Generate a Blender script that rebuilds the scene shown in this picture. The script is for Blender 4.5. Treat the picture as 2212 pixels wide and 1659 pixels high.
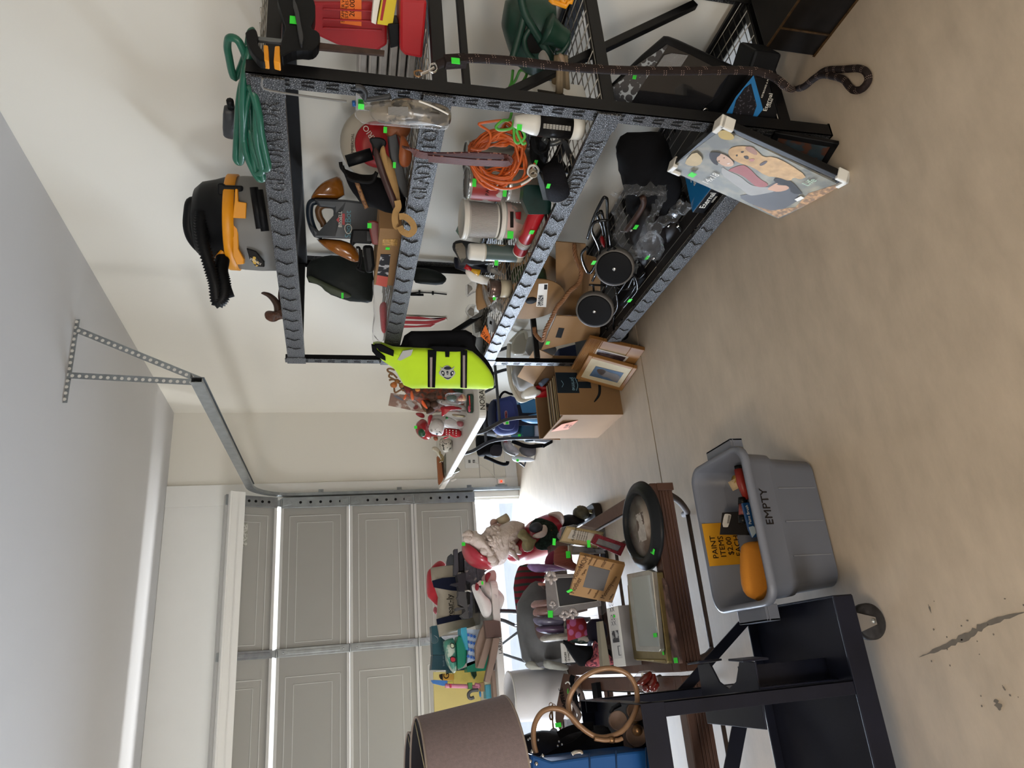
import bpy, bmesh, math, random
from mathutils import Vector, Matrix, Euler, noise
R = math.radians
PI = math.pi
random.seed(7)
scn = bpy.context.scene
for _o in list(bpy.data.objects): bpy.data.objects.remove(_o)

# ---------------------------------------------------------------- camera
FPX, CX, CY, CH = 1534.0, 1106.0, 829.5, 1.6
_D = Vector((6044, 43, FPX)).normalized()
_Y = Vector((-386, 645, FPX)).normalized(); _Y = (_Y - _D * _Y.dot(_D)).normalized()
_Z = -_D; _X = _Y.cross(_Z)
CAM = Vector((0, 0, CH))
def ray(x, y):
    c = Vector(((x - CX) / FPX, (y - CY) / FPX, 1.0))
    return Vector((_X.dot(c), _Y.dot(c), _Z.dot(c)))
def at(x, y, X=None, Y=None, Z=None):
    """a point of the photograph on a plane of the room"""
    r = ray(x, y)
    if X is not None: t = X / r.x
    elif Y is not None: t = Y / r.y
    else: t = (Z - CH) / r.z
    return CAM + r * t
cam = bpy.data.cameras.new('camera'); camo = bpy.data.objects.new('camera', cam)
scn.collection.objects.link(camo)
_r = Vector((_X.x, _Y.x, _Z.x)); _u = -Vector((_X.y, _Y.y, _Z.y)); _b = -Vector((_X.z, _Y.z, _Z.z))
camo.matrix_world = Matrix(((_r.x, _u.x, _b.x, 0), (_r.y, _u.y, _b.y, 0), (_r.z, _u.z, _b.z, CH), (0, 0, 0, 1)))
cam.sensor_fit = 'HORIZONTAL'; cam.sensor_width = 36.0; cam.lens = FPX / 2212 * 36.0
cam.clip_start = 0.02; cam.clip_end = 200
scn.camera = camo

# ---------------------------------------------------------------- light
scn.view_settings.view_transform = 'Standard'; scn.view_settings.look = 'None'
scn.view_settings.gamma = 1.0; scn.view_settings.exposure = 0.0
scn.view_settings.use_curve_mapping = False
w = bpy.data.worlds.new('world'); scn.world = w; w.use_nodes = True
bg = w.node_tree.nodes['Background']; bg.inputs[0].default_value = (0.72, 0.84, 1.0, 1); bg.inputs[1].default_value = 2.5
def area(name, loc, direction, sx, sy, power, col, spread=180):
    l = bpy.data.lights.new(name, 'AREA'); l.shape = 'RECTANGLE'; l.size = sx; l.size_y = sy
    l.energy = power; l.color = col; l.spread = R(spread)
    o = bpy.data.objects.new(name, l); scn.collection.objects.link(o)
    o.location = loc; o.rotation_euler = Vector(direction).to_track_quat('-Z', 'Y').to_euler()
    return o
YD, XW, ZC = 5.964, 2.166, 2.855      # garage door wall, right wall, ceiling
XL, YB = -4.6, -2.4                   # left wall, back wall
sun = bpy.data.lights.new('sun', 'SUN'); sun.energy = 5.0; sun.angle = R(0.6); sun.color = (1, 0.96, 0.9)
suno = bpy.data.objects.new('sun', sun); scn.collection.objects.link(suno)
suno.rotation_euler = Vector((0.45, 0.25, -1.0)).to_track_quat('-Z', 'Y').to_euler()
area('daylight_under_door', (-1.1, 6.04, 0.21), (0.16, -1, 0.06), 4.7, 0.36, 270, (0.71, 0.83, 1.0), 125)
area('daylight_over_slit', (-1.0, 6.08, 2.02), (0.0, -0.30, 1.0), 4.7, 0.05, 34, (0.95, 0.97, 1.0))
area('daylight_back_door', (-3.2, YB + 0.03, 0.60), (0.66, 0.75, -0.06), 2.3, 1.1, 52, (1.0, 0.96, 0.90), 125)
area('daylight_side_window', (XL + 0.03, 2.6, 1.45), (1, 0.42, -0.06), 1.5, 0.8, 18, (0.98, 0.98, 1.0), 75)
area('ceiling_lamp_light', (-1.3, -0.6, 2.78), (0.15, 0.1, -1), 1.2, 0.25, 52, (1.0, 0.78, 0.54))

# ---------------------------------------------------------------- materials
MATS = {}
def S(c):
    if isinstance(c, str):
        c = tuple(int(c[i:i+2], 16) / 255 for i in (0, 2, 4))
    return tuple((v / 12.92 if v <= 0.04045 else ((v + 0.055) / 1.055) ** 2.4) for v in c) + (1,)
def mat(name, col, rough=0.5, metal=0.0, var=0.06, vs=8.0, bump=0.0, bs=60.0, coat=0.0, trans=0.0, ior=1.45,
        sheen=0.0, emit=None, estr=0.0, col2=None, c2s=6.0, c2lo=0.45, c2hi=0.55, bdist=0.004, alpha=1.0, kind='noise', detail=4.0):
    if name in MATS: return MATS[name]
    m = bpy.data.materials.new(name); m.use_nodes = True; nt = m.node_tree; N = nt.nodes; L = nt.links
    b = N['Principled BSDF']; b.inputs['Roughness'].default_value = rough; b.inputs['Metallic'].default_value = metal
    b.inputs['Coat Weight'].default_value = coat; b.inputs['Transmission Weight'].default_value = trans
    b.inputs['IOR'].default_value = ior; b.inputs['Sheen Weight'].default_value = sheen
    b.inputs['Alpha'].default_value = alpha
    tc = N.new('ShaderNodeTexCoord')
    c = S(col)
    if metal < 0.1 and coat == 0 and max(c[:3]) < 0.03: b.inputs['Specular IOR Level'].default_value = 0.18
    n = N.new('ShaderNodeTexNoise'); n.inputs['Scale'].default_value = vs; n.inputs['Detail'].default_value = detail
    L.new(tc.outputs['Object'], n.inputs['Vector'])
    r = N.new('ShaderNodeValToRGB'); e = r.color_ramp.elements
    e[0].position = 0.3; e[1].position = 0.7
    e[0].color = tuple(v * (1 - var) for v in c[:3]) + (1,); e[1].color = tuple(min(1, v * (1 + var)) for v in c[:3]) + (1,)
    L.new(n.outputs['Fac'], r.inputs['Fac']); out = r.outputs['Color']
    if col2 is not None:
        if kind == 'voronoi':
            n2 = N.new('ShaderNodeTexVoronoi'); n2.inputs['Scale'].default_value = c2s; so = n2.outputs['Distance']
        elif kind == 'wave':
            n2 = N.new('ShaderNodeTexWave'); n2.inputs['Scale'].default_value = c2s; n2.inputs['Distortion'].default_value = 2.0; so = n2.outputs['Fac']
        elif kind == 'checker':
            n2 = N.new('ShaderNodeTexChecker'); n2.inputs['Scale'].default_value = c2s; so = n2.outputs['Fac']
        else:
            n2 = N.new('ShaderNodeTexNoise'); n2.inputs['Scale'].default_value = c2s; n2.inputs['Detail'].default_value = 5; so = n2.outputs['Fac']
        L.new(tc.outputs['Object'], n2.inputs['Vector'])
        r2 = N.new('ShaderNodeMapRange'); r2.inputs[1].default_value = c2lo; r2.inputs[2].default_value = c2hi
        L.new(so, r2.inputs[0])
        mx = N.new('ShaderNodeMix'); mx.data_type = 'RGBA'; mx.inputs[7].default_value = S(col2)
        L.new(r2.outputs[0], mx.inputs[0]); L.new(out, mx.inputs[6]); out = mx.outputs[2]
    L.new(out, b.inputs['Base Color'])
    if bump:
        nb = N.new('ShaderNodeTexNoise'); nb.inputs['Scale'].default_value = bs; nb.inputs['Detail'].default_value = 3
        L.new(tc.outputs['Object'], nb.inputs['Vector'])
        bp = N.new('ShaderNodeBump'); bp.inputs['Strength'].default_value = bump; bp.inputs['Distance'].default_value = bdist
        L.new(nb.outputs['Fac'], bp.inputs['Height']); L.new(bp.outputs[0], b.inputs['Normal'])
    if emit:
        b.inputs['Emission Color'].default_value = S(emit); b.inputs['Emission Strength'].default_value = estr
    MATS[name] = m
    return m
def film(name, col='FFFFFF', amount=0.25, rough=0.12, bump=0.8, bs=25.0, ior=1.5):
    """thin clear wrapping: mostly see-through with a crinkled gloss"""
    if name in MATS: return MATS[name]
    m = bpy.data.materials.new(name); m.use_nodes = True; nt = m.node_tree; N = nt.nodes; L = nt.links
    b = N['Principled BSDF']; b.inputs['Base Color'].default_value = S(col); b.inputs['Roughness'].default_value = rough
    b.inputs['Specular IOR Level'].default_value = 1.0
    tc = N.new('ShaderNodeTexCoord'); nb = N.new('ShaderNodeTexNoise'); nb.inputs['Scale'].default_value = bs; nb.inputs['Detail'].default_value = 3
    L.new(tc.outputs['Object'], nb.inputs['Vector'])
    bp = N.new('ShaderNodeBump'); bp.inputs['Strength'].default_value = bump; bp.inputs['Distance'].default_value = 0.01
    L.new(nb.outputs['Fac'], bp.inputs['Height']); L.new(bp.outputs[0], b.inputs['Normal'])
    t = N.new('ShaderNodeBsdfTransparent'); fr = N.new('ShaderNodeFresnel'); fr.inputs[0].default_value = ior
    L.new(bp.outputs[0], fr.inputs['Normal'])
    ge = N.new('ShaderNodeNewGeometry'); iv = N.new('ShaderNodeMath'); iv.operation = 'SUBTRACT'; iv.inputs[0].default_value = 1.0
    L.new(ge.outputs['Backfacing'], iv.inputs[1]); ml = N.new('ShaderNodeMath'); ml.operation = 'MULTIPLY'
    L.new(fr.outputs[0], ml.inputs[0]); L.new(iv.outputs[0], ml.inputs[1])
    a = N.new('ShaderNodeMath'); a.operation = 'ADD'; a.use_clamp = True; a.inputs[1].default_value = amount
    L.new(ml.outputs[0], a.inputs[0])
    mx = N.new('ShaderNodeMixShader'); L.new(a.outputs[0], mx.inputs[0]); L.new(t.outputs[0], mx.inputs[1]); L.new(b.outputs[0], mx.inputs[2])
    L.new(mx.outputs[0], N['Material Output'].inputs['Surface'])
    MATS[name] = m
    return m
def glassm(name, col='E8F2EE', amount=0.02, rough=0.02):
    return film(name, '0A0C0C', 0.0, rough, 0.0, 5)

M = dict(
 wall=mat('wall_paint', 'DBD7CC', 0.75, var=0.015, vs=1.5, bump=0.12, bs=55, bdist=0.003),
 ceil=mat('ceiling_paint', 'C2C1C0', 0.8, var=0.012, vs=1.5, bump=0.15, bs=45, bdist=0.003),  # same paint as the walls, colour darkened to stand for weaker light
 trimw=mat('white_trim_paint', 'DEDDD8', 0.5, var=0.01),
 doorp=mat('door_panel_paint', '93918B', 0.5, var=0.015, vs=3, bump=0.06, bs=160, bdist=0.001),
 doors=mat('door_edge_paint', 'B5B4B0', 0.45, var=0.01),
 galv=mat('galvanised_steel', '9BA0A2', 0.34, 0.85, var=0.12, vs=22, bump=0.05, bs=40),
 galvd=mat('galvanised_dark', '6C7072', 0.4, 0.8, var=0.15, vs=22),
 hole=mat('punched_hole_black', '121212', 0.8),
 hammer=mat('hammertone_steel', '333436', 0.38, 0.72, var=0.15, vs=60, bump=1.0, bs=300, bdist=0.0030, detail=2, col2='9A9996', c2s=330, c2lo=0.52, c2hi=0.66),  # pale flecks in the colour stand in for glints off the hammering
 blackm=mat('black_powder_coat', '101012', 0.42, 0.3, var=0.1, vs=40, bump=0.15, bs=300, bdist=0.0005),
 wire=mat('wire_zinc', '8E8B84', 0.35, 0.8, var=0.1),
 blackp=mat('black_plastic', '101113', 0.45, var=0.1, vs=20),
 darkp=mat('dark_grey_plastic', '2E3033', 0.45, var=0.06),
 greyp=mat('grey_plastic', '6E6E6C', 0.45, var=0.05, vs=10),
 yelp=mat('amber_plastic', 'D98F14', 0.4, var=0.04),
 rubber=mat('black_rubber', '0C0C0D', 0.65, var=0.15),
 green=mat('green_hose_vinyl', '1F5A47', 0.3, var=0.08, vs=6),
 sticker=mat('green_price_sticker', '39E63C', 0.6, var=0.02),
 orangep=mat('orange_card', 'E8752A', 0.7, var=0.03),
 ink=mat('black_marker_ink', '1A1512', 0.7),
 white=mat('white_plastic', 'DAD8D0', 0.4, var=0.03),
 paper=mat('white_paper', 'E4E1DA', 0.8, var=0.02),
 card=mat('brown_cardboard', '8C6C48', 0.85, var=0.06, vs=5, bump=0.08, bs=90),
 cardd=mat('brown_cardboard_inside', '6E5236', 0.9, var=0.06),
 red=mat('red_plastic', 'A3121C', 0.35, var=0.06, vs=5),
 redcloth=mat('red_cloth', 'A5202B', 0.9, sheen=0.3, var=0.1, vs=14, bump=0.3, bs=50),
 leather=mat('brown_leather', '7A4526', 0.45, var=0.18, vs=12, bump=0.3, bs=120),
 suede=mat('tan_suede', 'A58455', 0.9, var=0.12, vs=10, bump=0.3, bs=90),
 dleather=mat('dark_leather', '3A2220', 0.5, var=0.15, vs=12),
 film=film('clear_plastic_wrap', amount=0.07, bump=0.9), filmt=film('thin_clear_bag', amount=0.03, bump=0.5), glass=glassm('clear_glass'),
 frost=film('dull_poly_bag', 'C8CACC', 0.16, 0.16, 1.0, 22),
 blueblk=mat('navy_painted_steel', '171A28', 0.38, 0.4, var=0.2, vs=7, bump=0.15, bs=120, bdist=0.0006),
 tote=mat('slate_blue_tote_plastic', '6B6F79', 0.42, var=0.02, vs=4, bump=0.08, bs=200, bdist=0.0004),
 wood=mat('oak_wood', '9A6E3C', 0.5, var=0.15, vs=3, col2='7E5529', c2s=1.5, kind='wave', c2lo=0.2, c2hi=1.0),
 wtab=mat('dark_oak_table_wood', '5B3D2E', 0.45, var=0.2, vs=4, col2='3A241B', c2s=2.2, kind='noise', c2lo=0.3, c2hi=0.75, bump=0.3, bs=30),
 chrome=mat('chrome', 'C8C8C8', 0.15, 1.0, var=0.02),
 gold=mat('gold_trim', '84744C', 0.35, 0.6, var=0.15, vs=30),
 silver=mat('silver_frame', 'A8A59C', 0.3, 0.7, var=0.1, vs=30),
 hivis=mat('hi_vis_yellow_cloth', 'B7DC12', 0.75, var=0.05, vs=10, sheen=0.2, bump=0.15, bs=20),
 blkcloth=mat('black_cloth', '0B0B0E', 0.9, sheen=0.0, var=0.15, vs=14, bump=0.3, bs=40),
 greycloth=mat('grey_cloth', '77746F', 0.95, sheen=0.2, var=0.1, vs=8, bump=0.4, bs=18),
 whitecloth=mat('white_cloth', 'DCD9D2', 0.95, sheen=0.2, var=0.04, vs=8, bump=0.3, bs=20),
 bluep=mat('blue_painted_metal', '1B4F8C', 0.35, 0.3, var=0.05),
 brass=mat('tarnished_brass', '8A6A4A', 0.35, 0.8, var=0.25, vs=14),
 greenp=mat('dark_green_cloth', '15352A', 0.7, var=0.15, vs=7, bump=0.3, bs=20),
)

# ---------------------------------------------------------------- mesh helpers
COL = scn.collection
class G:
    """collects faces in local coordinates, then links them as ONE mesh object"""
    def __init__(s): s.v = []; s.f = []; s.mi = []; s.cm = 0; s.T = Matrix.Identity(4); s.sm = []
    def m(s, i): s.cm = i; return s
    def tf(s, T=None): s.T = T if T is not None else Matrix.Identity(4); return s
    def add(s, vs, fs, smooth=False):
        o = len(s.v); s.v += [tuple(s.T @ Vector(p)) for p in vs]
        for f in fs: s.f.append(tuple(o + i for i in f)); s.mi.append(s.cm); s.sm.append(smooth)
        return s
    def box(s, x0, x1, y0, y1, z0, z1):
        v = [(x0,y0,z0),(x1,y0,z0),(x1,y1,z0),(x0,y1,z0),(x0,y0,z1),(x1,y0,z1),(x1,y1,z1),(x0,y1,z1)]
        return s.add(v, [(0,3,2,1),(4,5,6,7),(0,1,5,4),(1,2,6,5),(2,3,7,6),(3,0,4,7)])
    def cb(s, cx, cy, cz, sx, sy, sz): return s.box(cx-sx/2, cx+sx/2, cy-sy/2, cy+sy/2, cz-sz/2, cz+sz/2)
    def rbox(s, x0, x1, y0, y1, z0, z1, r, n=4):
        """box with rounded vertical edges"""
        return s.prism(rrect(x0, x1, y0, y1, r, n), z0, z1)
    def prism(s, poly, z0, z1, smooth=False):
        n = len(poly); v = [(p[0], p[1], z0) for p in poly] + [(p[0], p[1], z1) for p in poly]
        return s.add(v, [tuple(reversed(range(n))), tuple(range(n, 2*n))] + [(i, (i+1) % n, n + (i+1) % n, n + i) for i in range(n)], smooth)
    def loft(s, rings, close=True, capa=True, capb=True, smooth=True):
        n = len(rings[0]); v = [p for r in rings for p in r]; f = []
        for k in range(len(rings) - 1):
            for i in range(n if close else n - 1):
                j = (i + 1) % n; f.append((k*n+i, k*n+j, (k+1)*n+j, (k+1)*n+i))
        if close and capa: f.append(tuple(reversed(range(n))))
        if close and capb: f.append(tuple(range((len(rings)-1)*n, len(rings)*n)))
        return s.add(v, f, smooth)
    def lathe(s, prof, n=24, c=(0,0,0), smooth=True, cap=True):
        rings = [[(c[0] + r*math.cos(2*PI*i/n), c[1] + r*math.sin(2*PI*i/n), c[2] + z) for i in range(n)] for r, z in prof]
        return s.loft(rings, True, cap, cap, smooth)
    def cyl(s, p0, p1, r0, r1=None, n=14, smooth=True):
        return s.tube([p0, p1], [r0, r0 if r1 is None else r1], n, smooth=smooth)
    def tube(s, pts, r, n=8, closed=False, smooth=True):
        P = [Vector(p) for p in pts]; k = len(P); rr = r if isinstance(r, (list, tuple)) else [r]*k
        rings = []; up = None
        for i in range(k):
            if closed: t = P[(i+1) % k] - P[i-1]
            else: t = P[min(i+1, k-1)] - P[max(i-1, 0)]
            if t.length < 1e-9: t = Vector((0,0,1))
            t.normalize()
            if up is None:
                a = Vector((0,0,1)) if abs(t.z) < 0.9 else Vector((1,0,0))
                up = (a - t*a.dot(t)).normalized()
            else:
                up = up - t*up.dot(t)
                up = up.normalized() if up.length > 1e-6 else t.orthogonal().normalized()
            b = t.cross(up)
            rings.append([tuple(P[i] + (up*math.cos(2*PI*j/n) + b*math.sin(2*PI*j/n))*rr[i]) for j in range(n)])
        if closed:
            v = [p for q in rings for p in q]; f = []
            for a in range(k):
                for j in range(n):
                    f.append((a*n+j, a*n+(j+1) % n, ((a+1) % k)*n+(j+1) % n, ((a+1) % k)*n+j))
            return s.add(v, f, smooth)
        return s.loft(rings, True, True, True, smooth)
    def strip(s, pts, width, normal=(0,0,1), th=0.002):
        """flat strap along a path; width along cross(tangent, normal)"""
        P = [Vector(p) for p in pts]; rings = []; k = len(P)
        for i in range(k):
            t = (P[min(i+1,k-1)] - P[max(i-1,0)]).normalized(); nn = normal[i] if isinstance(normal, list) else normal
            nn = Vector(nn); nn = (nn - t*nn.dot(t)); nn = nn.normalized() if nn.length > 1e-5 else t.orthogonal().normalized()
            b = t.cross(nn).normalized(); w2 = (width[i] if isinstance(width, list) else width)/2
            rings.append([tuple(P[i]+b*w2+nn*th/2), tuple(P[i]-b*w2+nn*th/2), tuple(P[i]-b*w2-nn*th/2), tuple(P[i]+b*w2-nn*th/2)])
        return s.loft(rings, True, True, True, False)
    def blob(s, c, r, amp=0.0, freq=3.0, seed=0, nu=20, nv=12, sq=1.0):
        rings = []
        for j in range(nv+1):
            ph = -PI/2 + PI*j/nv; ring = []
            for i in range(nu):
                th = 2*PI*i/nu
                d = Vector((math.cos(ph)*math.cos(th), math.cos(ph)*math.sin(th), math.sin(ph)))
                if sq != 1.0: d = Vector([math.copysign(abs(q)**sq, q) for q in d])
                k = 1 + amp*noise.noise(d*freq + Vector((seed*3.7, seed, -seed)))*2
                ring.append((c[0]+d.x*r[0]*k, c[1]+d.y*r[1]*k, c[2]+d.z*r[2]*k))
            rings.append(ring)
        return s.loft(rings)
    def grid(s, fn, nu, nv, smooth=True):
        v = [tuple(fn(i/nu, j/nv)) for j in range(nv+1) for i in range(nu+1)]
        return s.add(v, [(j*(nu+1)+i, j*(nu+1)+i+1, (j+1)*(nu+1)+i+1, (j+1)*(nu+1)+i) for j in range(nv) for i in range(nu)], smooth)
    def build(s, name, mats, parent=None, bevel=0, sub=0, solid=0, loc=None, rot=None):
        me = bpy.data.meshes.new(name); me.from_pydata(s.v, [], s.f)
        for q in (mats if isinstance(mats, (list, tuple)) else [mats]): me.materials.append(M[q] if isinstance(q, str) else q)
        me.polygons.foreach_set('material_index', s.mi); me.polygons.foreach_set('use_smooth', s.sm)
        me.update()
        o = bpy.data.objects.new(name, me); COL.objects.link(o)
        if parent: o.parent = parent
        if loc: o.location = loc
        if rot: o.rotation_euler = rot
        if solid:
            d = o.modifiers.new('solid', 'SOLIDIFY'); d.thickness = solid; d.offset = 0
        if bevel:
            d = o.modifiers.new('bevel', 'BEVEL'); d.width = bevel; d.segments = 2; d.limit_method = 'ANGLE'; d.angle_limit = R(40)
        if sub:
            d = o.modifiers.new('sub', 'SUBSURF'); d.levels = sub; d.render_levels = sub
        return o
def rrect(x0, x1, y0, y1, r, n=4):
    p = []
    for cx, cy, a in ((x1-r, y1-r, 0), (x0+r, y1-r, 90), (x0+r, y0+r, 180), (x1-r, y0+r, 270)):
        for i in range(n+1):
            t = R(a + 90*i/n); p.append((cx + r*math.cos(t), cy + r*math.sin(t)))
    return p
def circ(r, n=24, cx=0, cy=0): return [(cx + r*math.cos(2*PI*i/n), cy + r*math.sin(2*PI*i/n)) for i in range(n)]
def smoothpath(pts, k=6):
    P = [Vector(p) for p in pts]; out = []
    for i in range(len(P)-1):
        a = P[max(i-1,0)]; b = P[i]; c = P[i+1]; d = P[min(i+2, len(P)-1)]
        for j in range(k):
            t = j/k; out.append(0.5*((2*b) + (c-a)*t + (2*a-5*b+4*c-d)*t*t + (3*b-a-3*c+d)*t**3))
    out.append(P[-1]); return out
def T(name, label, cat, loc=(0,0,0), rz=0, group=None, rot=None):
    o = bpy.data.objects.new(name, None); COL.objects.link(o); o.empty_display_size = 0.05
    o.location = loc; o.rotation_euler = rot if rot else (0, 0, R(rz)); o['label'] = label; o['category'] = cat
    if group: o['group'] = group
    return o
def tag(o, label, cat, group=None):
    o['label'] = label; o['category'] = cat
    if group: o['group'] = group
    return o
def struct(o): o['kind'] = 'structure'; return o
def plab(o, l): o['label'] = l; return o
def copytree(o, parent=None):
    c = o.copy(); COL.objects.link(c); c.parent = parent
    for ch in [q for q in o.children]: copytree(ch, c)
    return c
def text(name, body, size, parent, loc, rot, m='ink', ext=0.0004, align='CENTER', sx=1.0, spacing=1.0):
    cu = bpy.data.curves.new(name, 'FONT'); cu.body = body; cu.size = size; cu.extrude = ext; cu.align_x = align; cu.align_y = 'CENTER'
    cu.space_line = 0.9; cu.space_character = spacing; cu.resolution_u = 3
    tmp = bpy.data.objects.new('tmp', cu); COL.objects.link(tmp)
    bpy.context.view_layer.update()
    dg = bpy.context.evaluated_depsgraph_get(); me = bpy.data.meshes.new_from_object(tmp.evaluated_get(dg))
    bpy.data.objects.remove(tmp); me.materials.clear(); me.materials.append(M[m] if isinstance(m, str) else m)
    if sx != 1.0:
        for q in me.vertices: q.co.x *= sx
    o = bpy.data.objects.new(name, me); COL.objects.link(o); o.parent = parent; o.location = loc; o.rotation_euler = rot
    return o
def basis(loc, xdir, zdir):
    """matrix whose local x runs along xdir and z along zdir"""
    z = Vector(zdir).normalized(); x = Vector(xdir); x = (x - z*x.dot(z)).normalized(); y = z.cross(x)
    return Matrix(((x.x, y.x, z.x, loc[0]), (x.y, y.y, z.y, loc[1]), (x.z, y.z, z.z, loc[2]), (0,0,0,1)))
def eul(xdir, zdir): return basis((0,0,0), xdir, zdir).to_euler()
FX = R(90), 0, R(-90)       # text facing -X (towards the open floor), reading left to right along -Y
def stick(parent, loc, zdir=(-1,0,0), xdir=(0,-1,0), w=0.022, h=0.014):
    """a bright green price sticker lying on a face"""
    g = G(); g.tf(basis(loc, xdir, zdir)); g.box(-w/2, w/2, -h/2, h/2, 0, 0.0008)
    return g.build('price_sticker', 'sticker', parent)

# ================================================================ the room
g = G(); g.box(XL, XW, YB, 3.186, -0.12, 0); g.box(XL, XW, 3.196, YD + 0.12, -0.12, 0); g.box(XL, XW, 3.186, 3.196, -0.12, -0.008)
fm = mat('concrete_floor', 'BBAC98', 0.55, var=0.10, vs=0.9, bump=0.1, bs=35, bdist=0.002, detail=8)
_nt = fm.node_tree; _N = _nt.nodes; _L = _nt.links
_tc = _N.new('ShaderNodeTexCoord'); _b = _N['Principled BSDF']
_src = _b.inputs['Base Color'].links[0].from_socket
_n2 = _N.new('ShaderNodeTexNoise'); _n2.inputs['Scale'].default_value = 5.0; _n2.inputs['Detail'].default_value = 9; _n2.inputs['Roughness'].default_value = 0.65
_mp = _N.new('ShaderNodeMapping'); _mp.inputs['Scale'].default_value = (1.0, 2.2, 1.0)
_L.new(_tc.outputs['Object'], _mp.inputs[0]); _L.new(_mp.outputs[0], _n2.inputs['Vector'])
_r2 = _N.new('ShaderNodeMapRange'); _r2.inputs[1].default_value = 0.3; _r2.inputs[2].default_value = 0.7; _r2.inputs[3].default_value = 0.86; _r2.inputs[4].default_value = 1.08
_L.new(_n2.outputs['Fac'], _r2.inputs[0])
_mm = _N.new('ShaderNodeMix'); _mm.data_type = 'RGBA'; _mm.blend_type = 'MULTIPLY'; _mm.inputs[0].default_value = 1.0
_L.new(_src, _mm.inputs[6]); _L.new(_r2.outputs[0], _mm.inputs[7]); _L.new(_mm.outputs[2], _b.inputs['Base Color'])
_rr = _N.new('ShaderNodeMapRange'); _rr.inputs[3].default_value = 0.42; _rr.inputs[4].default_value = 0.7
_L.new(_n2.outputs['Fac'], _rr.inputs[0]); _L.new(_rr.outputs[0], _b.inputs['Roughness'])
struct(g.build('floor', fm))
# spalled patches where the top skin of the slab has come away
def chips(name, label, pts, wid, seed):
    rr = random.Random(seed); g = G(); P = smoothpath(pts, 8); k = len(P); L1 = []; L2 = []
    for i, p in enumerate(P):
        t = (P[min(i+1,k-1)] - P[max(i-1,0)]).normalized(); n = Vector((-t.y, t.x, 0)); w_ = wid*math.sin(PI*(i+0.4)/(k))*rr.uniform(0.25, 1.2)
        L1.append(p + n*w_); L2.append(p - n*w_*rr.uniform(0.4,1))
    poly = [(p.x, p.y) for p in L1] + [(p.x, p.y) for p in reversed(L2)]
    g.prism(poly, 0.0002, 0.0006)
    for _ in range(14 if len(pts) > 2 else 2):
        p = rr.choice(P); a = rr.uniform(0, 6.28); d = rr.uniform(0.02, 0.05); s_ = rr.uniform(0.0015, 0.004)
        g.prism([(p.x + d*math.cos(a) + s_*math.cos(q)*rr.uniform(.6,1.3), p.y + d*math.sin(a) + s_*math.sin(q)*rr.uniform(.6,1.3)) for q in (0,1.2,2.4,3.6,5)], 0.0002, 0.0006)
    o = struct(g.build(name, mat('bare_concrete', '6C655B', 0.8, var=0.1, vs=30))); return o
chips('trim_1', '', [at(1985,1420,Z=0), at(2040,1398,Z=0), at(2095,1372,Z=0), at(2140,1345,Z=0), at(2215,1322,Z=0)], 0.011, 3)
chips('trim_2', '', [at(2150,1510,Z=0), at(2160,1535,Z=0)], 0.012, 5)
chips('trim_3', '', [at(2165,1480,Z=0), at(2172,1492,Z=0)], 0.004, 6)
chips('trim_4', '', [at(2005,1305,Z=0), at(2012,1325,Z=0)], 0.004, 8)
# walls and ceiling
g = G(); g.box(XW, XW + 0.12, YB, YD + 0.12, 0, ZC); struct(g.build('wall_right', 'wall'))
DX0, DX1, DZ = -3.45, 1.375, 2.33
g = G(); g.box(DX1, XW, YD, YD + 0.12, 0, ZC); g.box(XL, DX0, YD, YD + 0.12, 0, ZC); g.box(DX0, DX1, YD, YD + 0.12, DZ, ZC)
struct(g.build('wall_front', 'wall'))
g = G(); g.box(XL - 0.12, XL, YB, 1.8, 0, ZC); g.box(XL - 0.12, XL, 3.4, YD + 0.12, 0, ZC); g.box(XL - 0.12, XL, 1.8, 3.4, 1.9, ZC); g.box(XL - 0.12, XL, 1.8, 3.4, 0, 1.0)
struct(g.build('wall_left', 'wall'))
g = G(); g.box(XL, -4.4, YB - 0.12, YB, 0, ZC); g.box(-2.0, XW, YB - 0.12, YB, 0, ZC); g.box(-4.4, -2.0, YB - 0.12, YB, 2.1, ZC); struct(g.build('wall_back', 'wall'))
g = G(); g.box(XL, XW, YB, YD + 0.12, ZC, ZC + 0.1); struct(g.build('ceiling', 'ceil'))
# low concrete curb along the walls, boards around the door
g = G(); g.box(XW - 0.012, XW, YB, YD, 0, 0.10); struct(g.build('baseboard_right', 'trimw'))
g = G(); g.box(1.50, XW - 0.012, YD - 0.014, YD, 0, 0.10); struct(g.build('baseboard_front', 'trimw'))
g = G(); g.box(DX1, 1.545, YD - 0.022, YD, 0, ZC - 0.001); struct(g.build('trim_5', 'trimw', bevel=0.002))
g = G(); g.box(XL, DX1, YD - 0.018, YD, 2.40, ZC - 0.001); struct(g.build('trim_6', 'trimw', bevel=0.002))
g = G(); g.box(DX1 - 0.02, DX1, YD, YD + 0.16, 0, DZ); struct(g.build('trim_7', 'trimw'))
# faint wall joints low on the front wall
g = G()
for z in (0.20, 0.33): g.box(1.55, XW - 0.02, YD - 0.003, YD, z, z + 0.006)
struct(g.build('trim_8', mat('joint_shadow_paint', 'B3AFA6', 0.8)))

# outside: bright driveway and pale house across the road
g = G(); g.box(-14, 12, YD + 0.12, 30, -0.14, -0.02); struct(g.build('driveway', mat('driveway_concrete', 'B4B4B6', 0.8, var=0.05)))
g = G(); g.box(-16, 16, 24, 24.3, -0.02, 7); struct(g.build('wall_neighbour', mat('pale_stucco', 'D8CFC0', 0.9, var=0.04)))

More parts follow.
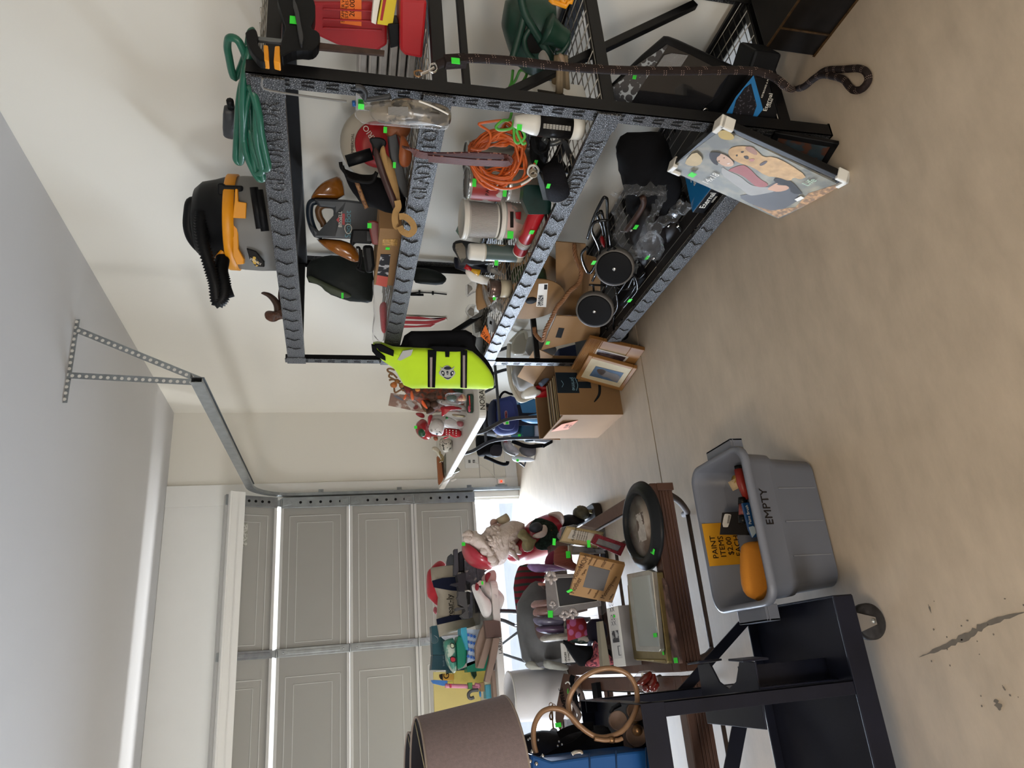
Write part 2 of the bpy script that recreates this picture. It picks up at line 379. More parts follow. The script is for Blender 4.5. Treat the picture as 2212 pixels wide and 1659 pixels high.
# ---------------------------------------------------------------- sectional garage door
GD = struct(T('door_1', '', '', (0, 0, 0)))
del GD['label'], GD['category']
def door_section(z0, z1, y, tilt, name_i, stiles=(0.235,), h=None):
    """one section: skin with raised frame, recessed panels, centre hinge strip; local x along world X"""
    t = None
    H_ = z1 - z0; x0, x1 = DX0 - 0.03, DX1 + 0.035
    g = G(); g.box(x0, x1, 0.0, 0.035, 0.012, H_ - 0.012); t = g.build('door_section', 'doorp', GD); t.location = (0, y, z0); t.rotation_euler = (R(tilt), 0, 0)
    g = G(); g.box(x0, x1, -0.016, 0.0, 0, 0.022); g.box(x0, x1, -0.016, 0.0, H_-0.022, H_); g.box(x0, x1, 0.0, 0.035, 0.0, 0.012); g.box(x0, x1, 0.0, 0.035, H_-0.012, H_)
    g.build('edge_rail', 'doors', t, bevel=0.002)
    g = G()
    n = 4; w_ = (x1 - x0 - 0.1)/n
    for i in range(n):
        a = x1 - 0.095 - i*w_ - w_ + 0.10; b = x1 - 0.095 - i*w_ - 0.02
        for (p, q, u, v) in ((a+.03, b-.03, 0.065, 0.065+.006), (a+.03, b-.03, H_-0.071, H_-0.065)): g.box(p, q, -0.0035, 0, u, v)
        for p in (a+.03, b-.036): g.box(p, p+.006, -0.0035, 0, 0.065, H_-0.065)
        for (p, q, u, v) in ((a+.085, b-.085, 0.125, 0.130), (a+.085, b-.085, H_-0.13, H_-0.125)): g.box(p, q, -0.0030, 0, u, v)
        for p in (a+.085, b-.090): g.box(p, p+.005, -0.0030, 0, 0.125, H_-0.125)
    g.build('panel_moulding', 'doors', t, bevel=0.001)
    # end stile with punched holes
    g = G(); g.box(x1-0.085, x1, -0.022, -0.002, 0.0, H_); g.build('end_stile', 'galv', t, bevel=0.002)
    g = G()
    for i in range(6):
        zz = 0.07 + i*(H_-0.14)/5; g.tf(basis((x1-0.042, -0.0225, zz), (1,0,0), (0,-1,0))); g.prism(circ(0.011, 12), 0, 0.0008)
    g.tf(); g.build('stile_holes', 'hole', t)
    for sx in stiles:
        for k, s_ in enumerate((sx, sx - w_*1.04, sx - w_*2.08)):
            g = G(); g.box(s_-0.03, s_+0.03, -0.02, 0, 0, H_); g.box(s_-0.012, s_+0.012, -0.026, -0.02, 0.02, H_-0.02); g.build('centre_stile', 'galv', t, bevel=0.002)
    return t
def hinge(parent, x, z):
    g = G(); g.tf(basis((x, -0.024, z), (1,0,0), (0,-1,0)))
    g.prism([(-0.028,-0.01),(0.028,-0.01),(0.03,0.0),(0.012,0.075),(-0.012,0.075),(-0.03,0.0)], 0, 0.003)
    g.prism([(-0.028,0.0),(0.028,0.0),(0.012,-0.08),(-0.012,-0.08)], 0, 0.003); g.tf()
    g.cyl((x-0.032, -0.032, z), (x+0.032, -0.032, z), 0.007, n=10); g.cyl((x, -0.02, z+0.05), (x, -0.032, z+0.05), 0.006, n=8); g.cyl((x, -0.02, z-0.05), (x, -0.032, z-0.05), 0.006, n=8)
    return g.build('hinge', 'galv', parent, bevel=0.001)
secs = [(0.408, 0.930, 0), (0.933, 1.45, 0), (1.455, 1.985, 0)]
labs = ['lowest white panel section of the raised garage door, bright gap under it', 'middle white panel section of the garage door, second up from the gap', 'upright white door section just under the glowing slit']
for (z0, z1, tl), lb in zip(secs, labs):
    t = door_section(z0, z1, YD - 0.055, tl, lb)
    hinge(t, DX1 - 0.01, z1 - z0); hinge(t, 0.235, z1 - z0)
# top section leaning in around the bend of the track
tl = 24
t = door_section(2.02, 2.02 + 0.40, YD - 0.075, tl, 'x')
g = G(); g.box(DX0 - 0.03, DX1 + 0.05, -0.070, -0.022, 0.31, 0.33); g.box(DX0 - 0.03, DX1 + 0.05, -0.070, -0.060, 0.27, 0.37); g.box(DX0 - 0.03, DX1 + 0.05, -0.075, -0.022, 0.37, 0.385); g.build('stiffening_strut', 'trimw', t, bevel=0.003)
g = G(); g.box(1.02, 1.20, -0.003, -0.001, 0.22, 0.25); g.build('warning_label', mat('faded_label', 'B8B6AE', 0.6, col2='8B8B80', c2s=60), t)
g = G(); g.box(DX0, 1.30, YD - 0.012, YD - 0.004, 2.30, 2.395); struct(g.build('trim_9', 'trimw'))
# track: vertical leg, quarter bend, horizontal run
tr = T('door_track', 'galvanised garage door track curving back from the right door jamb', 'door track', (1.435, YD - 0.06, 0))
prof = [(-0.012,-0.028),(0.010,-0.028),(0.010,-0.024),(-0.008,-0.024),(-0.008,0.024),(0.010,0.024),(0.010,0.028),(-0.012,0.028)]
path = []; nrm = []
for z in (0.0, 0.7, 1.4, 1.86): path.append(Vector((0, 0, z))); nrm.append(Vector((0,-1,0)))
Rb = 0.34
for i in range(1, 13):
    a = R(84*i/12); path.append(Vector((0, -Rb*(1-math.cos(a)), 1.86 + Rb*math.sin(a)))); nrm.append(Vector((0, -math.cos(a), -math.sin(a)*-1)))
E0 = Vector((0, -2.42, 2.245)); path.append(E0)
rings = []
for i, p in enumerate(path):
    t_ = (path[min(i+1, len(path)-1)] - path[max(i-1, 0)]).normalized(); nn = Vector((1,0,0)).cross(t_)
    rings.append([tuple(p + Vector((1,0,0))*a + nn*b) for a, b in prof])
g = G(); g.loft(rings, smooth=False); g.build('track_rail', 'galv', tr)
g = G(); P0, P1 = path[-2], path[-1]
d = (P1-P0).normalized(); up = Vector((1,0,0)).cross(d)
ang = [tuple(P0 + d*0.02 + Vector((0.014,0,0)) + up*b + Vector((a,0,0))) for a, b in ((0,-0.03),(0.022,-0.03),(0.022,-0.027),(0.003,-0.027),(0.003,0.035),(0,0.035))]
ang2 = [tuple(P1 + Vector((0.014,0,0)) + up*b + Vector((a,0,0))) for a, b in ((0,-0.03),(0.022,-0.03),(0.022,-0.027),(0.003,-0.027),(0.003,0.035),(0,0.035))]
g.loft([ang, ang2], smooth=False); g.build('stiffening_angle', 'galvd', tr)
for z in (0.42, 1.02, 1.66):
    g = G(); g.box(0.012, 0.016, -0.02, 0.056, z, z+0.04); g.box(0.012, 0.05, 0.035, 0.039, z, z+0.04); g.cyl((0.03, 0.034, z+0.02), (0.03, 0.030, z+0.02), 0.006, n=8); g.build('jamb_bracket', 'galv', tr)
# hanger of punched angle on the ceiling
def punched(parent, a, b, name='hanger_strap', w=0.032, side=(0,-1,0)):
    a = Vector(a); b = Vector(b); L_ = (b-a).length; d = (b-a).normalized(); s_ = Vector(side); s_ = (s_ - d*s_.dot(d)).normalized()
    g = G(); g.tf(basis(a, d, s_)); g.box(0, L_, -w/2, w/2, 0, 0.0025); g.box(0, L_, w/2-0.0025, w/2, -0.028, 0)
    o = g.build(name, ['galv'], parent)
    g = G(); g.tf(basis(a, d, s_)); n = int(L_/0.032)
    for i in range(n): g.prism(circ(0.0085, 10, 0.018 + i*L_/n, -0.002), 0.0025, 0.0031)
    g.build('punch_holes', mat('hole_seen_through', 'D6D4CE', 0.8), o)
    return o
hg = T('track_hanger', 'triangular hanger of punched steel angle fixed to the ceiling', 'hanger', (1.45, 3.60, ZC))
A0 = Vector((0, -0.05, -0.62))
punched(hg, (-0.09, 0, -0.004), (0.36, 0, -0.004), side=(0,-1,0.01))
punched(hg, (0.05, -0.01, -0.01), tuple(A0 + Vector((0.0, 0, 0))), 'hanger_strap')
punched(hg, (0.30, -0.01, -0.01), tuple(A0 + Vector((0.012, 0, 0))), 'hanger_strap')
g = G(); g.cyl((0.0,-0.075,-0.60),(0.0,-0.052,-0.60),0.008,n=8); g.build('bolt', 'galvd', hg)
# door sensor, outlet and its cord by the right jamb
t = T('safety_sensor', 'small door safety sensor with glowing red light low on the jamb', 'sensor', (1.50, YD - 0.022, 0.16))
g = G(); g.box(-0.02, 0.025, -0.035, 0.0, -0.035, 0.03); g.build('sensor_body', 'white', t, bevel=0.003)
g = G(); g.cyl((0, -0.035, 0), (0, -0.045, 0), 0.008, n=14); g.build('sensor_eye', mat('red_led', 'FF3018', 0.4, emit='FF2A10', estr=4.0), t)
g = G(); g.box(-0.05, -0.02, -0.004, 0, -0.06, 0.045); g.build('sensor_bracket', 'galv', t)
t = T('wall_outlet', 'white wall outlet plate low beside the garage door', 'outlet', (1.70, YD - 0.001, 0.40))
g = G(); g.box(-0.06, 0.06, -0.007, 0, -0.06, 0.06); g.build('cover_plate', 'trimw', t, bevel=0.002)
g = G(); g.box(-0.014, 0.014, -0.009, -0.007, 0.01, 0.03); g.box(-0.014, 0.014, -0.009, -0.007, -0.03, -0.01); g.build('socket', 'greyp', t)
g = G(); g.tube(smoothpath([(1.70, YD-0.012, 0.385), (1.66, YD-0.03, 0.33), (1.60, YD-0.03, 0.25), (1.53, YD-0.03, 0.19)]), 0.0025, 6)
tag(g.build('sensor_cord', 'white'), 'thin white cord running from the outlet to the red door sensor', 'cord')
# ceiling lamp behind the camera
t = T('ceiling_lamp', 'long white strip lamp on the garage ceiling', 'lamp', (-1.3, -0.6, ZC))
g = G(); g.box(-0.62, 0.62, -0.13, 0.13, -0.04, 0); g.build('lamp_housing', 'trimw', t)

# ================================================================ the storage rack
RX0, RX1, RY0, RY1, RH = 1.53, 2.14, 1.55, 3.465, 1.83
rk = T('storage_rack', 'four level black and hammered grey steel storage rack along the right wall', 'storage rack', (RX0, RY0, 0))
W_, L_ = RX1-RX0, RY1-RY0
def slots(g, L0, L1, y, sgn, step=0.0655, axis='front'):
    """pairs of keyhole wedges cut in a post face; wedges slant towards each other"""
    z = L1 - 0.03
    while z > L0:
        for k, c in ((0, 0.012), (1, 0.030)):
            s_ = 1 if k == 0 else -1
            poly = [(c - 0.0035, z - 0.017), (c + 0.0035, z - 0.017), (c + 0.0035 + s_*0.004, z + 0.017), (c - 0.001 + s_*0.004, z + 0.017)]
            yield [(a, b) for a, b in poly]
        z -= step
for (px, py, fr) in ((0, 0, 1), (0, L_, 1), (W_, 0, 0), (W_, L_, 0)):
    sy = 1 if py == 0 else -1; sx = 1 if px == 0 else -1
    g = G(); g.m(0); g.box(min(px, px+sx*0.003), max(px, px+sx*0.003), min(py, py+sy*0.045), max(py, py+sy*0.045), 0, RH)
    g.m(1); g.box(min(px, px+sx*0.045), max(px, px+sx*0.045), min(py, py+sy*0.003), max(py, py+sy*0.003), 0, RH)
    g.m(1); g.box(min(px, px+sx*0.05), max(px, px+sx*0.05), min(py, py+sy*0.05), max(py, py+sy*0.05), 0, 0.006)
    if fr:
        g.m(2).tf(Matrix(((0,0,-1,px), (sy,0,0,py), (0,1,0,0), (0,0,0,1))))
        for poly in slots(g, 0.08, RH, 0, 1): g.prism(poly, 0, 0.0008)
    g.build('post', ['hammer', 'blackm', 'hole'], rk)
levels = [(1.733, 1.815), (1.272, 1.350), (0.752, 0.822), (0.135, 0.205)]
for li, (z0, z1) in enumerate(levels):
    for fx, nm in ((0, 'front'), (W_, 'rear')):
        s_ = 1 if fx == 0 else -1
        g = G(); a = fx - s_*0.004
        c0, c1 = (0.048 if fx == 0 else 0.01), L_ - 0.048 + (0.04 if fx else 0)
        # box beam with a stepped top: outer face plus ledge
        if fx == 0:
            pr = [(-0.006, z0), (0.028, z0), (0.028, z1-0.018), (0.012, z1-0.018), (0.012, z1), (-0.006, z1)]
        else:
            pr = [(W_-0.03, z0), (W_+0.0, z0), (W_+0.0, z1), (W_-0.012, z1), (W_-0.012, z1-0.018), (W_-0.03, z1-0.018)]
        g.add([(x, c0, z) for x, z in pr] + [(x, c1, z) for x, z in pr], [tuple(range(6)), tuple(reversed(range(6, 12)))] + [(i, i+6, (i+1) % 6 + 6, (i+1) % 6) for i in range(6)])
        if fx == 0:
            for y0, y1 in ((0.004, 0.075), (L_-0.075, L_-0.004)): g.box(-0.009, -0.003, y0, y1, z0-0.004, z1+0.004)
        if fx == 0:
            hz = (z1 - z0); y = 0.56
            while y < L_ - 0.12:
                zc = (z0+z1)/2 + 0.004; s2 = hz*0.33
                g.tf(Matrix(((0,0,-1,-0.006), (1,0,0,y), (0,1,0,zc), (0,0,0,1))))
                g.prism([(-0.024, s2), (-0.014, s2+0.005), (0.012, 0.0), (0.002, -0.005)], 0, 0.0046)
                g.prism([(0.002, -0.005), (0.010, 0.003), (-0.004, -s2-0.005), (-0.012, -s2)], 0, 0.0036)
                y += 0.098
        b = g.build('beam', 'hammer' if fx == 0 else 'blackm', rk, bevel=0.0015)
        if fx == 0:
            if li < 3:
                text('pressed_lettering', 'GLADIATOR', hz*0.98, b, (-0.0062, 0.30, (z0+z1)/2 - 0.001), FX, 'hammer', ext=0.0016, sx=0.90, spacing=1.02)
    for sy, ny in ((0.004, 0), (L_-0.034, 1)):
        g = G(); g.box(0.045, W_-0.045, sy, sy+0.03, z0+0.01, z0+0.05); g.build('end_rail', 'blackm', rk, bevel=0.002)
    # centre supports and wire deck
    for cy in (L_*0.33, L_*0.66):
        g = G(); g.box(0.012, W_-0.012, cy-0.012, cy+0.012, z1-0.035, z1-0.018); g.build('cross_bar', 'blackm', rk)
    for d0, d1 in ((0.006, L_/2-0.003), (L_/2+0.003, L_-0.006)):
        g = G(); zt = z1 - 0.014; n = 11
        for i in range(n):
            x = 0.016 + i*(W_-0.032)/(n-1); g.cyl((x, d0, zt), (x, d1, zt), 0.0022, n=5)
        k = 26
        for i in range(k):
            y = d0 + 0.004 + i*(d1-d0-0.008)/(k-1); g.cyl((0.014, y, zt-0.004), (W_-0.014, y, zt-0.004), 0.0018, n=5)
        for y in (d0+0.004, d1-0.004): g.cyl((0.014, y, zt-0.018), (W_-0.014, y, zt-0.018), 0.0025, n=5)
        g.build('wire_deck', 'wire', rk)
# braces on the two ends
def bar(parent, a, b, w, name='end_brace', m='blackm'):
    a = Vector(a); b = Vector(b); g = G(); g.tf(basis(a, b-a, (0,1,0.001))); L0 = (b-a).length; g.box(0, L0, -w/2, w/2, -0.012, 0.012); return g.build(name, m, parent, bevel=0.003)
bar(rk, (0.03, 0.055, 1.16), (W_-0.02, 0.055, 0.36), 0.028)
bar(rk, (0.03, L_-0.055, 1.16), (W_-0.02, L_-0.055, 0.36), 0.028)
bar(rk, (0.03, 0.03, 1.22), (W_-0.02, 0.03, 1.22), 0.022)
bar(rk, (0.03, L_-0.03, 0.50), (W_-0.02, L_-0.03, 0.50), 0.03)

# ================================================================ things outlined as seen from the doorway side
ZW = dict(F=(0,0,1), Z1=(380,0,3.6867), Z2=(380,380,3.6867), Z3=(880,0,3.6867), Z4=(880,380,3.6867), Z5=(1400,0,3.6867),
          W1=(780,750,3.16), W2=(880,1050,3.6867), W3=(860,1300,3.16), W4=(1400,900,3.6867), W5=(1350,1250,2.566), W6=(100,650,2.212),
          D1=(700,230,7.541), D2=(740,420,9.217), D3=(960,500,6.911), D4=(820,790,6.379), D5=(1000,800,7.542), D6=(910,1180,5.532),
          D7=(1100,1130,5.027), E1=(1090,170,5.719), E2=(1100,400,6.9125), E3=(1240,400,5.531), E4=(1080,0,8.295), E5=(1020,1060,6.506),
          E6=(910,1400,6.404), E7=(1130,1440,7.135), E8=(1280,300,9.217))
def zp(k, x, y): a, b, s = ZW[k]; return a + x/s, b + y/s
def chaikin(P, n=1):
    for _ in range(n):
        Q = []
        for i in range(len(P)):
            a = P[i]; b = P[(i+1) % len(P)]
            Q.append((a[0]*.75+b[0]*.25, a[1]*.75+b[1]*.25)); Q.append((a[0]*.25+b[0]*.75, a[1]*.25+b[1]*.75))
        P = Q
    return P
class V:
    """a thing standing at a real spot of the room; its x runs right, z up and y away from the open floor"""
    def __init__(s, name, label, cat, k, p, X=None, Y=None, Z=None, z=None, rz=None, group=None):
        q = at(*zp(k, *p), X=X, Y=Y, Z=Z)
        if z is not None: q.z = z
        s.loc = q; s.rz = rz if rz is not None else -math.degrees(math.atan2(q.x, q.y))
        a = R(s.rz); s.xa = Vector((math.cos(a), math.sin(a), 0)); s.ya = Vector((-math.sin(a), math.cos(a), 0))
        s.t = T(name, label, cat, q, s.rz, group)
    def l(s, k, p, dy=0.0):
        r = ray(*zp(k, *p)); n = s.ya; o = s.loc + n*dy
        w_ = CAM + r*((o-CAM).dot(n)/r.dot(n)) - s.loc
        return Vector((w_.dot(s.xa), dy, w_.z))
    def poly(s, k, pts, dy=0.0, base=False, ch=0):
        P = [(q.x, q.z) for q in (s.l(k, p, dy) for p in pts)]
        if base:
            lo = sorted(range(len(P)), key=lambda i: P[i][1])[:2]
            for i in lo: P[i] = (P[i][0], base if base is not True else 0.0)
        return chaikin(P, ch) if ch else P
    def slab(s, name, k, pts, dy, th, m, parent=None, bev=0.0015, base=False, ch=0):
        P = s.poly(k, pts, dy, base, ch); g = G(); g.tf(Matrix(((1,0,0,0), (0,0,-1,dy+th/2), (0,1,0,0), (0,0,0,1))))
        g.prism(P, 0, th); return g.build(name, m, parent or s.t, bevel=bev)
    def puff(s, name, k, pts, dy, th, m, parent=None, base=False, ch=2, n=5, amp=0.0, e=0.5):
        P = s.poly(k, pts, dy, base, ch); cx = sum(p[0] for p in P)/len(P); cz = sum(p[1] for p in P)/len(P)
        g = G(); rings = []
        for i in range(-n, n+1):
            t_ = i/n; k_ = max(0.02, (1-abs(t_)**2.2))**e
            ring = []
            for p in P:
                d = 1 + (amp*noise.noise(Vector((p[0]*14, p[1]*14, t_*2+cx*9))) if amp else 0)
                ring.append((cx+(p[0]-cx)*k_*d, dy - t_*th/2, (cz+(p[1]-cz)*k_*d) if not base else max(0.0, cz+(p[1]-cz)*k_*d)))
            rings.append(ring)
        g.loft(rings); return g.build(name, m, parent or s.t)
    def tube(s, name, k, pts, dy, r, m, parent=None, closed=False, sm=5, n=8):
        D = dy if isinstance(dy, (list, tuple)) else [dy]*len(pts)
        P = [s.l(k, p, d) for p, d in zip(pts, D)]
        if sm:
            P = smoothpath(P + [P[0]] if closed else P, sm)
            if closed: P = P[:-1]
        if isinstance(r, (list, tuple)) and sm:
            q = []; 
            for i in range(len(P)):
                u = i*(len(r)-1)/(len(P)-1); j = min(int(u), len(r)-2); q.append(r[j]+(r[j+1]-r[j])*(u-j))
            r = q
        g = G(); g.tube(P, r, n, closed); return g.build(name, m, parent or s.t)
    def strap(s, name, k, pts, dy, w_, m, parent=None, normal=(0,-1,0), th=0.003, sm=4):
        D = dy if isinstance(dy, (list, tuple)) else [dy]*len(pts)
        P = [s.l(k, p, d) for p, d in zip(pts, D)]
        if sm: P = smoothpath(P, sm)
        g = G(); g.strip(P, w_, normal, th); return g.build(name, m, parent or s.t)
    def stk(s, k, p, dy, w=0.022, h=0.016, parent=None, roll=0):
        q = s.l(k, p, dy); g = G(); g.tf(Matrix.Translation(q) @ Matrix.Rotation(R(roll), 4, 'Y')); g.box(-w/2, w/2, -0.001, 0, -h/2, h/2)
        return g.build('price_sticker', 'sticker', parent or s.t)
    def text(s, body, size, k, p, dy, m='ink', parent=None, roll=0, sx=1.0, ext=0.0004, name='lettering'):
        q = s.l(k, p, dy); return text(name, body, size, parent or s.t, q, (R(90), R(roll), 0), m, ext, sx=sx)
    def can(s, name, k, p, r, z0, z1, m, dy=0.0, parent=None, prof=None, n=24):
        q = s.l(k, p, dy); g = G(); g.lathe(prof or [(r, z0), (r, z1)], n, (q.x, dy, 0)); return g.build(name, m, parent or s.t)
SH1, SH2, SH3, SH4 = 1.804, 1.340, 0.812, 0.195

# ---------------------------------------------------------------- top shelf
v = V('garden_hose', 'coil of thick dark green cord with grey splitter box over the top shelf corner', 'cord', 'Z1', (700, 700), X=1.60, z=SH1+0.004, rz=-90)
v.tube('hose', 'Z1', [(620,245),(590,270),(560,420),(470,620),(420,440),(410,350),(430,300),(500,330),(560,470),(560,560),(520,700),(500,850),(490,1000),(480,1180),(480,1270),(515,1290),
   (530,1180),(535,1000),(530,800),(545,600),(575,450),(590,380),(610,520),(590,700),(560,850),(540,1000),(540,1100),(570,1250),(640,1400),(680,1430),(690,1400),(650,1280),(610,1150),(600,1000),(590,850),(600,740),
   (640,850),(640,1000),(650,1150),(690,1350),(640,1370),(620,1250),(590,1050),(560,900),(555,780),(600,700),(660,900),(680,1060),(720,1250),(735,1330),(700,1340),(660,1220),(630,1050)],
   [0.10,0.09,0.07,0.05,0.04,0.04,0.03,0.02,0.01,0.0,-0.01,-0.03,-0.03,-0.04,-0.05,-0.05,-0.06,-0.06,-0.05,-0.03,0.0,0.02,0.0,-0.03,-0.05,-0.06,-0.06,-0.08,-0.10,-0.10,-0.10,-0.09,-0.07,-0.04,-0.02,0.0,-0.07,-0.09,-0.1,-0.11,-0.10,-0.08,-0.05,0.0,0.03,-0.06,-0.09,-0.10,-0.11,-0.115,-0.11,-0.09,-0.08], 0.0105, 'green', n=10)
v.puff('splitter_box', 'Z1', [(375,860),(400,850),(500,870),(500,1060),(470,1095),(395,1080),(370,1050)], 0.05, 0.05, 'darkp', n=4, ch=1, e=0.25)
v.tube('splitter_plug', 'Z1', [(430,800),(440,860)], 0.05, 0.011, 'blackp', sm=0)

v = V('bar_clamp', 'black squeeze bar clamp with amber pads gripping the near end of the top shelf', 'clamp', 'Z1', (760, 450), Y=1.512, rz=0)
v.slab('clamp_jaw', 'Z1', [(555,275),(640,250),(660,330),(650,370),(690,430),(725,470),(715,525),(660,510),(590,420),(560,340)], 0.0, 0.028, 'blackp', bev=0.004, ch=1)
v.slab('clamp_screw_bar', 'Z1', [(655,300),(870,322),(870,352),(655,330)], 0.0, 0.010, 'galvd')
v.slab('grip_body', 'Z1', [(800,0),(830,110),(860,200),(880,260),(850,330),(830,440),(840,500),(900,455),(985,435),(1080,445),(1130,410),(1152,340),(1140,290),(1070,262),(1100,210),(1112,160),(1110,60),(1080,10),(1010,0)], 0.0, 0.034, 'blackp', bev=0.006, ch=1)
v.slab('trigger', 'Z1', [(935,0),(975,80),(1000,230),(1020,320),(1000,400),(975,300),(955,150),(930,60)], -0.02, 0.02, 'darkp', bev=0.004, ch=1)
v.slab('clamp_rail', 'Z1', [(1140,345),(1662,408),(1658,446),(1140,398)], 0.0, 0.008, mat('rusty_steel', '4A3A33', 0.5, 0.6, var=0.3, vs=30))
v.slab('jaw_pad', 'Z1', [(700,390),(738,395),(745,520),(705,515)], 0.0, 0.03, 'yelp', bev=0.003)
v.slab('jaw_pad', 'Z1', [(790,400),(830,398),(835,535),(780,520)], 0.0, 0.03, 'yelp', bev=0.003)
v.stk('Z1', (937,160), -0.0185, 0.028, 0.02)

v = V('shop_vacuum', 'grey and black wet dry vacuum with amber latch band on the top shelf', 'vacuum', 'F', (603, 487), X=1.82, z=SH1)
mp = 0.00212
prof = lambda L: [(r*mp, (603-x)*mp) for x, r in L]
v.can('tank', 'F', (603,487), 0, 0, 0, 'greyp', prof=prof([(603,84),(596,90),(560,92),(530,91),(520,90)]), n=36)
v.can('latch_band', 'F', (603,487), 0, 0, 0, 'yelp', prof=prof([(520,93.5),(502,93),(500,91)]), n=36)
v.can('motor_head', 'F', (603,487), 0, 0, 0, 'blackp', prof=prof([(501,91),(498,87),(480,81),(456,75),(442,62),(436,34),(434,0.5)]), n=36)
v.tube('carry_handle', 'Z2', [(260,225),(180,212),(125,215),(108,300),(104,400),(130,490),(190,570),(250,600)], -0.02, [.016,.02,.024,.024,.024,.024,.022,.018], 'blackp', n=12)
v.slab('front_latch', 'Z2', [(475,105),(495,105),(500,205),(565,215),(560,340),(455,335),(470,200)], -0.185, 0.03, 'yelp', bev=0.003)
v.slab('side_latch', 'Z2', [(455,345),(500,340),(505,580),(548,660),(545,700),(490,705),(460,640)], -0.165, 0.05, 'yelp', bev=0.004)
v.slab('power_switch', 'Z2', [(335,60),(375,55),(400,75),(540,80),(540,135),(400,160),(340,150)], -0.12, 0.06, 'blackp', bev=0.008)
for y in (300,340,380): v.slab('cooling_slot', 'Z2', [(355,y-10),(425,y-6),(425,y+2),(355,y-2)], -0.168, 0.012, 'hole', bev=0)
P = smoothpath([v.l('Z2', p, d) for p, d in zip([(210,290),(200,400),(220,550),(270,720),(310,860),(330,1000),(380,960),(385,860),(360,760),(370,680),(375,610)], [-.14,-.16,-.18,-.19,-.20,-.2,-.2,-.19,-.17,-.14,-.11])], 13)
g = G(); g.tube(P, [0.0235 + (0.0040 if i % 2 else -0.0035) for i in range(len(P))], 14); g.build('ribbed_hose', 'blackp', v.t)
v.tube('hose_collar', 'Z2', [(355,600),(385,625)], -0.11, 0.036, 'yelp', sm=0, n=16)
v.tube('nozzle', 'Z2', [(395,870),(430,970)], -0.19, 0.019, 'blackp', sm=0, n=12)
for y0, y1, x in ((110,440,690),(90,420,650)): v.tube('crevice_tube', 'Z2', [(x-30,y0),(x+20,y1)], -0.20, 0.016, 'blackp', sm=0, n=12)
v.slab('badge', 'Z2', [(565,575),(640,600),(705,680),(705,725),(640,720),(590,660)], -0.165, 0.03, 'blackp', bev=0.003)
o = v.slab('badge_logo', 'Z2', [(605,650),(625,638),(655,665),(662,710),(640,725),(615,700)], -0.183, 0.003, mat('badge_yellow', 'C9A63E', 0.5, col2='1C1C1C', c2s=90, c2lo=.5, c2hi=.54), bev=0, ch=2)
v.text('STINGER', 0.012, 'Z2', (635,680), -0.1855, 'white', o, roll=-62)

v = V('horned_figurine', 'small brown carved figurine with a curved horn on the far end of the top shelf', 'figurine', 'Z2', (855,1100), X=1.72, z=SH1)
v.tube('horn', 'Z2', [(680,935),(700,935),(740,950),(780,985),(808,1030),(815,1075)], 0, [0.003,0.008,0.012,0.016,0.019,0.02], mat('horn_brown', '3B2A20', 0.35, var=0.2))
v.puff('carved_head', 'Z2', [(715,1095),(740,1075),(790,1080),(815,1065),(870,1020),(880,1140),(830,1140),(790,1160),(750,1155),(720,1135)], 0, 0.06, mat('carved_wood', '4E3020', 0.4, var=0.4, vs=60, bump=1.0, bs=70), amp=0.25, base=True)
v.tube('horn', 'Z2', [(830,900),(835,960),(850,1020)], 0.02, [0.006,0.014,0.016], 'dleather')

# ---------------------------------------------------------------- second shelf
v = V('cord_reel', 'round beige tool body with a red centre standing at the back of the second shelf', 'power tool', 'D1', (1000, 560), X=1.97, z=SH2)
beige = mat('beige_plastic', 'A29B8D', 0.45)
c = v.l('D1', (860,620)); g = G(); g.tf(basis(c, (1,0,0), (0,-1,0))); g.lathe([(0.115,-0.05),(0.138,-0.035),(0.142,0),(0.138,0.028),(0.115,0.045),(0.10,0.048)], 40); g.build('housing', beige, v.t)
g = G(); g.tf(basis(c, (1,0,0), (0,-1,0))); g.lathe([(0.088,0.046),(0.083,0.058),(0.05,0.066),(0.001,0.068)], 36); g.build('centre_cap', 'red', v.t)
v.text('VARIO', 0.030, 'D1', (770,480), -0.067, 'white', roll=-38); v.text('COMMERCIAL', 0.015, 'D1', (465,650), -0.050, 'ink', roll=0)
g = G(); q = v.l('D1',(1000,600)); g.box(q.x-0.06, q.x+0.06, -0.04, 0.04, 0, q.z); g.build('foot', beige, v.t)

v = V('carpet_cleaner', 'portable carpet cleaner with amber tanks and grey body on the second shelf', 'carpet cleaner', 'Z2', (1560, 440), X=1.90, z=SH2)
amber = mat('amber_tank_plastic', '8A5114', 0.18, var=0.25, vs=9, coat=0.5)
v.puff('tank', 'Z2', [(1240,20),(1300,0),(1340,60),(1350,190),(1090,185),(1070,180),(1110,110),(1170,50)], 0.0, 0.16, amber, ch=1, n=6, e=0.13)
v.puff('tank', 'Z2', [(1110,490),(1380,515),(1460,600),(1470,680),(1420,690),(1330,650),(1230,600),(1150,540)], 0.0, 0.16, amber, ch=1, n=6, e=0.13)
v.slab('body', 'Z2', [(1100,185),(1350,195),(1600,230),(1660,420),(1380,500),(1100,490),(1065,380),(1140,440),(1250,460),(1255,260),(1140,250)], 0.0, 0.17, mat('slate_plastic','3E4145',0.4), bev=0.01, base=True)
v.tube('carry_handle', 'Z2', [(1170,480),(1110,450),(1070,350),(1065,250),(1095,205),(1190,200)], -0.02, 0.016, mat('navy_plastic','1D2834',0.35))
P = smoothpath([v.l('Z2', p, -0.05) for p in [(1180,405),(1170,370),(1145,330),(1135,270),(1170,235),(1230,230),(1300,225)]], 18)
g = G(); g.tube(P, [0.0145 + (0.002 if i % 2 else -0.0015) for i in range(len(P))], 10); g.build('suction_hose', mat('tan_hose','6B4A2C',0.4), v.t)
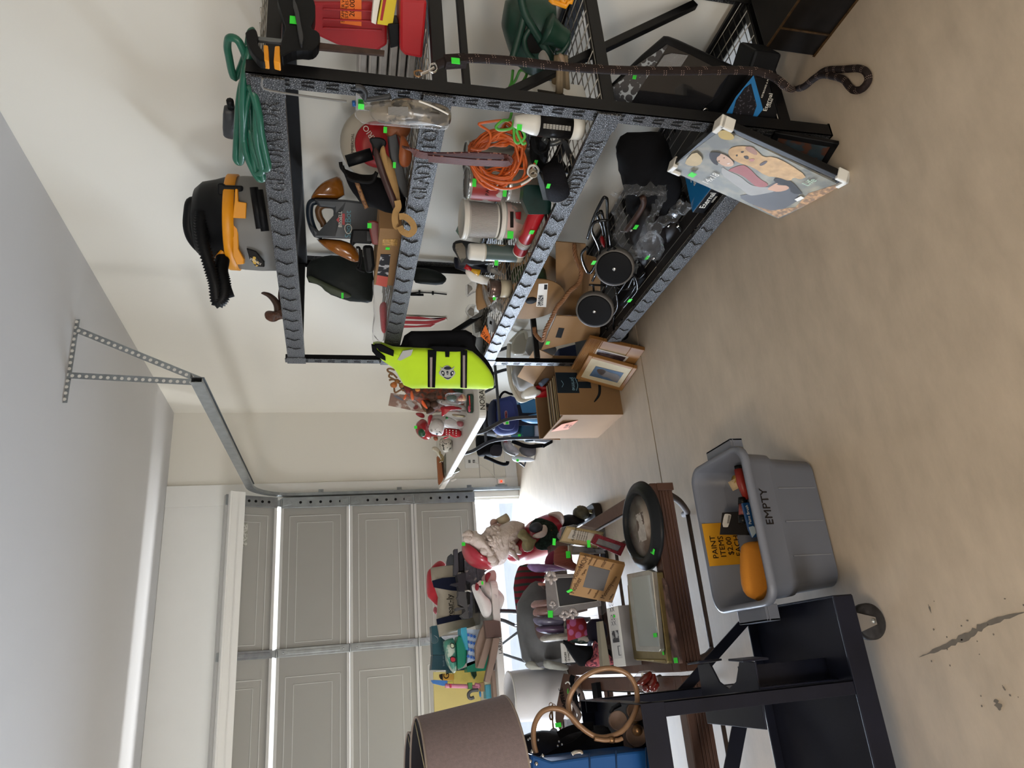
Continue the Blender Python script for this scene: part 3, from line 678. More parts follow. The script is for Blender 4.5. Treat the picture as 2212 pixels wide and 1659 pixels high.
v.text('BISSELL', 0.022, 'Z2', (1310,345), -0.087, 'white', roll=0); v.slab('logo_bar', 'Z2', [(1325,300),(1345,300),(1345,390),(1325,390)], -0.087, 0.002, 'red', bev=0)
v.slab('logo_bar', 'Z2', [(1275,350),(1300,325),(1300,375)], -0.087, 0.002, 'red', bev=0)
v.text('SpotBot', 0.036, 'Z2', (1372,385), -0.087, mat('logo_teal','5E93A0',0.5)); v.tube('logo_ring', 'Z2', [(1345,425),(1350,395),(1380,385),(1400,415),(1385,455),(1360,455)], -0.0875, 0.0018, 'white', closed=True)

v = V('tool_tote', 'open black rubber tool with coiled cable and hanging cords on the second shelf', 'power tool', 'Z1', (1640, 1250), X=1.76, z=SH2)
v.tube('cylindrical_handle', 'Z1', [(1360,1285),(1560,1225)], -0.06, 0.021, 'blackp', sm=0, n=16)
v.slab('grip', 'Z1', [(1530,1100),(1600,1090),(1670,1110),(1675,1160),(1610,1250),(1560,1240),(1570,1170)], -0.06, 0.04, 'blackp', bev=0.006, ch=1)
for i in range(5): v.tube('cord_loop', 'Z1', [(1310+i*14,1290+i*30),(1330+i*16,1350+i*20),(1420+i*8,1395+i*12),(1560,1405+i*10),(1600,1370)], -0.05-0.012*i, 0.0065, 'rubber')
v.puff('bag', 'Z1', [(1320,1330),(1450,1400),(1600,1390),(1650,1500),(1650,1700),(1560,1659),(1440,1600),(1350,1420)], -0.02, 0.10, 'blkcloth', base=True, amp=0.2)
v.tube('tan_lead', 'Z1', [(1440,1450),(1480,1560),(1520,1659)], -0.09, 0.008, mat('brown_braid','5A3B26',0.6,col2='8A6540',c2s=120))

v = V('tool_holster', 'brown and tan leather tool belt with orange pouch flopped over the second shelf', 'tool belt', 'Z1', (1790, 1400), X=1.66, z=SH2)
v.puff('suede_pouch', 'Z1', [(1620,1190),(1660,1150),(1670,1230),(1720,1280),(1760,1420),(1790,1600),(1750,1700),(1680,1500),(1620,1330)], -0.04, 0.05, 'suede', amp=0.15)
v.puff('leather_flap', 'Z1', [(1790,1080),(1830,1090),(1880,1200),(1875,1290),(1850,1335),(1790,1330),(1770,1260),(1780,1150)], -0.08, 0.035, mat('orange_leather','94502A',0.35,var=0.1), amp=0.1)
v.puff('leather_sheath', 'Z1', [(1565,1200),(1600,1150),(1680,1400),(1780,1640),(1760,1720),(1700,1600),(1600,1330)], -0.06, 0.03, 'dleather', amp=0.1)
v.slab('rubber_sheath', 'Z1', [(1680,1000),(1740,990),(1800,1300),(1820,1500),(1800,1600),(1740,1450),(1700,1250)], -0.0, 0.05, 'darkp', bev=0.004, ch=1, base=True)
v.puff('tan_glove', 'Z1', [(1660,975),(1760,965),(1880,970),(1870,1060),(1800,1120),(1760,1060),(1700,1095),(1670,1060)], -0.03, 0.06, 'leather', amp=0.2)
v.stk('Z1', (1667,1035), -0.065, 0.02, 0.012); v.stk('Z1', (1740,1315), -0.068, 0.02, 0.01)
v.strap('loose_strap', 'D2', [(1090,120),(1110,250),(1060,350),(1040,480),(1060,620),(1090,640)], -0.09, 0.022, 'suede', th=0.003)
v.strap('loose_strap', 'D2', [(1130,440),(1250,450),(1380,560),(1420,700),(1330,790),(1200,740),(1140,640)], [-0.12,-0.13,-0.14,-0.14,-0.14,-0.13,-0.12], 0.022, 'suede', th=0.003)

v = V('hanging_strap', 'burgundy striped strap looped over the second shelf beam', 'strap', 'Z1', (1830, 1180), X=1.515, rz=-90)
M['burg'] = mat('burgundy_webbing', '3A1416', 0.6, var=0.2, vs=60, col2='9A6A5E', c2s=90, kind='wave', c2lo=0.86, c2hi=0.92)
v.strap('webbing', 'F', [(878,318),(888,326),(915,335),(960,337),(1020,336),(1070,338),(1095,342),(1096,352),(1070,352),(1020,350),(960,345),(925,342)], [0.035,-0.008,-0.02,-0.02,-0.02,-0.02,-0.02,-0.03,-0.038,-0.037,-0.036,-0.03], 0.030, 'burg', th=0.005, normal=(0,0,1) and (0,-1,0.02))

v = V('boxed_item', 'long brown carton with a printed picture lying behind the second beam', 'carton', 'D2', (1100, 1000), X=1.60, z=SH2, rz=-88)
a = v.l('D2', (800,680)); b_ = v.l('Z2', (1600,870))
g = G(); g.box(a.x, b_.x, 0, 0.16, 0, 0.085) if a.x < b_.x else g.box(b_.x, a.x, 0, 0.16, 0, 0.085); bx = g.build('carton', 'card', v.t, bevel=0.002)
v.slab('printed_picture', 'D2', [(760,1190),(955,1195),(905,1640),(690,1600)], -0.001, 0.002, mat('print_dark', '2A2A30', 0.4, var=0.2, col2='A9A9AC', c2s=35, c2lo=.55, c2hi=.6), bx, bev=0)
v.slab('red_band', 'Z2', [(1605,790),(1690,795),(1680,885),(1592,865)], -0.001, 0.002, mat('print_red','B34A3C',0.4), bx, bev=0)
v.slab('tape', 'D2', [(800,890),(1095,890),(1090,1020),(790,1010)], -0.001, 0.0015, mat('shiny_tape','B08A50',0.15,var=0.4,vs=80,bump=1.0,bs=120), bx, bev=0)
v.stk('D2', (898,1075), -0.001, 0.016, 0.016, bx)

v = V('hair_dryer', 'black corded hand tool with a boxy head lying on the second shelf', 'power tool', 'D2', (720, 900), X=1.70, z=SH2)
v.slab('head', 'D2', [(190,690),(500,690),(560,730),(580,990),(240,970),(210,1040),(145,970)], 0, 0.07, 'blackp', bev=0.008)
v.slab('grip', 'D2', [(400,1010),(600,1010),(620,1200),(640,1420),(600,1560),(460,1560),(440,1400),(410,1200)], 0, 0.05, 'blackp', bev=0.012)
v.tube('power_cord', 'D2', [(440,1540),(330,1500),(280,1440),(340,1350),(340,1080),(270,1060)], -0.02, 0.005, 'rubber')
v.tube('power_cord', 'D2', [(340,1490),(380,1300),(370,1100)], -0.03, 0.005, 'rubber')
v.slab('rating_plate', 'D2', [(485,735),(560,735),(570,930),(490,930)], -0.037, 0.002, 'darkp', bev=0)
q = v.l('D2',(1100,900)); g = G(); g.box(q.x-0.08, q.x+0.08, -0.02, 0.05, 0, 0.05); g.build('battery_base', 'blackp', v.t, bevel=0.006)

v = V('red_pouch', 'dull red leather sheath standing behind the brown carton', 'sheath', 'D2', (820, 700), X=1.66, z=SH2)
v.slab('sheath', 'D2', [(500,520),(630,520),(680,700),(700,990),(590,1000),(540,760)], 0, 0.03, mat('maroon_leather','6E2E2A',0.4,var=0.2), bev=0.006, base=True)
v.stk('D2', (535,622), -0.017, 0.02, 0.016)

v = V('clear_wrapped_bundle', 'long crumpled clear plastic bag of red cloth at the far end of the second shelf', 'plastic bag', 'Z2', (1690, 1100), X=1.62, z=SH2)
v.puff('wrapping', 'Z2', [(1565,850),(1620,880),(1700,900),(1690,1100),(1660,1300),(1600,1320),(1560,1300),(1580,1100),(1575,1000)], 0, 0.10, M['frost'], amp=0.25, base=True)
v.puff('red_cloth', 'Z2', [(1620,1020),(1680,1000),(1680,1240),(1640,1250),(1625,1150)], 0, 0.05, 'redcloth', amp=0.2, base=0.005)

v = V('red_case', 'red plastic case holding boxes of staples, handwritten orange price card on its lid', 'case', 'F', (895, 40), X=1.88, z=SH2, rz=-62)
v.slab('lid', 'Z1', [(1080,0),(1080,220),(1130,270),(1280,340),(1440,380),(1600,390),(1680,340),(1680,150),(1560,0)], 0.06, 0.05, 'red', bev=0.008)
for y in (60,140,210): v.slab('lid_rib', 'Z1', [(1170,y),(1640,y+22),(1640,y+34),(1170,y+14)], 0.03, 0.02, 'red', bev=0.004)
v.slab('tray', 'Z1', [(1770,-60),(1770,340),(1810,380),(1885,400),(1895,-60)], -0.05, 0.16, 'red', bev=0.008, base=True)
v.slab('tray_lining', 'Z1', [(1680,160),(1770,150),(1775,330),(1700,350)], -0.04, 0.10, 'blackp', bev=0.004)
o = v.slab('price_card', 'Z1', [(1310,-40),(1310,185),(1478,208),(1478,-40)], 0.030, 0.0015, 'orangep', bev=0)
v.text('STAPLER W/', 0.0135, 'Z1', (1332,75), 0.0285, parent=o); v.text('STAPLES', 0.0135, 'Z1', (1362,75), 0.0285, parent=o); v.text('20.00', 0.022, 'Z1', (1405,65), 0.0285, parent=o)
v = V('staple_box', 'yellow staple carton lying in the red case', 'box', 'F', (850, 30), X=1.84, rz=-62)
v.slab('carton', 'Z1', [(1640,-30),(1600,175),(1720,192),(1755,-20)], 0, 0.05, mat('yellow_carton','D8C21F',0.5), bev=0.001)
v.slab('printed_stripe', 'Z1', [(1655,-30),(1625,160),(1645,165),(1680,-25)], -0.026, 0.001, 'red', bev=0)
v.slab('white_carton', 'Z1', [(1575,-30),(1555,165),(1590,180),(1625,-30)], 0.01, 0.045, 'paper', bev=0.001)
o = None
for i, (a0, a1) in enumerate(((1440,1515),(1522,1595),(1602,1675),(1683,1750),(1755,1820),(1826,1893))):
    v = V('clear_case', ['clear grey plastic bin at the top of the leaning row beside the red case', 'clear grey plastic bin second in the leaning row beside the red case', 'clear grey plastic bin third in the leaning row beside the red case', 'clear grey plastic bin fourth in the leaning row beside the red case', 'clear grey plastic bin fifth in the leaning row beside the red case', 'clear grey plastic bin lowest of the leaning row beside the red case'][i], 'storage case', 'Z1', (a1, 450), X=1.93, rz=-75, group='clear plastic cases beside the red case')
    q0 = v.l('Z1', (a1,450)); q1 = v.l('Z1', (a0,450)); h = q1.z-q0.z
    g = G(); g.box(-0.09, 0.09, -0.06, 0.10, 0, h-0.003); g.build('case_body', mat('cloudy_plastic','8E8A84',0.35,var=0.2,vs=25), v.t, bevel=0.003)
    g = G(); g.box(-0.094, 0.094, -0.064, 0.104, h*0.62, h*0.8); g.build('case_lid_rim', mat('cloudy_rim','A7A39C',0.3), v.t, bevel=0.002)
g = G()
g.box(1.86, 2.06, 1.70, 1.93, SH2-0.004, SH2-0.002)

v = V('camouflage_pouch', 'camouflage tube pouch in clear wrap hanging on the near rack post', 'pouch', 'F', (978, 240), X=1.475, rz=-72)
cam_m = mat('camouflage_print', '2E2A24', 0.35, var=0.3, vs=40, col2='6E6454', c2s=26, c2lo=.47, c2hi=.53, coat=0.6)
v.puff('pouch', 'Z1', [(1530,850),(1700,830),(1720,800),(1850,795),(1900,810),(2140,850),(2200,890),(2195,990),(2120,985),(1860,975),(1700,970),(1560,950)], 0, 0.075, cam_m, amp=0.06, n=4, e=0.35)
v.puff('clear_wrap', 'Z1', [(1440,880),(1440,950),(1560,960),(1860,985),(2130,1000),(2185,1015),(2200,880),(2130,855),(1860,800),(1700,815),(1540,850)], 0, 0.090, 'filmt', amp=0.15, n=4, e=0.35)
v.slab('paper_insert', 'Z1', [(1690,850),(1850,850),(1850,920),(1690,915)], -0.046, 0.002, mat('grey_insert','8D8A84',0.6,col2='4A4844',c2s=140,kind='wave'), bev=0)
v.tube('tie_cord', 'Z1', [(1935,805),(2050,850),(2170,910)], -0.048, 0.0025, 'white')
v = V('garden_shears', 'steel shears with dark grips hanging from the near rack post', 'shears', 'Z1', (1500, 880), X=1.505, rz=-90)
v.slab('blade', 'Z1', [(1435,740),(1470,760),(1500,800),(1505,870),(1545,880),(1430,875)], -0.02, 0.004, 'chrome', bev=0.001)
v.slab('blade', 'Z1', [(1500,810),(1570,840),(1650,830),(1720,800),(1700,790),(1600,800),(1510,812)], -0.024, 0.004, 'chrome', bev=0.001)
v.tube('grip', 'Z1', [(1430,690),(1480,700),(1510,740),(1510,790),(1600,785),(1710,765)], -0.02, 0.007, 'darkp')
v.tube('cord_lanyard', 'Z1', [(690,625),(685,680),(715,712),(850,740),(1100,775),(1360,808)], [-0.010,-0.012,-0.012,-0.012,-0.012,-0.015], 0.003, 'greyp')
v.tube('blue_cap', 'Z1', [(1405,825),(1430,825)], -0.02, 0.008, 'bluep', sm=0); v.stk('Z1', (1475,848), -0.03, 0.02, 0.016)

# ---------------------------------------------------------------- third shelf
def lath(v, name, k, p, prof, m, dy=0.0, rot=None, n=28, parent=None):
    """turned piece: profile in metres, axis up unless rotated"""
    q = v.l(k, p, dy); g = G(); g.tf(Matrix.Translation(q) @ (rot.to_4x4() if rot else Matrix.Identity(4))); g.lathe(prof, n)
    return g.build(name, m, parent or v.t)
v = V('spray_bottle', 'white bottle with a black label and tapered cap beside the near post, third shelf', 'bottle', 'F', (1262, 285), X=1.60, z=SH3)
h = v.l('F', (1110,268)).z
lath(v, 'bottle', 'F', (1262,278), [(0.034,0),(0.038,0.006),(0.038,h*.18)], 'white').location.z = -v.l('F',(1262,278)).z
q = v.l('F',(1262,278)).x
g = G(); g.lathe([(0.0385,h*.18),(0.0385,h*.66)], 28, (q,0,0)); g.build('black_label', mat('black_label','151414',0.3), v.t)
g = G(); g.lathe([(0.037,h*.66),(0.035,h*.75),(0.020,h*.97),(0.017,h)], 28, (q,0,0)); g.build('cap', 'white', v.t)
for i in range(9): text('lettering', 'Illlllll', 0.012, v.t, (q-0.004, -0.0388, h*(0.60-0.045*i)), (R(90),0,0), 'white', sx=0.7)
v.stk('F', (1122,275), -0.038, 0.018, 0.016)

v = V('extension_cord', 'tangled coil of orange extension cord standing on the third shelf', 'cord', 'F', (1150, 340), X=1.66, z=SH3, rz=-75)
M['orangec'] = mat('orange_cord', 'C25A22', 0.4, var=0.15, vs=5)
rr = random.Random(4)
c = v.l('F', (1082,338)); ra = abs(v.l('F',(1082,400)).x - v.l('F',(1082,275)).x)/2; rb = (v.l('F',(1010,338)).z - v.l('F',(1150,338)).z)/2
pts = []
for i in range(19*10):
    a = 2*PI*i/10; t_ = i/190; k1 = 0.80 + 0.2*math.sin(i*0.37) ; 
    z_ = max(-c.z+0.006, rb*(0.72+0.26*math.cos(i*0.61))*math.sin(a)); pts.append(Vector((c.x + ra*(0.78+0.22*math.sin(i*.29))*math.cos(a), rr.uniform(-0.035,0.035), c.z + z_)))
g = G(); g.tube(smoothpath(pts, 3), 0.0046, 7); g.build('cord', 'orangec', v.t)
v.tube('cord_wrap', 'Z3', [(500,1180),(560,1190),(640,1170),(660,1060),(580,1000),(590,980),(780,960),(830,1010),(700,1080),(620,1180)], [-.045]*10, 0.0045, 'orangec')
v.tube('cord_wrap', 'Z3', [(500,1240),(560,1370),(700,1440),(860,1450),(960,1400),(1015,1300)], [-.048]*6, 0.0045, 'orangec')
v.tube('cord_wrap', 'Z3', [(500,1300),(600,1430),(740,1500),(880,1490),(980,1430)], [-.05]*5, 0.0045, 'orangec')
v.tube('white_tail', 'Z3', [(905,1470),(960,1440),(1010,1400),(1045,1360),(1020,1320),(975,1325),(960,1380),(1000,1410),(1020,1370),(1000,1330)], -0.055, 0.004, 'white')
v = V('lime_cord', 'bundle of bright green cord hung over the orange cord behind the near post', 'cord', 'Z3', (940, 1130), X=1.62, rz=-80)
M['limec'] = mat('lime_cord', '4FA03A', 0.45, var=0.1)
v.tube('cord', 'Z3', [(840,560),(830,650),(810,700),(860,640),(900,560),(950,590),(900,680),(850,760),(820,940),(760,960),(705,1010),(740,1035),(830,1020),(850,960),(850,1100),(880,1140),(935,1090),(900,1020),(870,1040),(915,1140),(945,1135),(930,1060)], [.25,.25,.25,.24,.22,.2,.15,.1,.02,-.02,-.03,-.03,-.03,-.02,-.03,-.03,-.03,-.03,-.03,-.03,-.03], 0.0048, 'limec')

def can(name, label, k, p, r, h, X, z, mats, cat='can', group=None, lab=None, rz=None, dy=0):
    v = V(name, label, cat, k, p, X=X, z=z, group=group, rz=rz)
    g = G(); g.lathe([(r*.96,0),(r,0.003),(r,h-0.004),(r*.97,h),(r*.9,h-0.003),(0.001,h-0.004)], 30); g.build('can_body', mats[0], v.t)
    g = G(); g.lathe([(r*1.03,h-0.006),(r*1.03,h+0.002),(r*.95,h+0.002),(r*.95,h-0.006)], 30, cap=False); g.build('can_rim', 'chrome', v.t)
    if len(mats) > 1:
        g = G(); g.lathe([(r*1.004,h*.12),(r*1.004,h*.9)], 30, cap=False); g.build('paper_label', mats[1], v.t)
    return v
sil = mat('tin_silver', '9A9690', 0.3, 0.8, var=0.1)
v = can('paint_can', 'red and silver paint can standing on the stacked tin behind the orange cord', 'F', (1070,400), 0.062, 0.155, 1.76, SH3+0.13, [sil, mat('can_label_red','8C2720',0.4,col2='A9A49C',c2s=9,c2lo=.5,c2hi=.52)])
v.stk('Z3', (533,1455), -0.066, 0.03, 0.015); v.text('PAINT', 0.02, 'Z3', (640,1500), -0.066)
v = can('paint_can', 'lower tin with a pale text label carrying the red paint can', 'F', (1125,402), 0.062, 0.128, 1.76, SH3, [sil, mat('can_label_text','9C958B',0.6,col2='5E5850',c2s=120,kind='wave',c2lo=.6,c2hi=.7)])
v.stk('Z3', (775,1535), -0.066, 0.03, 0.015)
v = can('paint_can', 'dull tin standing furthest back, half hidden behind the orange cord', 'F', (1075,345), 0.062, 0.27, 1.92, SH3, [sil])
def bucket(label, k, p, r, h, X, z, lm, tall=0.0):
    v = V('bucket', label, 'bucket', k, p, X=X, z=z)
    g = G(); g.lathe([(r*.88,0),(r*.9,0.004),(r*.97,h*.86),(r*1.0,h*.86)], 32); g.build('pail', 'white', v.t)
    g = G(); g.lathe([(r*.903,h*.06),(r*.965,h*.80)], 32, cap=False)
    g.v = [(x*1.006, y*1.006, z_) for x, y, z_ in g.v]; g.build('paper_label', lm, v.t)
    g = G(); g.lathe([(r*1.0,h*.84),(r*1.07,h*.85),(r*1.07,h*.90),(r*1.03,h*.91),(r*1.05,h*.93),(r*1.05,h*.985),(r*.98,h),(r*.95,h*.975),(0.001,h*.975)], 32); g.build('lid', 'white', v.t)
    return v
v = bucket('lower white tub with red and black label under the stacked tub', 'F', (1130,478), 0.078, 0.125, 1.72, SH3, mat('tub_label','C9A9A2',0.5,col2='9C9892',c2s=7,c2lo=.52,c2hi=.54))
v.slab('black_patch', 'Z4', [(820,285),(845,285),(845,412),(820,412)], -0.079, 0.003, 'ink', bev=0); v.slab('red_patch', 'Z4', [(860,290),(905,285),(900,350),(865,340)], -0.079, 0.003, 'red', bev=0)
v.stk('Z4', (820,470), -0.08, 0.03, 0.025)
v = bucket('upper grey labelled tub stacked on the white tub on the third shelf', 'F', (1075,478), 0.078, 0.15, 1.72, SH3+0.127, mat('tub_label_grey','7E7A78',0.5,col2='B9B5AE',c2s=60,kind='wave',c2lo=.62,c2hi=.7))
v = V('green_carton', 'tall dark green and amber carton lettered in white behind the tubs', 'carton', 'Z4', (600,400), X=1.86, z=SH3)
v.slab('carton', 'Z4', [(393,440),(440,330),(490,335),(490,490),(420,480)], 0, 0.06, mat('carton_green','135C40',0.4), base=True); v.text("Ram's Board", 0.020, 'Z4', (460,420), -0.031, 'white', roll=0)
v.slab('side_panel', 'Z4', [(455,220),(600,235),(690,250),(690,300),(455,300)], 0.05, 0.05, mat('dark_carton','2B1A14',0.5))
v = V('spray_can', 'tall white can with a dark green label standing on the third shelf', 'spray can', 'F', (1138, 550), X=1.63, z=SH3)
h = v.l('F',(1012,550)).z; r = 0.036
g = G(); g.lathe([(r*.9,0),(r,0.006),(r,h*.72),(r*.9,h*.735)], 28); g.build('can_body', mat('cream_tin','B9B2A2',0.4), v.t)
g = G(); g.lathe([(r*1.01,h*.12),(r*1.01,h*.70)], 28, cap=False); g.build('label_wrap', mat('slate_label','4C5A58',0.4,col2='B39B76',c2s=6,c2lo=.5,c2hi=.52), v.t)
g = G(); g.lathe([(r*1.06,h*.72),(r*1.06,h*.75),(r*1.0,h*.76),(r*.98,h*.97),(r*.9,h)], 28); g.build('cap', 'white', v.t)
v.stk('D3', (775,470), -r-0.003, 0.022, 0.016)
v = V('sealant_tube', 'bright red cardboard tube lying along the third beam', 'tube', 'F', (1137, 545), X=1.60, z=SH3+0.018, rz=-90)
a = v.l('F',(1137,430)); b_ = v.l('F',(1140,543)); r = 0.030
a.z = b_.z = r
g = G(); g.cyl(a, b_, r, n=28); g.build('tube', 'red', v.t); d = (b_-a).normalized()
g = G(); g.cyl(b_, b_+d*0.006, r*1.01, n=28); g.cyl(b_+d*.006, b_+d*0.007, r*.8, n=28); g.build('end_cap', 'white', v.t)
g = G(); p0 = a+(b_-a)*.74; g.cyl(p0, p0+d*0.04, r*1.004, n=28); g.build('barcode_label', mat('barcode','CFCBC4',0.6,col2='3A3430',c2s=50,kind='wave',c2lo=.45,c2hi=.5), v.t)
v.stk('Z4', (955,445), -r-0.002, 0.026, 0.018)
v.t.location.z = SH3
v = V('twine_spool', 'cone of black twine with a pale end on the third beam', 'spool', 'F', (1200, 400), X=1.525, z=SH3+0.012, rz=-80)
a = v.l('E1', (600,1130)); b_ = v.l('E1', (660,1420))
g = G(); g.tube([a, b_], [0.038,0.042], 26); g.build('wound_twine', mat('black_twine','15151A',0.85,bump=0.8,bs=300), v.t)
d = (b_-a).normalized(); g = G(); g.tube([b_, b_+d*0.006], [0.040,0.038], 26); g.tube([b_+d*0.0055, b_+d*0.007], [0.006,0.006], 10); g.build('spool_end', mat('grey_core','8E8780',0.7), v.t)
v.stk('E1', (540,1325), -0.043, 0.02, 0.012)
v = V('green_box', 'dark green six sided packet standing at the middle of the third shelf', 'packet', 'Z4', (1060,200), X=1.60, z=SH3)
v.slab('packet', 'Z4', [(915,80),(970,70),(1050,75),(1085,210),(1060,300),(955,305),(905,190)], 0, 0.05, mat('packet_green','0E2B27',0.3,var=0.3,vs=20), base=True)
v = V('door_closer', 'grey metal bracket arm with coiled springs on the third shelf', 'bracket', 'E1', (520,1400), X=1.60, z=SH3, rz=-80)
v.slab('arm', 'E1', [(380,1130),(420,1140),(620,1480),(590,1640),(480,1520)], 0, 0.012, 'galvd', base=True)
v.slab('arm', 'E1', [(700,760),(770,780),(890,1040),(860,1110),(820,1090)], 0.0, 0.012, 'darkp')
for c_, cnt in (((350,1150),3),((900,1160),5)):
    pts = []; q = v.l('E1', c_, -0.03)
    for i in range(cnt*12+1): a = 2*PI*i/12; pts.append((q.x+0.013*math.cos(a), -0.03-0.0055*i/12*1.0, q.z+0.013*math.sin(a)))
    g = G(); g.tube(pts, 0.0026, 6); g.build('spring', mat('old_spring','9E9482',0.5,0.4), v.t)
v = V('black_cable', 'coil of thick black cable behind the labelled bottle on the third shelf', 'cable', 'E1', (560,1100), X=1.70, z=SH3, rz=-80)
for i in range(4): v.tube('cable_loop', 'E1', [(330+i*12,720),(350+i*12,850),(420+i*10,930-i*8),(500+i*8,880),(560,760)], -0.02-i*0.004, 0.0035, 'rubber')
v.tube('hose_loop', 'E1', [(370,760),(380,1000),(480,1100),(600,1060),(700,880),(740,760)], 0.02, 0.018, 'rubber', n=10)
v.tube('hose_loop', 'E1', [(480,740),(560,800),(640,790),(700,760)], 0.0, 0.010, 'galvd')
v.tube('hose_end', 'E1', [(690,1040),(740,1120),(800,1130),(850,1080)], -0.03, 0.013, 'rubber')
v.puff('cable_heap', 'E1', [(330,720),(900,740),(900,960),(640,1060),(400,1020)], 0.10, 0.06, mat('black_heap','1A1B1F',0.5,var=0.4,vs=40,bump=1.0,bs=60), amp=0.2, base=True)
v.stk('E1', (385,1035), -0.03, 0.022, 0.012)

# green watering bag and garden gloves
v = V('watering_can', 'large dark green plastic watering can at the near end of the third shelf', 'watering can', 'E4', (1200,700), X=1.86, z=SH3, rz=-60)
M['gcan'] = mat('dark_green_plastic','16372C',0.4,var=0.12,vs=6)
v.puff('can_body', 'E4', [(140,-100),(45,420),(50,540),(210,1050),(330,1200),(540,1350),(700,1300),(900,1000),(1000,700),(990,400),(960,-100)], 0.06, 0.20, M['gcan'], ch=1, n=4, e=0.25, base=0.0)
v.tube('handle', 'E4', [(370,-80),(440,220),(560,450),(760,780),(900,1000),(1000,1130)], -0.06, 0.013, M['gcan'])
v.tube('handle', 'E4', [(430,280),(380,480),(310,750),(230,1030)], -0.05, 0.012, M['gcan'])
v.tube('handle', 'E4', [(440,340),(560,450),(440,700),(480,930),(600,1060)], -0.055, 0.009, M['gcan'])
v.tube('spout', 'E4', [(820,520),(1000,620),(1170,720)], -0.07, [0.05,0.035,0.03], M['gcan'], n=12)
v.tube('spout_rim', 'E4', [(1150,680),(1220,720),(1200,800),(1100,940),(1000,960)], -0.09, 0.008, M['gcan'])
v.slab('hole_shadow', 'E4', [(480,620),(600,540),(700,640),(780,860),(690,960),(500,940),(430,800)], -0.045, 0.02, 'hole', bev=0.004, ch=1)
v = V('yellow_clip', 'small yellow plastic frame hanging at the top edge of the green watering can', 'clip', 'E4', (1000,60), X=1.72, rz=-70)
v.tube('frame', 'E4', [(900,-20),(950,30),(1180,110),(1220,30),(1270,40),(1280,-20)], 0, 0.008, 'yelp', sm=0, n=6)
v.tube('frame', 'E4', [(1090,-20),(1160,50),(1180,-20)], 0, 0.006, 'yelp', sm=0, n=6)
v = V('garden_tools', 'clump of old wooden tool handles and rags in front of the watering can', 'garden tools', 'E4', (1150,1200), X=1.72, z=SH3, rz=-70)
rr = random.Random(2)
for i in range(7):
    x0 = 870+i*48; v.tube('tool_handle', 'E4', [(1030+i*22,960-i*10+rr.uniform(-40,40)),(1170+i*5,1100),(940+i*46,1480),(900+i*50,1659)][(0 if i%2 else 2):][:2] if False else [(1020+i*24,1000),(960+i*42,1659)], 0.03*rr.uniform(-1,1), 0.009, mat('old_handle','7A6A52',0.7,var=0.2), sm=0)
v.puff('rag', 'E4', [(690,980),(780,880),(870,1000),(900,1110),(830,1150),(700,1080)], -0.02, 0.03, 'greycloth', amp=0.2)
v.puff('pale_glove', 'E4', [(1040,980),(1120,960),(1180,1100),(1120,1140),(1060,1060)], -0.03, 0.03, mat('pale_glove','8E7A66',0.8), amp=0.2)
v.slab('grey_comb', 'Z3', [(1040,720),(1230,750),(1330,790),(1040,760)], -0.03, 0.02, mat('grey_bristle','3A3630',0.8))
v = V('white_tray', 'white plastic tray edge showing behind the near post', 'tray', 'Z3', (1000,740), X=1.68, z=SH3, rz=-80)
v.slab('tray', 'Z3', [(905,745),(1000,700),(1040,715),(1040,775)], 0, 0.10, 'white', base=True)

# blister packs and small parts on the far half of the third shelf
pk = [('clear_packet', 'clear hardware packet leaning above the duct tape roll', [(325,740),(420,790),(440,860),(380,920),(330,1000)], 1.80, 'frost'),
      ('clear_packet', 'crumpled clear hardware packet at the far end of the third shelf', [(310,1180),(380,1080),(460,1130),(470,1260),(430,1310),(350,1270)], 1.78, 'frost'),
      ('brown_packet', 'flat brown card packet standing mid shelf behind the tape roll', [(480,800),(560,760),(575,900),(580,1060),(520,1180),(470,1140)], 1.72, 'card'),
      ('card_packet', 'white price card clipped to small parts, leaning over the brown packet', [(318,570),(350,575),(510,750),(480,800),(430,770),(320,640)], 1.70, 'paper'),
      ('clear_packet', 'long clear packet with a red spot leaning behind the tape roll', [(560,760),(620,850),(640,1000),(690,1240),(670,1260),(600,1060),(570,900)], 1.68, 'frost'),
      ('clear_packet', 'bundled narrow clear packets at the far corner of the third shelf', [(410,1310),(470,1300),(560,1180),(600,1340),(560,1560),(440,1600),(420,1450)], 1.76, 'frost'),
      ('glass_jar', 'clear jar of dark hardware behind the green labelled can', [(640,520),(720,510),(860,650),(860,690),(740,640),(650,610)], 1.72, 'frost'),
      ('grey_packet', 'dark wrapped packet with camouflage cord above the tubs', [(140,150),(270,125),(330,210),(350,420),(260,540),(170,340),(130,260)], 1.84, 'darkp'),
      ('blue_packet', 'small dark blue packet behind the green labelled can', [(145,430),(160,370),(240,520),(240,600),(160,590)], 1.82, 'blueblk')]
for nm, lb, pts, X, m in pk:
    cx = sum(p[0] for p in pts)/len(pts); cy = sum(p[1] for p in pts)/len(pts)
    v = V(nm, lb, nm.split('_')[1], 'D3', (cx, cy), X=X, z=SH3)
    o = v.puff('wrapper', 'D3', pts, 0, 0.05, m, ch=1, amp=0.15, n=3, e=0.4, base=True)
    if m == 'frost':
        v.slab('hardware', 'D3', [(cx+(p[0]-cx)*.6, cy+(p[1]-cy)*.6) for p in pts], 0, 0.02, mat('loose_hardware','6A655C',0.45,0.4,var=0.5,vs=60))
    if m == 'darkp': v.slab('camouflage_print', 'D3', [(cx+(p[0]-cx)*.75, cy+(p[1]-cy)*.75) for p in pts], -0.022, 0.012, cam_m)
v = V('glue_tube', 'yellow tube with a red cap lying on the packets', 'tube', 'D3', (420,560), X=1.70, z=SH3+0.14)
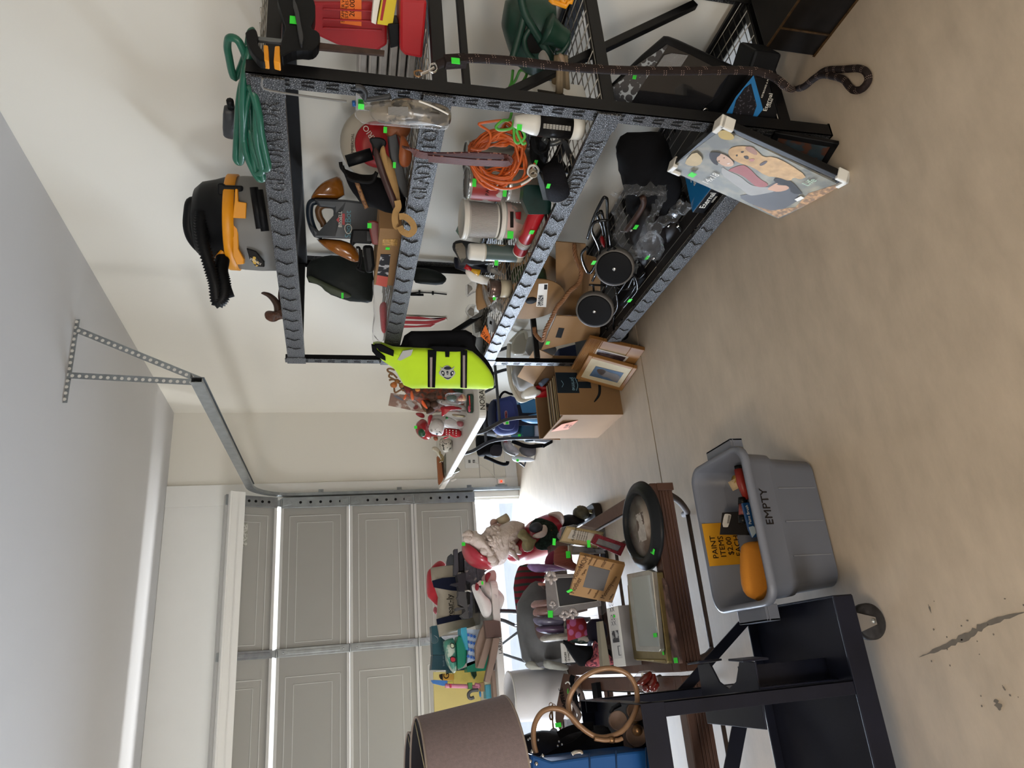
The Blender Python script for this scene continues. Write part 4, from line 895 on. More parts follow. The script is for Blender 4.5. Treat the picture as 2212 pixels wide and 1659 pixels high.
v.tube('tube', 'D3', [(520,620),(400,570)], 0, [0.017,0.006], mat('yellow_tube','C9961F',0.4), sm=0); v.tube('cap', 'D3', [(400,570),(310,520)], 0, [0.008,0.013], 'red', sm=0)
v = V('tape_roll', 'bronze roll of wide tape in a pale sleeve, far end of the third shelf', 'tape roll', 'D3', (1050,860), X=1.60, z=SH3)
h = v.l('D3',(660,860)).z; r = 0.040
g = G(); g.lathe([(r,0),(r,h*.52)], 30); g.build('pale_sleeve', mat('cream_sleeve','B5AA92',0.5), v.t)
g = G(); g.lathe([(r*1.05,h*.50),(r*1.05,h*.95),(r*.9,h),(r*.5,h),(r*.5,h*.9)], 30); g.build('tape', mat('bronze_foil','6E5C54',0.2,0.6,var=0.3,vs=30), v.t)
v.stk('D3', (745,1000), -0.043, 0.014, 0.014)
v = V('clear_bag', 'small clear bag of fasteners beside the tape roll', 'bag', 'D3', (850,1120), X=1.59, z=SH3)
v.puff('bag', 'D3', [(720,1040),(900,1020),(900,1160),(910,1240),(850,1230),(720,1190),(710,1120)], 0, 0.05, 'frost', amp=0.2, base=True)
v.puff('fasteners', 'D3', [(760,1080),(860,1070),(880,1190),(800,1190)], 0, 0.03, mat('loose_hardware','6A655C',0.45,0.4), amp=0.3, base=0.004)
v = V('grey_strap_hinge', 'rounded grey plastic tag with a square hole at the far end of the third shelf', 'plastic tag', 'D3', (720,1420), X=1.58, z=SH3)
v.slab('tag', 'D3', [(640,1260),(720,1280),(790,1400),(770,1490),(700,1510),(640,1420)], 0, 0.006, mat('light_grey_plastic','8C9196',0.45), ch=1, base=False); v.slab('square_hole', 'D3', [(680,1330),(710,1345),(705,1395),(672,1375)], -0.004, 0.002, 'hole', bev=0)
v.slab('foot', 'D3', [(700,1440),(780,1440),(790,1500),(720,1510)], 0.01, 0.01, mat('light_grey_plastic','8C9196',0.45), base=True)
v = V('price_card', 'orange handwritten price card leaning on the far end of the third shelf', 'price card', 'D3', (640,1560), X=1.56, z=SH3)
o = v.slab('card', 'D3', [(610,1395),(685,1560),(680,1690),(535,1560)], 0, 0.001, 'orangep', bev=0)
v.text('$10.', 0.026, 'D3', (600,1545), -0.001, parent=o, roll=-38); v.text('EACH', 0.018, 'D3', (640,1615), -0.001, parent=o, roll=-38)
v = V('grey_case', 'grey plastic case at the very end of the third shelf under the price card', 'case', 'Z4', (600,1350), X=1.62, z=SH3)
v.slab('case', 'Z4', [(535,1290),(600,1280),(640,1350),(640,1420),(580,1420),(540,1350)], 0.03, 0.06, mat('light_grey_plastic','8C9196',0.45), base=True, ch=1)

# leash hanging down over the near end
v = V('dog_leash', 'black rope leash with flecked bands clipped to the rack and trailing on the floor', 'leash', 'F', (905,157), X=1.50, rz=0)
rope = mat('black_rope','241C1A',0.75,var=0.15,bump=0.6,bs=150)
P = [v.l('F', p, d) for p, d in [((945,140),-.06),((960,133),-.07),((980,128),-.075),((1020,126),-.08),((1100,131),-.085),((1200,142),-.09),((1300,150),-.095),((1400,153),-.10),((1500,153),-.105),((1600,152),-.11),((1650,158),-.12),((1680,172),-.13),((1695,185),-.13)]]
fl = [(1712,193),(1735,188),(1752,175),(1765,165),(1785,152),(1820,150),(1855,148),(1872,157),(1875,175),(1862,192),(1845,195),(1833,185),(1822,172),(1800,165),(1775,162),(1755,172)]
P += [at(x, y, Z=0.012) - v.loc for x, y in fl]
sp = smoothpath(P, 8); g = G(); g.tube(sp, 0.0115, 12); ro = g.build('rope', rope, v.t)
# woven flecks: little pale stitches wound round the rope in bands
g = G(); acc = 0; nb = 0.03
for i in range(2, len(sp)-2):
    d_ = (sp[i]-sp[i-1]).length; acc += d_
    if acc > 0.042:
        acc = 0; t_ = (sp[i+1]-sp[i-1]).normalized(); u_ = t_.orthogonal().normalized(); w_ = t_.cross(u_)
        for j in range(14):
            a = 2*PI*j/14; off = t_*((j % 14)/14*0.020-0.01)
            for e_ in (0, 0.007):
                p = sp[i] + off + t_*e_ + (u_*math.cos(a)+w_*math.sin(a))*0.0113
                g.tf(basis(p, t_, u_*math.cos(a)+w_*math.sin(a))); g.box(-0.0008,0.0008,-0.0007,0.0007,0,0.0005)
g.build('flecks', mat('fleck_thread','B49A8A',0.8), ro)
v.tube('snap_hook', 'F', [(908,160),(916,158),(928,152),(938,146)], -0.06, [0.004,0.005,0.0035,0.0045], 'chrome')
v.tube('ring', 'F', [(930,140),(940,138),(945,148),(938,156),(928,154)], -0.06, 0.003, 'chrome', closed=True)
v.tube('ring', 'F', [(895,155),(906,152),(914,158),(906,165),(897,163)], -0.055, 0.0025, 'brass', closed=True)
v.strap('stitched_wrap', 'F', [(960,134),(1005,131)], -0.075, 0.026, rope, th=0.026, sm=0)
v.stk('Z3', (384,486), -0.092, 0.02, 0.022)

# ---------------------------------------------------------------- bottom shelf
def quadbox(v, name, P4, th, m, bev=0.002, nrm=None, parent=None):
    """a flat slab with four world corners, given thickness behind its front face"""
    P = [Vector(p) - v.loc for p in P4]; inv = Matrix.Rotation(-R(v.rz), 4, 'Z'); P = [inv @ p for p in P]
    n = (P[1]-P[0]).cross(P[3]-P[0]).normalized()
    if nrm and n.dot(inv @ Vector(nrm)) < 0: n = -n
    g = G(); g.add([tuple(p) for p in P] + [tuple(p - n*th) for p in P], [(0,1,2,3),(7,6,5,4),(0,4,5,1),(1,5,6,2),(2,6,7,3),(3,7,4,0)])
    return g.build(name, m, parent or v.t, bevel=bev), P, n
def onquad(P, n, u, w_, off=0.001):
    return P[0] + (P[1]-P[0])*u + (P[3]-P[0])*w_ + n*off
v = V('computer_monitor', 'black framed screen wrapped in clear film leaning on the bottom shelf', 'monitor', 'Z5', (640,560), X=1.72, z=SH4, rz=-60)
v.puff('frame', 'Z5', [(110,285),(180,290),(400,390),(690,530),(900,600),(640,900),(600,920),(-60,900),(-520,890)], 0.0, 0.05, 'blackp', ch=1, n=3, e=0.15)
o = v.slab('screen', 'Z5', [(145,350),(330,430),(640,590),(560,760),(390,890),(-100,860),(-500,850)], -0.020, 0.014, mat('dark_screen','1A1A1C',0.12,var=0.3,vs=4,coat=0.6), bev=0.002)
v.slab('keyboard_pattern', 'Z5', [(120,380),(155,365),(0,600),(-150,840),(-330,845),(-280,700),(-120,540)], -0.029, 0.004, mat('honeycomb_print','3A3A3C',0.25,var=0.1,vs=5,col2='8E9498',c2s=60,kind='voronoi',c2lo=.62,c2hi=.68), bev=0)
v.slab('film_flap', 'Z5', [(130,440),(190,425),(320,440),(240,560),(120,600),(60,540)], -0.032, 0.002, 'frost', bev=0)
v.stk('Z3', (1812,597), -0.03, 0.025, 0.012)
lg = v.l('Z5',(640,560)); q = v.l('Z5',(455,880),-0.03); g = G(); g.tf(basis(q,(1,0,0),(0,-1,0))); g.lathe([(0.009,0),(0.009,0.002),(0.006,0.003)],14); g.build('round_badge','chrome',v.t)
g = G(); q = v.l('Z5',(300,600)); g.box(q.x-0.06,q.x+0.10,0.0,0.12,0,0.10); g.build('stand','blackp',v.t,bevel=0.01)

v = V('keyboard_box', 'black and blue keyboard carton standing behind the near post on the bottom shelf', 'carton', 'Z5', (1000,880), X=1.62, z=SH4, rz=-60)
o = v.slab('carton', 'Z5', [(835,600),(920,600),(1005,875),(960,960),(620,940),(600,915)], 0.0, 0.05, mat('black_carton','101012',0.35), base=True)
v.slab('blue_panel', 'Z5', [(840,600),(915,870),(855,945),(610,925),(700,770)], -0.026, 0.001, mat('blue_print','1C6EA8',0.4), o, bev=0)
v.slab('keyboard_picture', 'Z5', [(820,665),(865,840),(830,940),(665,930),(700,800),(770,700)], -0.027, 0.001, mat('keyboard_print','1B1A1E',0.4,col2='4A4850',c2s=110,c2lo=.58,c2hi=.62), o, bev=0)
v.text('Eternal', 0.020, 'Z5', (955,815), -0.026, 'white', o, roll=0); v.text('LIVING', 0.009, 'Z5', (978,820), -0.026, 'white', o); v.text('KEYBOARD & MOUSE', 0.008, 'Z5', (940,680), -0.026, 'white', o)

v = V('keyboard_box', 'blue topped keyboard and mouse carton lying near the front of the bottom shelf', 'carton', 'E3', (1560,290), X=1.58, z=SH4, rz=-90)
P4 = [at(*zp('F',1475,370), Z=0.262), at(*zp('F',1494,450), Z=0.262), at(*zp('F',1560,380), Z=0.245)]
A = at(1494,450,Z=0.25); B = at(1538,392,Z=0.25); Cc = at(1478,372,Z=0.25); Dd = Cc + (B-A)
q0 = Vector((1.565, A.y, 0)); w1, d1 = 0.30, 0.17
g = G(); g.box(-0.34, 0.0, 0.0, 0.20, 0, 0.055); cb_ = g.build('carton', mat('black_carton','101012',0.35), v.t, bevel=0.002)
v.t.location = Vector((1.565, A.y-0.0, SH4)); v.loc = v.t.location.copy()
v.t.rotation_euler = (0,0,R(-90)); 
cb_.location = (0.34, 0, 0)
g = G(); g.box(0.002, 0.338, 0.002, 0.198, 0.055, 0.0558); tp = g.build('blue_panel', mat('blue_print','1C6EA8',0.4), cb_); tp.location = (-0.34,0,0)
text('lettering', 'Eternal', 0.034, cb_, (-0.26,-0.0005,0.032), (R(90),0,0), 'white'); text('lettering', 'LIVING', 0.012, cb_, (-0.25,-0.0005,0.010), (R(90),0,0), 'white')
text('lettering', 'KEYBOARD\n& MOUSE', 0.030, tp, (0.11,0.11,0.056), (0,0,0), 'white'); stick(tp, (0.12,0.09,0.0568), (0,0,1), (1,0.2,0))

# pram-like folded chair with two wheels
v = V('folded_trolley', 'black folded trolley of bent tubes with two grey rimmed wheels on the bottom shelf', 'trolley', 'E3', (560,1150), X=1.60, z=SH4, rz=-90)
M['gtube'] = mat('gloss_black_tube','0F1012',0.18,0.3)
def loopt(nm, pts, dy, r=0.0062): return v.tube(nm, 'E3', pts, dy, r, 'gtube', sm=4)
loopt('frame_tube', [(160,640),(230,400),(340,170),(375,150),(395,190),(400,400),(440,760)], 0.03)
loopt('frame_tube', [(350,600),(330,480),(275,360),(300,330),(335,340),(400,700),(420,800)], 0.0)
loopt('frame_tube', [(160,740),(90,820),(120,960),(195,1050),(300,830),(280,700),(210,540),(250,440),(400,420)], -0.02)
loopt('frame_tube', [(220,1140),(420,760),(560,860),(640,1090)], -0.03)
loopt('frame_tube', [(510,1310),(620,1150),(740,900)], -0.05, 0.0045)
loopt('frame_tube', [(330,1330),(420,1160),(560,1240),(700,1220),(720,1120),(660,1010)], -0.02)
loopt('frame_tube', [(575,1480),(700,1330),(760,1230),(720,1090),(640,1240)], -0.06, 0.0045)
loopt('frame_tube', [(370,1659),(500,1500),(520,1380),(480,1180)], -0.03)
loopt('frame_tube', [(590,1400),(690,1280),(740,1190)], -0.055, 0.0045)
loopt('frame_tube', [(560,1600),(620,1659),(640,1800),(560,1840),(470,1700),(480,1560)], -0.03)
loopt('frame_tube', [(430,1560),(540,1700),(600,1780),(500,1830),(380,1700)], 0.0)
loopt('cross_rod', [(180,1190),(400,1200)], -0.01, 0.005); loopt('cross_rod', [(230,1190),(240,1330)], -0.01, 0.005)
loopt('frame_tube', [(640,1000),(700,1060),(770,1110),(850,1040)], -0.04)
for (cx, cy, s_) in ((485,970,1.0), (250,1480,1.08)):
    q = v.l('E3', (cx,cy), -0.07); g = G(); g.tf(basis(q, (1,0.5,0), (0.62,-1,0.50))); rw = 0.083*s_
    g.lathe([(rw*.94,-0.022),(rw,-0.016),(rw,0.016),(rw*.94,0.020)], 34); wh = g.build('wheel', mat('grey_tyre','57534F',0.6), v.t)
    g = G(); g.tf(basis(q, (1,0.5,0), (0.62,-1,0.50))); g.lathe([(rw*.90,0.0205),(rw*.84,0.022),(rw*.2,0.026),(0.001,0.027)], 34); g.build('wheel_disc', mat('matt_black_disc','0C0D10',.6), wh)
    g = G(); g.tf(basis(q, (1,0.5,0), (0.62,-1,0.50))); g.lathe([(0.009,0.026),(0.009,0.03),(0.005,0.033)], 14); g.build('hub_cap', 'chrome', wh)
for p in ((235,925),(625,1090),(665,1378)): v.stk('E3', p, -0.075, 0.03, 0.016)
v.puff('red_grip', 'E3', [(305,640),(340,610),(375,680),(365,740),(320,690)], 0.05, 0.04, 'red')
g = G(); q = v.l('E3',(420,1300)); g.box(q.x-0.12,q.x+0.16,0.0,0.10,0,0.03); g.build('folded_seat','blkcloth',v.t,bevel=0.01)

v = V('wrapped_bag', 'black folding chair in a torn clear plastic sleeve across the bottom shelf', 'folding chair', 'E3', (1000,600), X=1.70, z=SH4, rz=-90)
v.puff('dark_seat', 'E8', [(440,180),(560,-20),(1100,-60),(1500,0),(1560,400),(1500,1000),(1300,1600),(1000,1659),(700,1500),(640,1000),(520,600)], 0.05, 0.14, 'blkcloth', ch=1, amp=0.12, n=4, e=0.35, base=True)
v.puff('padded_back', 'E3', [(620,560),(720,420),(830,240),(960,330),(1080,460),(1240,560),(1100,840),(1000,960),(820,950),(760,860)], -0.02, 0.10, mat('charcoal_vinyl','1E1B1B',0.5), ch=1, n=4, e=0.3, base=True)
v.puff('padded_back', 'E3', [(1040,480),(1240,400),(1400,440),(1390,520),(1240,640),(1090,780)], -0.03, 0.08, mat('charcoal_vinyl','1E1B1B',0.5), ch=1, n=4, e=0.3)
v.puff('padded_back', 'E3', [(1090,230),(1200,160),(1340,120),(1400,260),(1400,430),(1240,420),(1120,380)], 0.02, 0.10, mat('glossy_black_bag','0D0D0E',0.22,bump=1.0,bs=22,coat=.3), ch=1, n=5, e=0.3, amp=.2)
v.tube('wooden_arm', 'E3', [(820,140),(825,240),(700,440),(620,540)], -0.05, 0.012, mat('dull_wood_arm','3E2A22',0.5))
for p in ((1265,510),(975,895)): v.tube('buckle', 'E3', [(p[0]-30,p[1]-30),(p[0],p[1]),(p[0]+15,p[1]+30)], -0.08, 0.009, 'chrome')
for p in ((1135,487),(687,540)):
    q = v.l('E3', p, -0.075); g = G(); g.tf(basis(q,(1,0,0),(0,-1,0))); g.lathe([(0.008,0),(0.007,0.003),(0.001,0.004)],12); g.build('rivet','chrome',v.t)
v.stk('E3', (738,500), -0.075, 0.03, 0.016); v.stk('E3', (875,865), -0.09, 0.03, 0.014)
v = V('plastic_sleeve', 'crumpled clear plastic sleeve thrown over the black folding chair', 'plastic wrap', 'E3', (900,800), X=1.62, rz=-90)
fr2 = film('creased_wrap', '9A9C9E', 0.06, 0.12, 1.0, 34)
def band(pts, w_, dy, nm='wrap_fold'):
    P = smoothpath([v.l('E3', p, dy) for p in pts], 6); rr = random.Random(len(pts)*7+int(w_*1000)); g = G()
    def fn(a, b):
        i = a*(len(P)-1); j = min(int(i), len(P)-2); p = P[j].lerp(P[j+1], i-j); t_ = (P[j+1]-P[j]).normalized(); n_ = Vector((0,-1,0)).cross(t_)
        return p + n_*w_*(b-.5) + Vector((0, 0.014*noise.noise(Vector((a*9, b*4, dy*20)))*2 - 0.012*math.sin(b*PI), 0.006*noise.noise(Vector((a*14, b*6, 3)))))
    g.grid(fn, 60, 10); return g.build(nm, fr2, v.t)
band([(500,130),(600,60),(800,50),(980,60),(1080,60)], 0.055, 0.0)
band([(520,100),(500,250),(560,400),(560,520),(530,600),(600,720),(700,760),(790,740)], 0.045, 0.0)
band([(1070,60),(1030,180),(960,330),(880,500),(830,650)], 0.035, -0.01)
band([(860,640),(950,540),(1060,430),(1180,370),(1300,300),(1340,180)], 0.065, -0.03)
v.puff('wrap_knot', 'E3', [(830,640),(920,590),(1010,600),(1060,680),(1050,800),(980,860),(860,840),(780,790),(790,700)], -0.06, 0.09, fr2, ch=1, amp=0.5, n=8)
band([(760,780),(700,850),(680,960),(730,1000)], 0.06, -0.03)
v = V('shelf_underlay', 'dark grey board lining the bottom shelf behind its front beam', 'board', 'E3', (900,1100), X=1.62, z=SH4-0.004, rz=-90)
g = G(); g.box(-1.0, 0.82, -0.055, 0.42, -0.004, 0.0); g.build('board', mat('dark_board','2B2A2B',0.5,var=0.15), v.t)

v = V('rope_carton', 'open cardboard carton with a slotted end on the far bottom shelf', 'carton', 'Z4', (1500,1250), X=1.63, z=SH4, rz=-80)
o = v.slab('end_panel', 'Z4', [(1185,1110),(1400,1120),(1525,1190),(1480,1290),(1250,1340),(1065,1385)], -0.02, 0.006, 'card', bev=0.001)
v.slab('slot', 'Z4', [(1205,1210),(1250,1215),(1225,1290),(1180,1285)], -0.024, 0.002, 'hole', o, bev=0); v.stk('Z4', (1118,1330), -0.024, 0.03, 0.02, o)
v.slab('side_panel', 'Z4', [(1180,520),(1420,540),(1440,800),(1400,1110),(1185,1105)], 0.12, 0.006, 'card', bev=0.001)
v.slab('carton_bottom', 'Z4', [(1440,700),(1520,720),(1525,1190),(1480,1290),(1390,1110)], 0.05, 0.12, 'card', bev=0.001, base=True)
v = V('wire_spool', 'large cardboard cable spool standing in the carton, barcode label on its face', 'spool', 'Z4', (1000,1000), X=1.72, rz=-84)
c = v.l('Z4', (985,985)); rs = 0.175
for dy_ in (0.0, 0.16):
    g = G(); g.tf(basis((c.x, dy_, c.z), (1,0,0), (0,-1,0))); g.lathe([(rs,-0.004),(rs,0.004),(0.001,0.004)], 48); fl_ = g.build('flange', 'card', v.t)
g = G(); g.tf(basis((c.x, 0.004, c.z), (1,0,0), (0,1,0))); g.lathe([(rs*.55,0),(rs*.55,0.152)], 30); g.build('wound_wire', mat('green_wire','4C6A4E',0.5,bump=0.8,bs=120), v.t)
g = G(); g.tf(basis((c.x, -0.0045, c.z), (1,0,0), (0,-1,0))); g.lathe([(0.03,0),(0.03,0.002),(0.001,0.002)], 24); g.build('core_hole', 'hole', v.t)
o = v.slab('spool_label', 'Z4', [(1045,860),(1120,855),(1105,1045),(1025,1040)], -0.006, 0.001, 'paper', bev=0)
v.slab('barcode', 'Z4', [(1090,865),(1115,865),(1112,905),(1088,905)], -0.0068, 0.0006, 'ink', o, bev=0); v.slab('printed_block', 'Z4', [(1045,950),(1085,950),(1080,1035),(1035,1035)], -0.0068, 0.0006, mat('label_ink','1A1A1A',0.6,col2='B9B5AE',c2s=200,c2lo=.5,c2hi=.52), o, bev=0)
v = V('jute_rope', 'thick brown rope draped out of the carton beside the cable spool', 'rope', 'Z4', (1200,1000), X=1.65, rz=-80)
jr = mat('jute_rope','7A5334',0.85,var=0.2,vs=20)
P = smoothpath([v.l('Z4', p, d) for p, d in zip([(1330,540),(1340,640),(1385,760),(1360,860),(1300,910),(1240,990),(1190,1050),(1150,1130),(1100,1230),(1075,1310),(1020,1260),(1010,1210)], [.1,.06,.02,0,-.01,-.02,-.03,-.03,-.03,-.02,.02,.05])], 10)
for ph in (0, 2.09, 4.19):
    Q = []; s_ = 0
    for i, p in enumerate(P):
        t_ = (P[min(i+1,len(P)-1)]-P[max(i-1,0)]).normalized(); u_ = Vector((0,1,0)); u_ = (u_-t_*u_.dot(t_)).normalized(); w_ = t_.cross(u_)
        s_ = i*0.9 + ph; Q.append(p + (u_*math.cos(s_)+w_*math.sin(s_))*0.0055)
    g = G(); g.tube(Q, 0.0065, 6); g.build('strand', jr, v.t)

# ---------------------------------------------------------------- hanging past the far end
v = V('dog_life_vest', 'bright yellow dog life vest hanging from the far end of the second beam', 'life vest', 'W1', (400,100), X=1.475, rz=-62)
v.puff('vest_panel', 'W1', [(75,0),(95,40),(150,90),(215,130),(250,180),(300,275),(480,272),(700,275),(900,282),(912,240),(895,180),(830,90),(740,15),(600,8),(450,12),(200,5),(150,-15),(85,-40)], -0.03, 0.06, 'hivis', ch=1, n=4, e=0.12)
v.puff('black_panel', 'Z2', [(1550,1325),(1640,1380),(1780,1385),(1830,1240),(2000,1240),(2400,1228),(2370,1450),(2480,1560),(2540,1700),(2530,1659),(2300,1390),(1790,1390),(1700,1400)], 0.02, 0.05, 'blkcloth', ch=1, n=4, e=0.15)
vb = v
v.puff('black_lining', 'Z4', [(0,1240),(150,1248),(330,1235),(510,1230),(530,1330),(560,1390),(640,1470),(690,1560),(700,1690),(660,1640),(590,1530),(500,1400),(350,1385),(170,1390),(0,1385)], 0.0, 0.05, 'blkcloth', ch=1, n=4, e=0.15)
for pts in ([(455,20),(515,20),(505,275),(455,272)], [(680,22),(725,22),(722,278),(678,275)]): v.slab('black_webbing', 'W1', pts, -0.063, 0.006, 'blkcloth')
for pts in ([(470,68),(487,68),(484,275),(470,272)], [(694,55),(710,55),(710,278),(694,276)]): v.slab('reflective_stripe', 'W1', pts, -0.0675, 0.003, mat('reflective_tape','8E7F7A',0.35,0.3), bev=0)
v.slab('black_webbing', 'W1', [(458,0),(500,18),(510,28),(690,30),(700,18),(740,10),(720,0),(500,-10)], -0.063, 0.006, 'blkcloth', ch=1)
v.slab('grab_tab', 'W1', [(572,0),(605,0),(602,66),(575,66)], -0.064, 0.006, 'blkcloth')
v.slab('shoulder_strap', 'W1', [(70,-20),(100,-10),(110,20),(165,65),(168,90),(105,60),(75,25)], -0.06, 0.012, 'blkcloth'); v.slab('shoulder_strap', 'W1', [(90,-20),(140,-20),(225,25),(220,60),(125,25)], -0.062, 0.010, 'blkcloth')
v.slab('grey_patch', 'W1', [(285,25),(355,15),(340,55),(270,90),(248,85)], -0.062, 0.003, mat('grey_patch','A8A8A4',0.5), bev=0)
gm = mat('emblem_grey','A9AAA4',0.6)
o = v.slab('emblem', 'W1', [(590,120),(610,135),(645,170),(640,190),(612,215),(590,226),(568,210),(532,185),(530,170),(560,135)], -0.0625, 0.002, gm, bev=0, ch=1)
em = lambda pts, m='blueblk', d=-0.0640, c=1: v.slab('emblem_mark', 'W1', pts, d, 0.001, m, o, bev=0, ch=c)
em([(562,140),(590,128),(620,140),(612,150),(590,154),(570,150)]); em([(548,160),(565,162),(572,180),(565,200),(555,192),(547,175)]); em([(632,160),(615,165),(607,180),(615,200),(625,192),(634,175)])
em([(558,198),(590,212),(622,200),(600,218),(578,216)]); em([(536,130),(545,148),(565,160),(590,164),(618,158),(634,145),(640,128),(630,138),(612,152),(590,157),(568,153),(550,142)], gm, -0.0650)
em([(552,172),(560,168),(564,178),(557,184)], 'white', -0.066); em([(618,172),(626,168),(630,178),(622,184)], 'white', -0.066); em([(582,165),(590,161),(597,168),(596,176),(582,176)], 'blueblk', -0.0655, 0); em([(582,182),(598,181),(590,188)], 'blueblk', -0.0655, 0)

v = V('hanging_bag', 'dark olive fabric bag hanging at the far end of the rack', 'bag', 'Z2', (1300,800), Y=3.40, rz=-30)
v.puff('bag_body', 'Z2', [(1045,690),(1150,640),(1260,620),(1560,640),(1575,900),(1570,990),(1510,1018),(1340,985),(1200,930),(1150,870),(1045,840)], -0.03, 0.10, mat('olive_nylon','1A1E1C',0.55,var=0.3,vs=9,bump=0.8,bs=14), amp=0.1, ch=1)
v.puff('green_side', 'Z2', [(1050,785),(1150,830),(1300,900),(1420,960),(1330,975),(1200,925),(1150,865),(1048,838)], -0.075, 0.02, mat('olive_nylon_green','39402C',0.55,var=0.2), ch=1)
v.puff('bag_tail', 'Z4', [(40,730),(200,740),(300,790),(320,830),(260,872),(130,862),(40,848)], -0.03, 0.06, mat('olive_nylon','1A1E1C',0.55), ch=1, amp=0.1)
v.stk('Z2', (1326,953), -0.088, 0.03, 0.012)
v = V('wall_flag', 'small flag with red and white stripes hanging on the right wall', 'flag', 'Z4', (0,1160), X=XW-0.012, rz=-90)
def flagp(nm, pts, m, dy): return v.slab(nm, 'F', pts, dy, 0.002, m, bev=0)
flagp('flag_cloth', [(868,682),(960,686),(967,692),(940,702),(935,708),(868,708)], 'paper', 0)
for pts in ([(868,684),(905,684),(940,690),(966,686),(960,690),(905,690),(868,688)], [(868,693),(920,694),(962,690),(935,700),(900,700),(868,699)], [(868,703),(900,704),(940,700),(930,706),(868,708)]): flagp('red_stripe', pts, 'redcloth', -0.003)
v = V('wall_hooks', 'thin black cord hook strip hanging on the right wall beside the flag', 'hook strip', 'Z4', (0,940), X=XW-0.01, rz=-90)
v.tube('rod', 'F', [(880,634),(905,632),(935,633),(965,636)], 0, 0.004, 'blackp'); v.tube('rod', 'F', [(880,636),(915,637)], -0.01, 0.008, 'blackp', sm=0)
for p in ((906,631),(935,633)): v.tube('bead', 'F', [(p[0]-2,p[1]),(p[0]+2,p[1])], 0, 0.012, 'blackp', sm=0)

ZW.update(G1=(1440,240,5.395), G2=(1060,690,6.144), G3=(1320,1030,3.859))
class PL(V):
    """a thing whose face lies in any plane of the room: x along its lower edge, z up its face, y behind it"""
    def __init__(s, name, label, cat, o, xdir, up, group=None):
        s.loc = Vector(o); s.za = Vector(up).normalized(); x = Vector(xdir); s.xa = (x - s.za*x.dot(s.za)).normalized(); s.ya = s.za.cross(s.xa); s.rz = 0
        m_ = Matrix(((s.xa.x, s.ya.x, s.za.x), (s.xa.y, s.ya.y, s.za.y), (s.xa.z, s.ya.z, s.za.z)))
        s.t = T(name, label, cat, s.loc, rot=m_.to_euler(), group=group)
    def l(s, k, p, dy=0.0):
        r = ray(*zp(k, *p)); o = s.loc + s.ya*dy
        w_ = CAM + r*((o-CAM).dot(s.ya)/r.dot(s.ya)) - s.loc
        return Vector((w_.dot(s.xa), dy, w_.dot(s.za)))
def flatpic(v, k, layers, d0=-0.001, parent=None, step=0.0004):
    for i, (pts, m, ch) in enumerate(layers):
        v.slab('picture_patch', k, pts, d0 - step*i, 0.0004, m, parent, bev=0, ch=ch)
def mc(hexc, r=0.6): return mat('flat_'+hexc, hexc, r, var=0.08, vs=20)

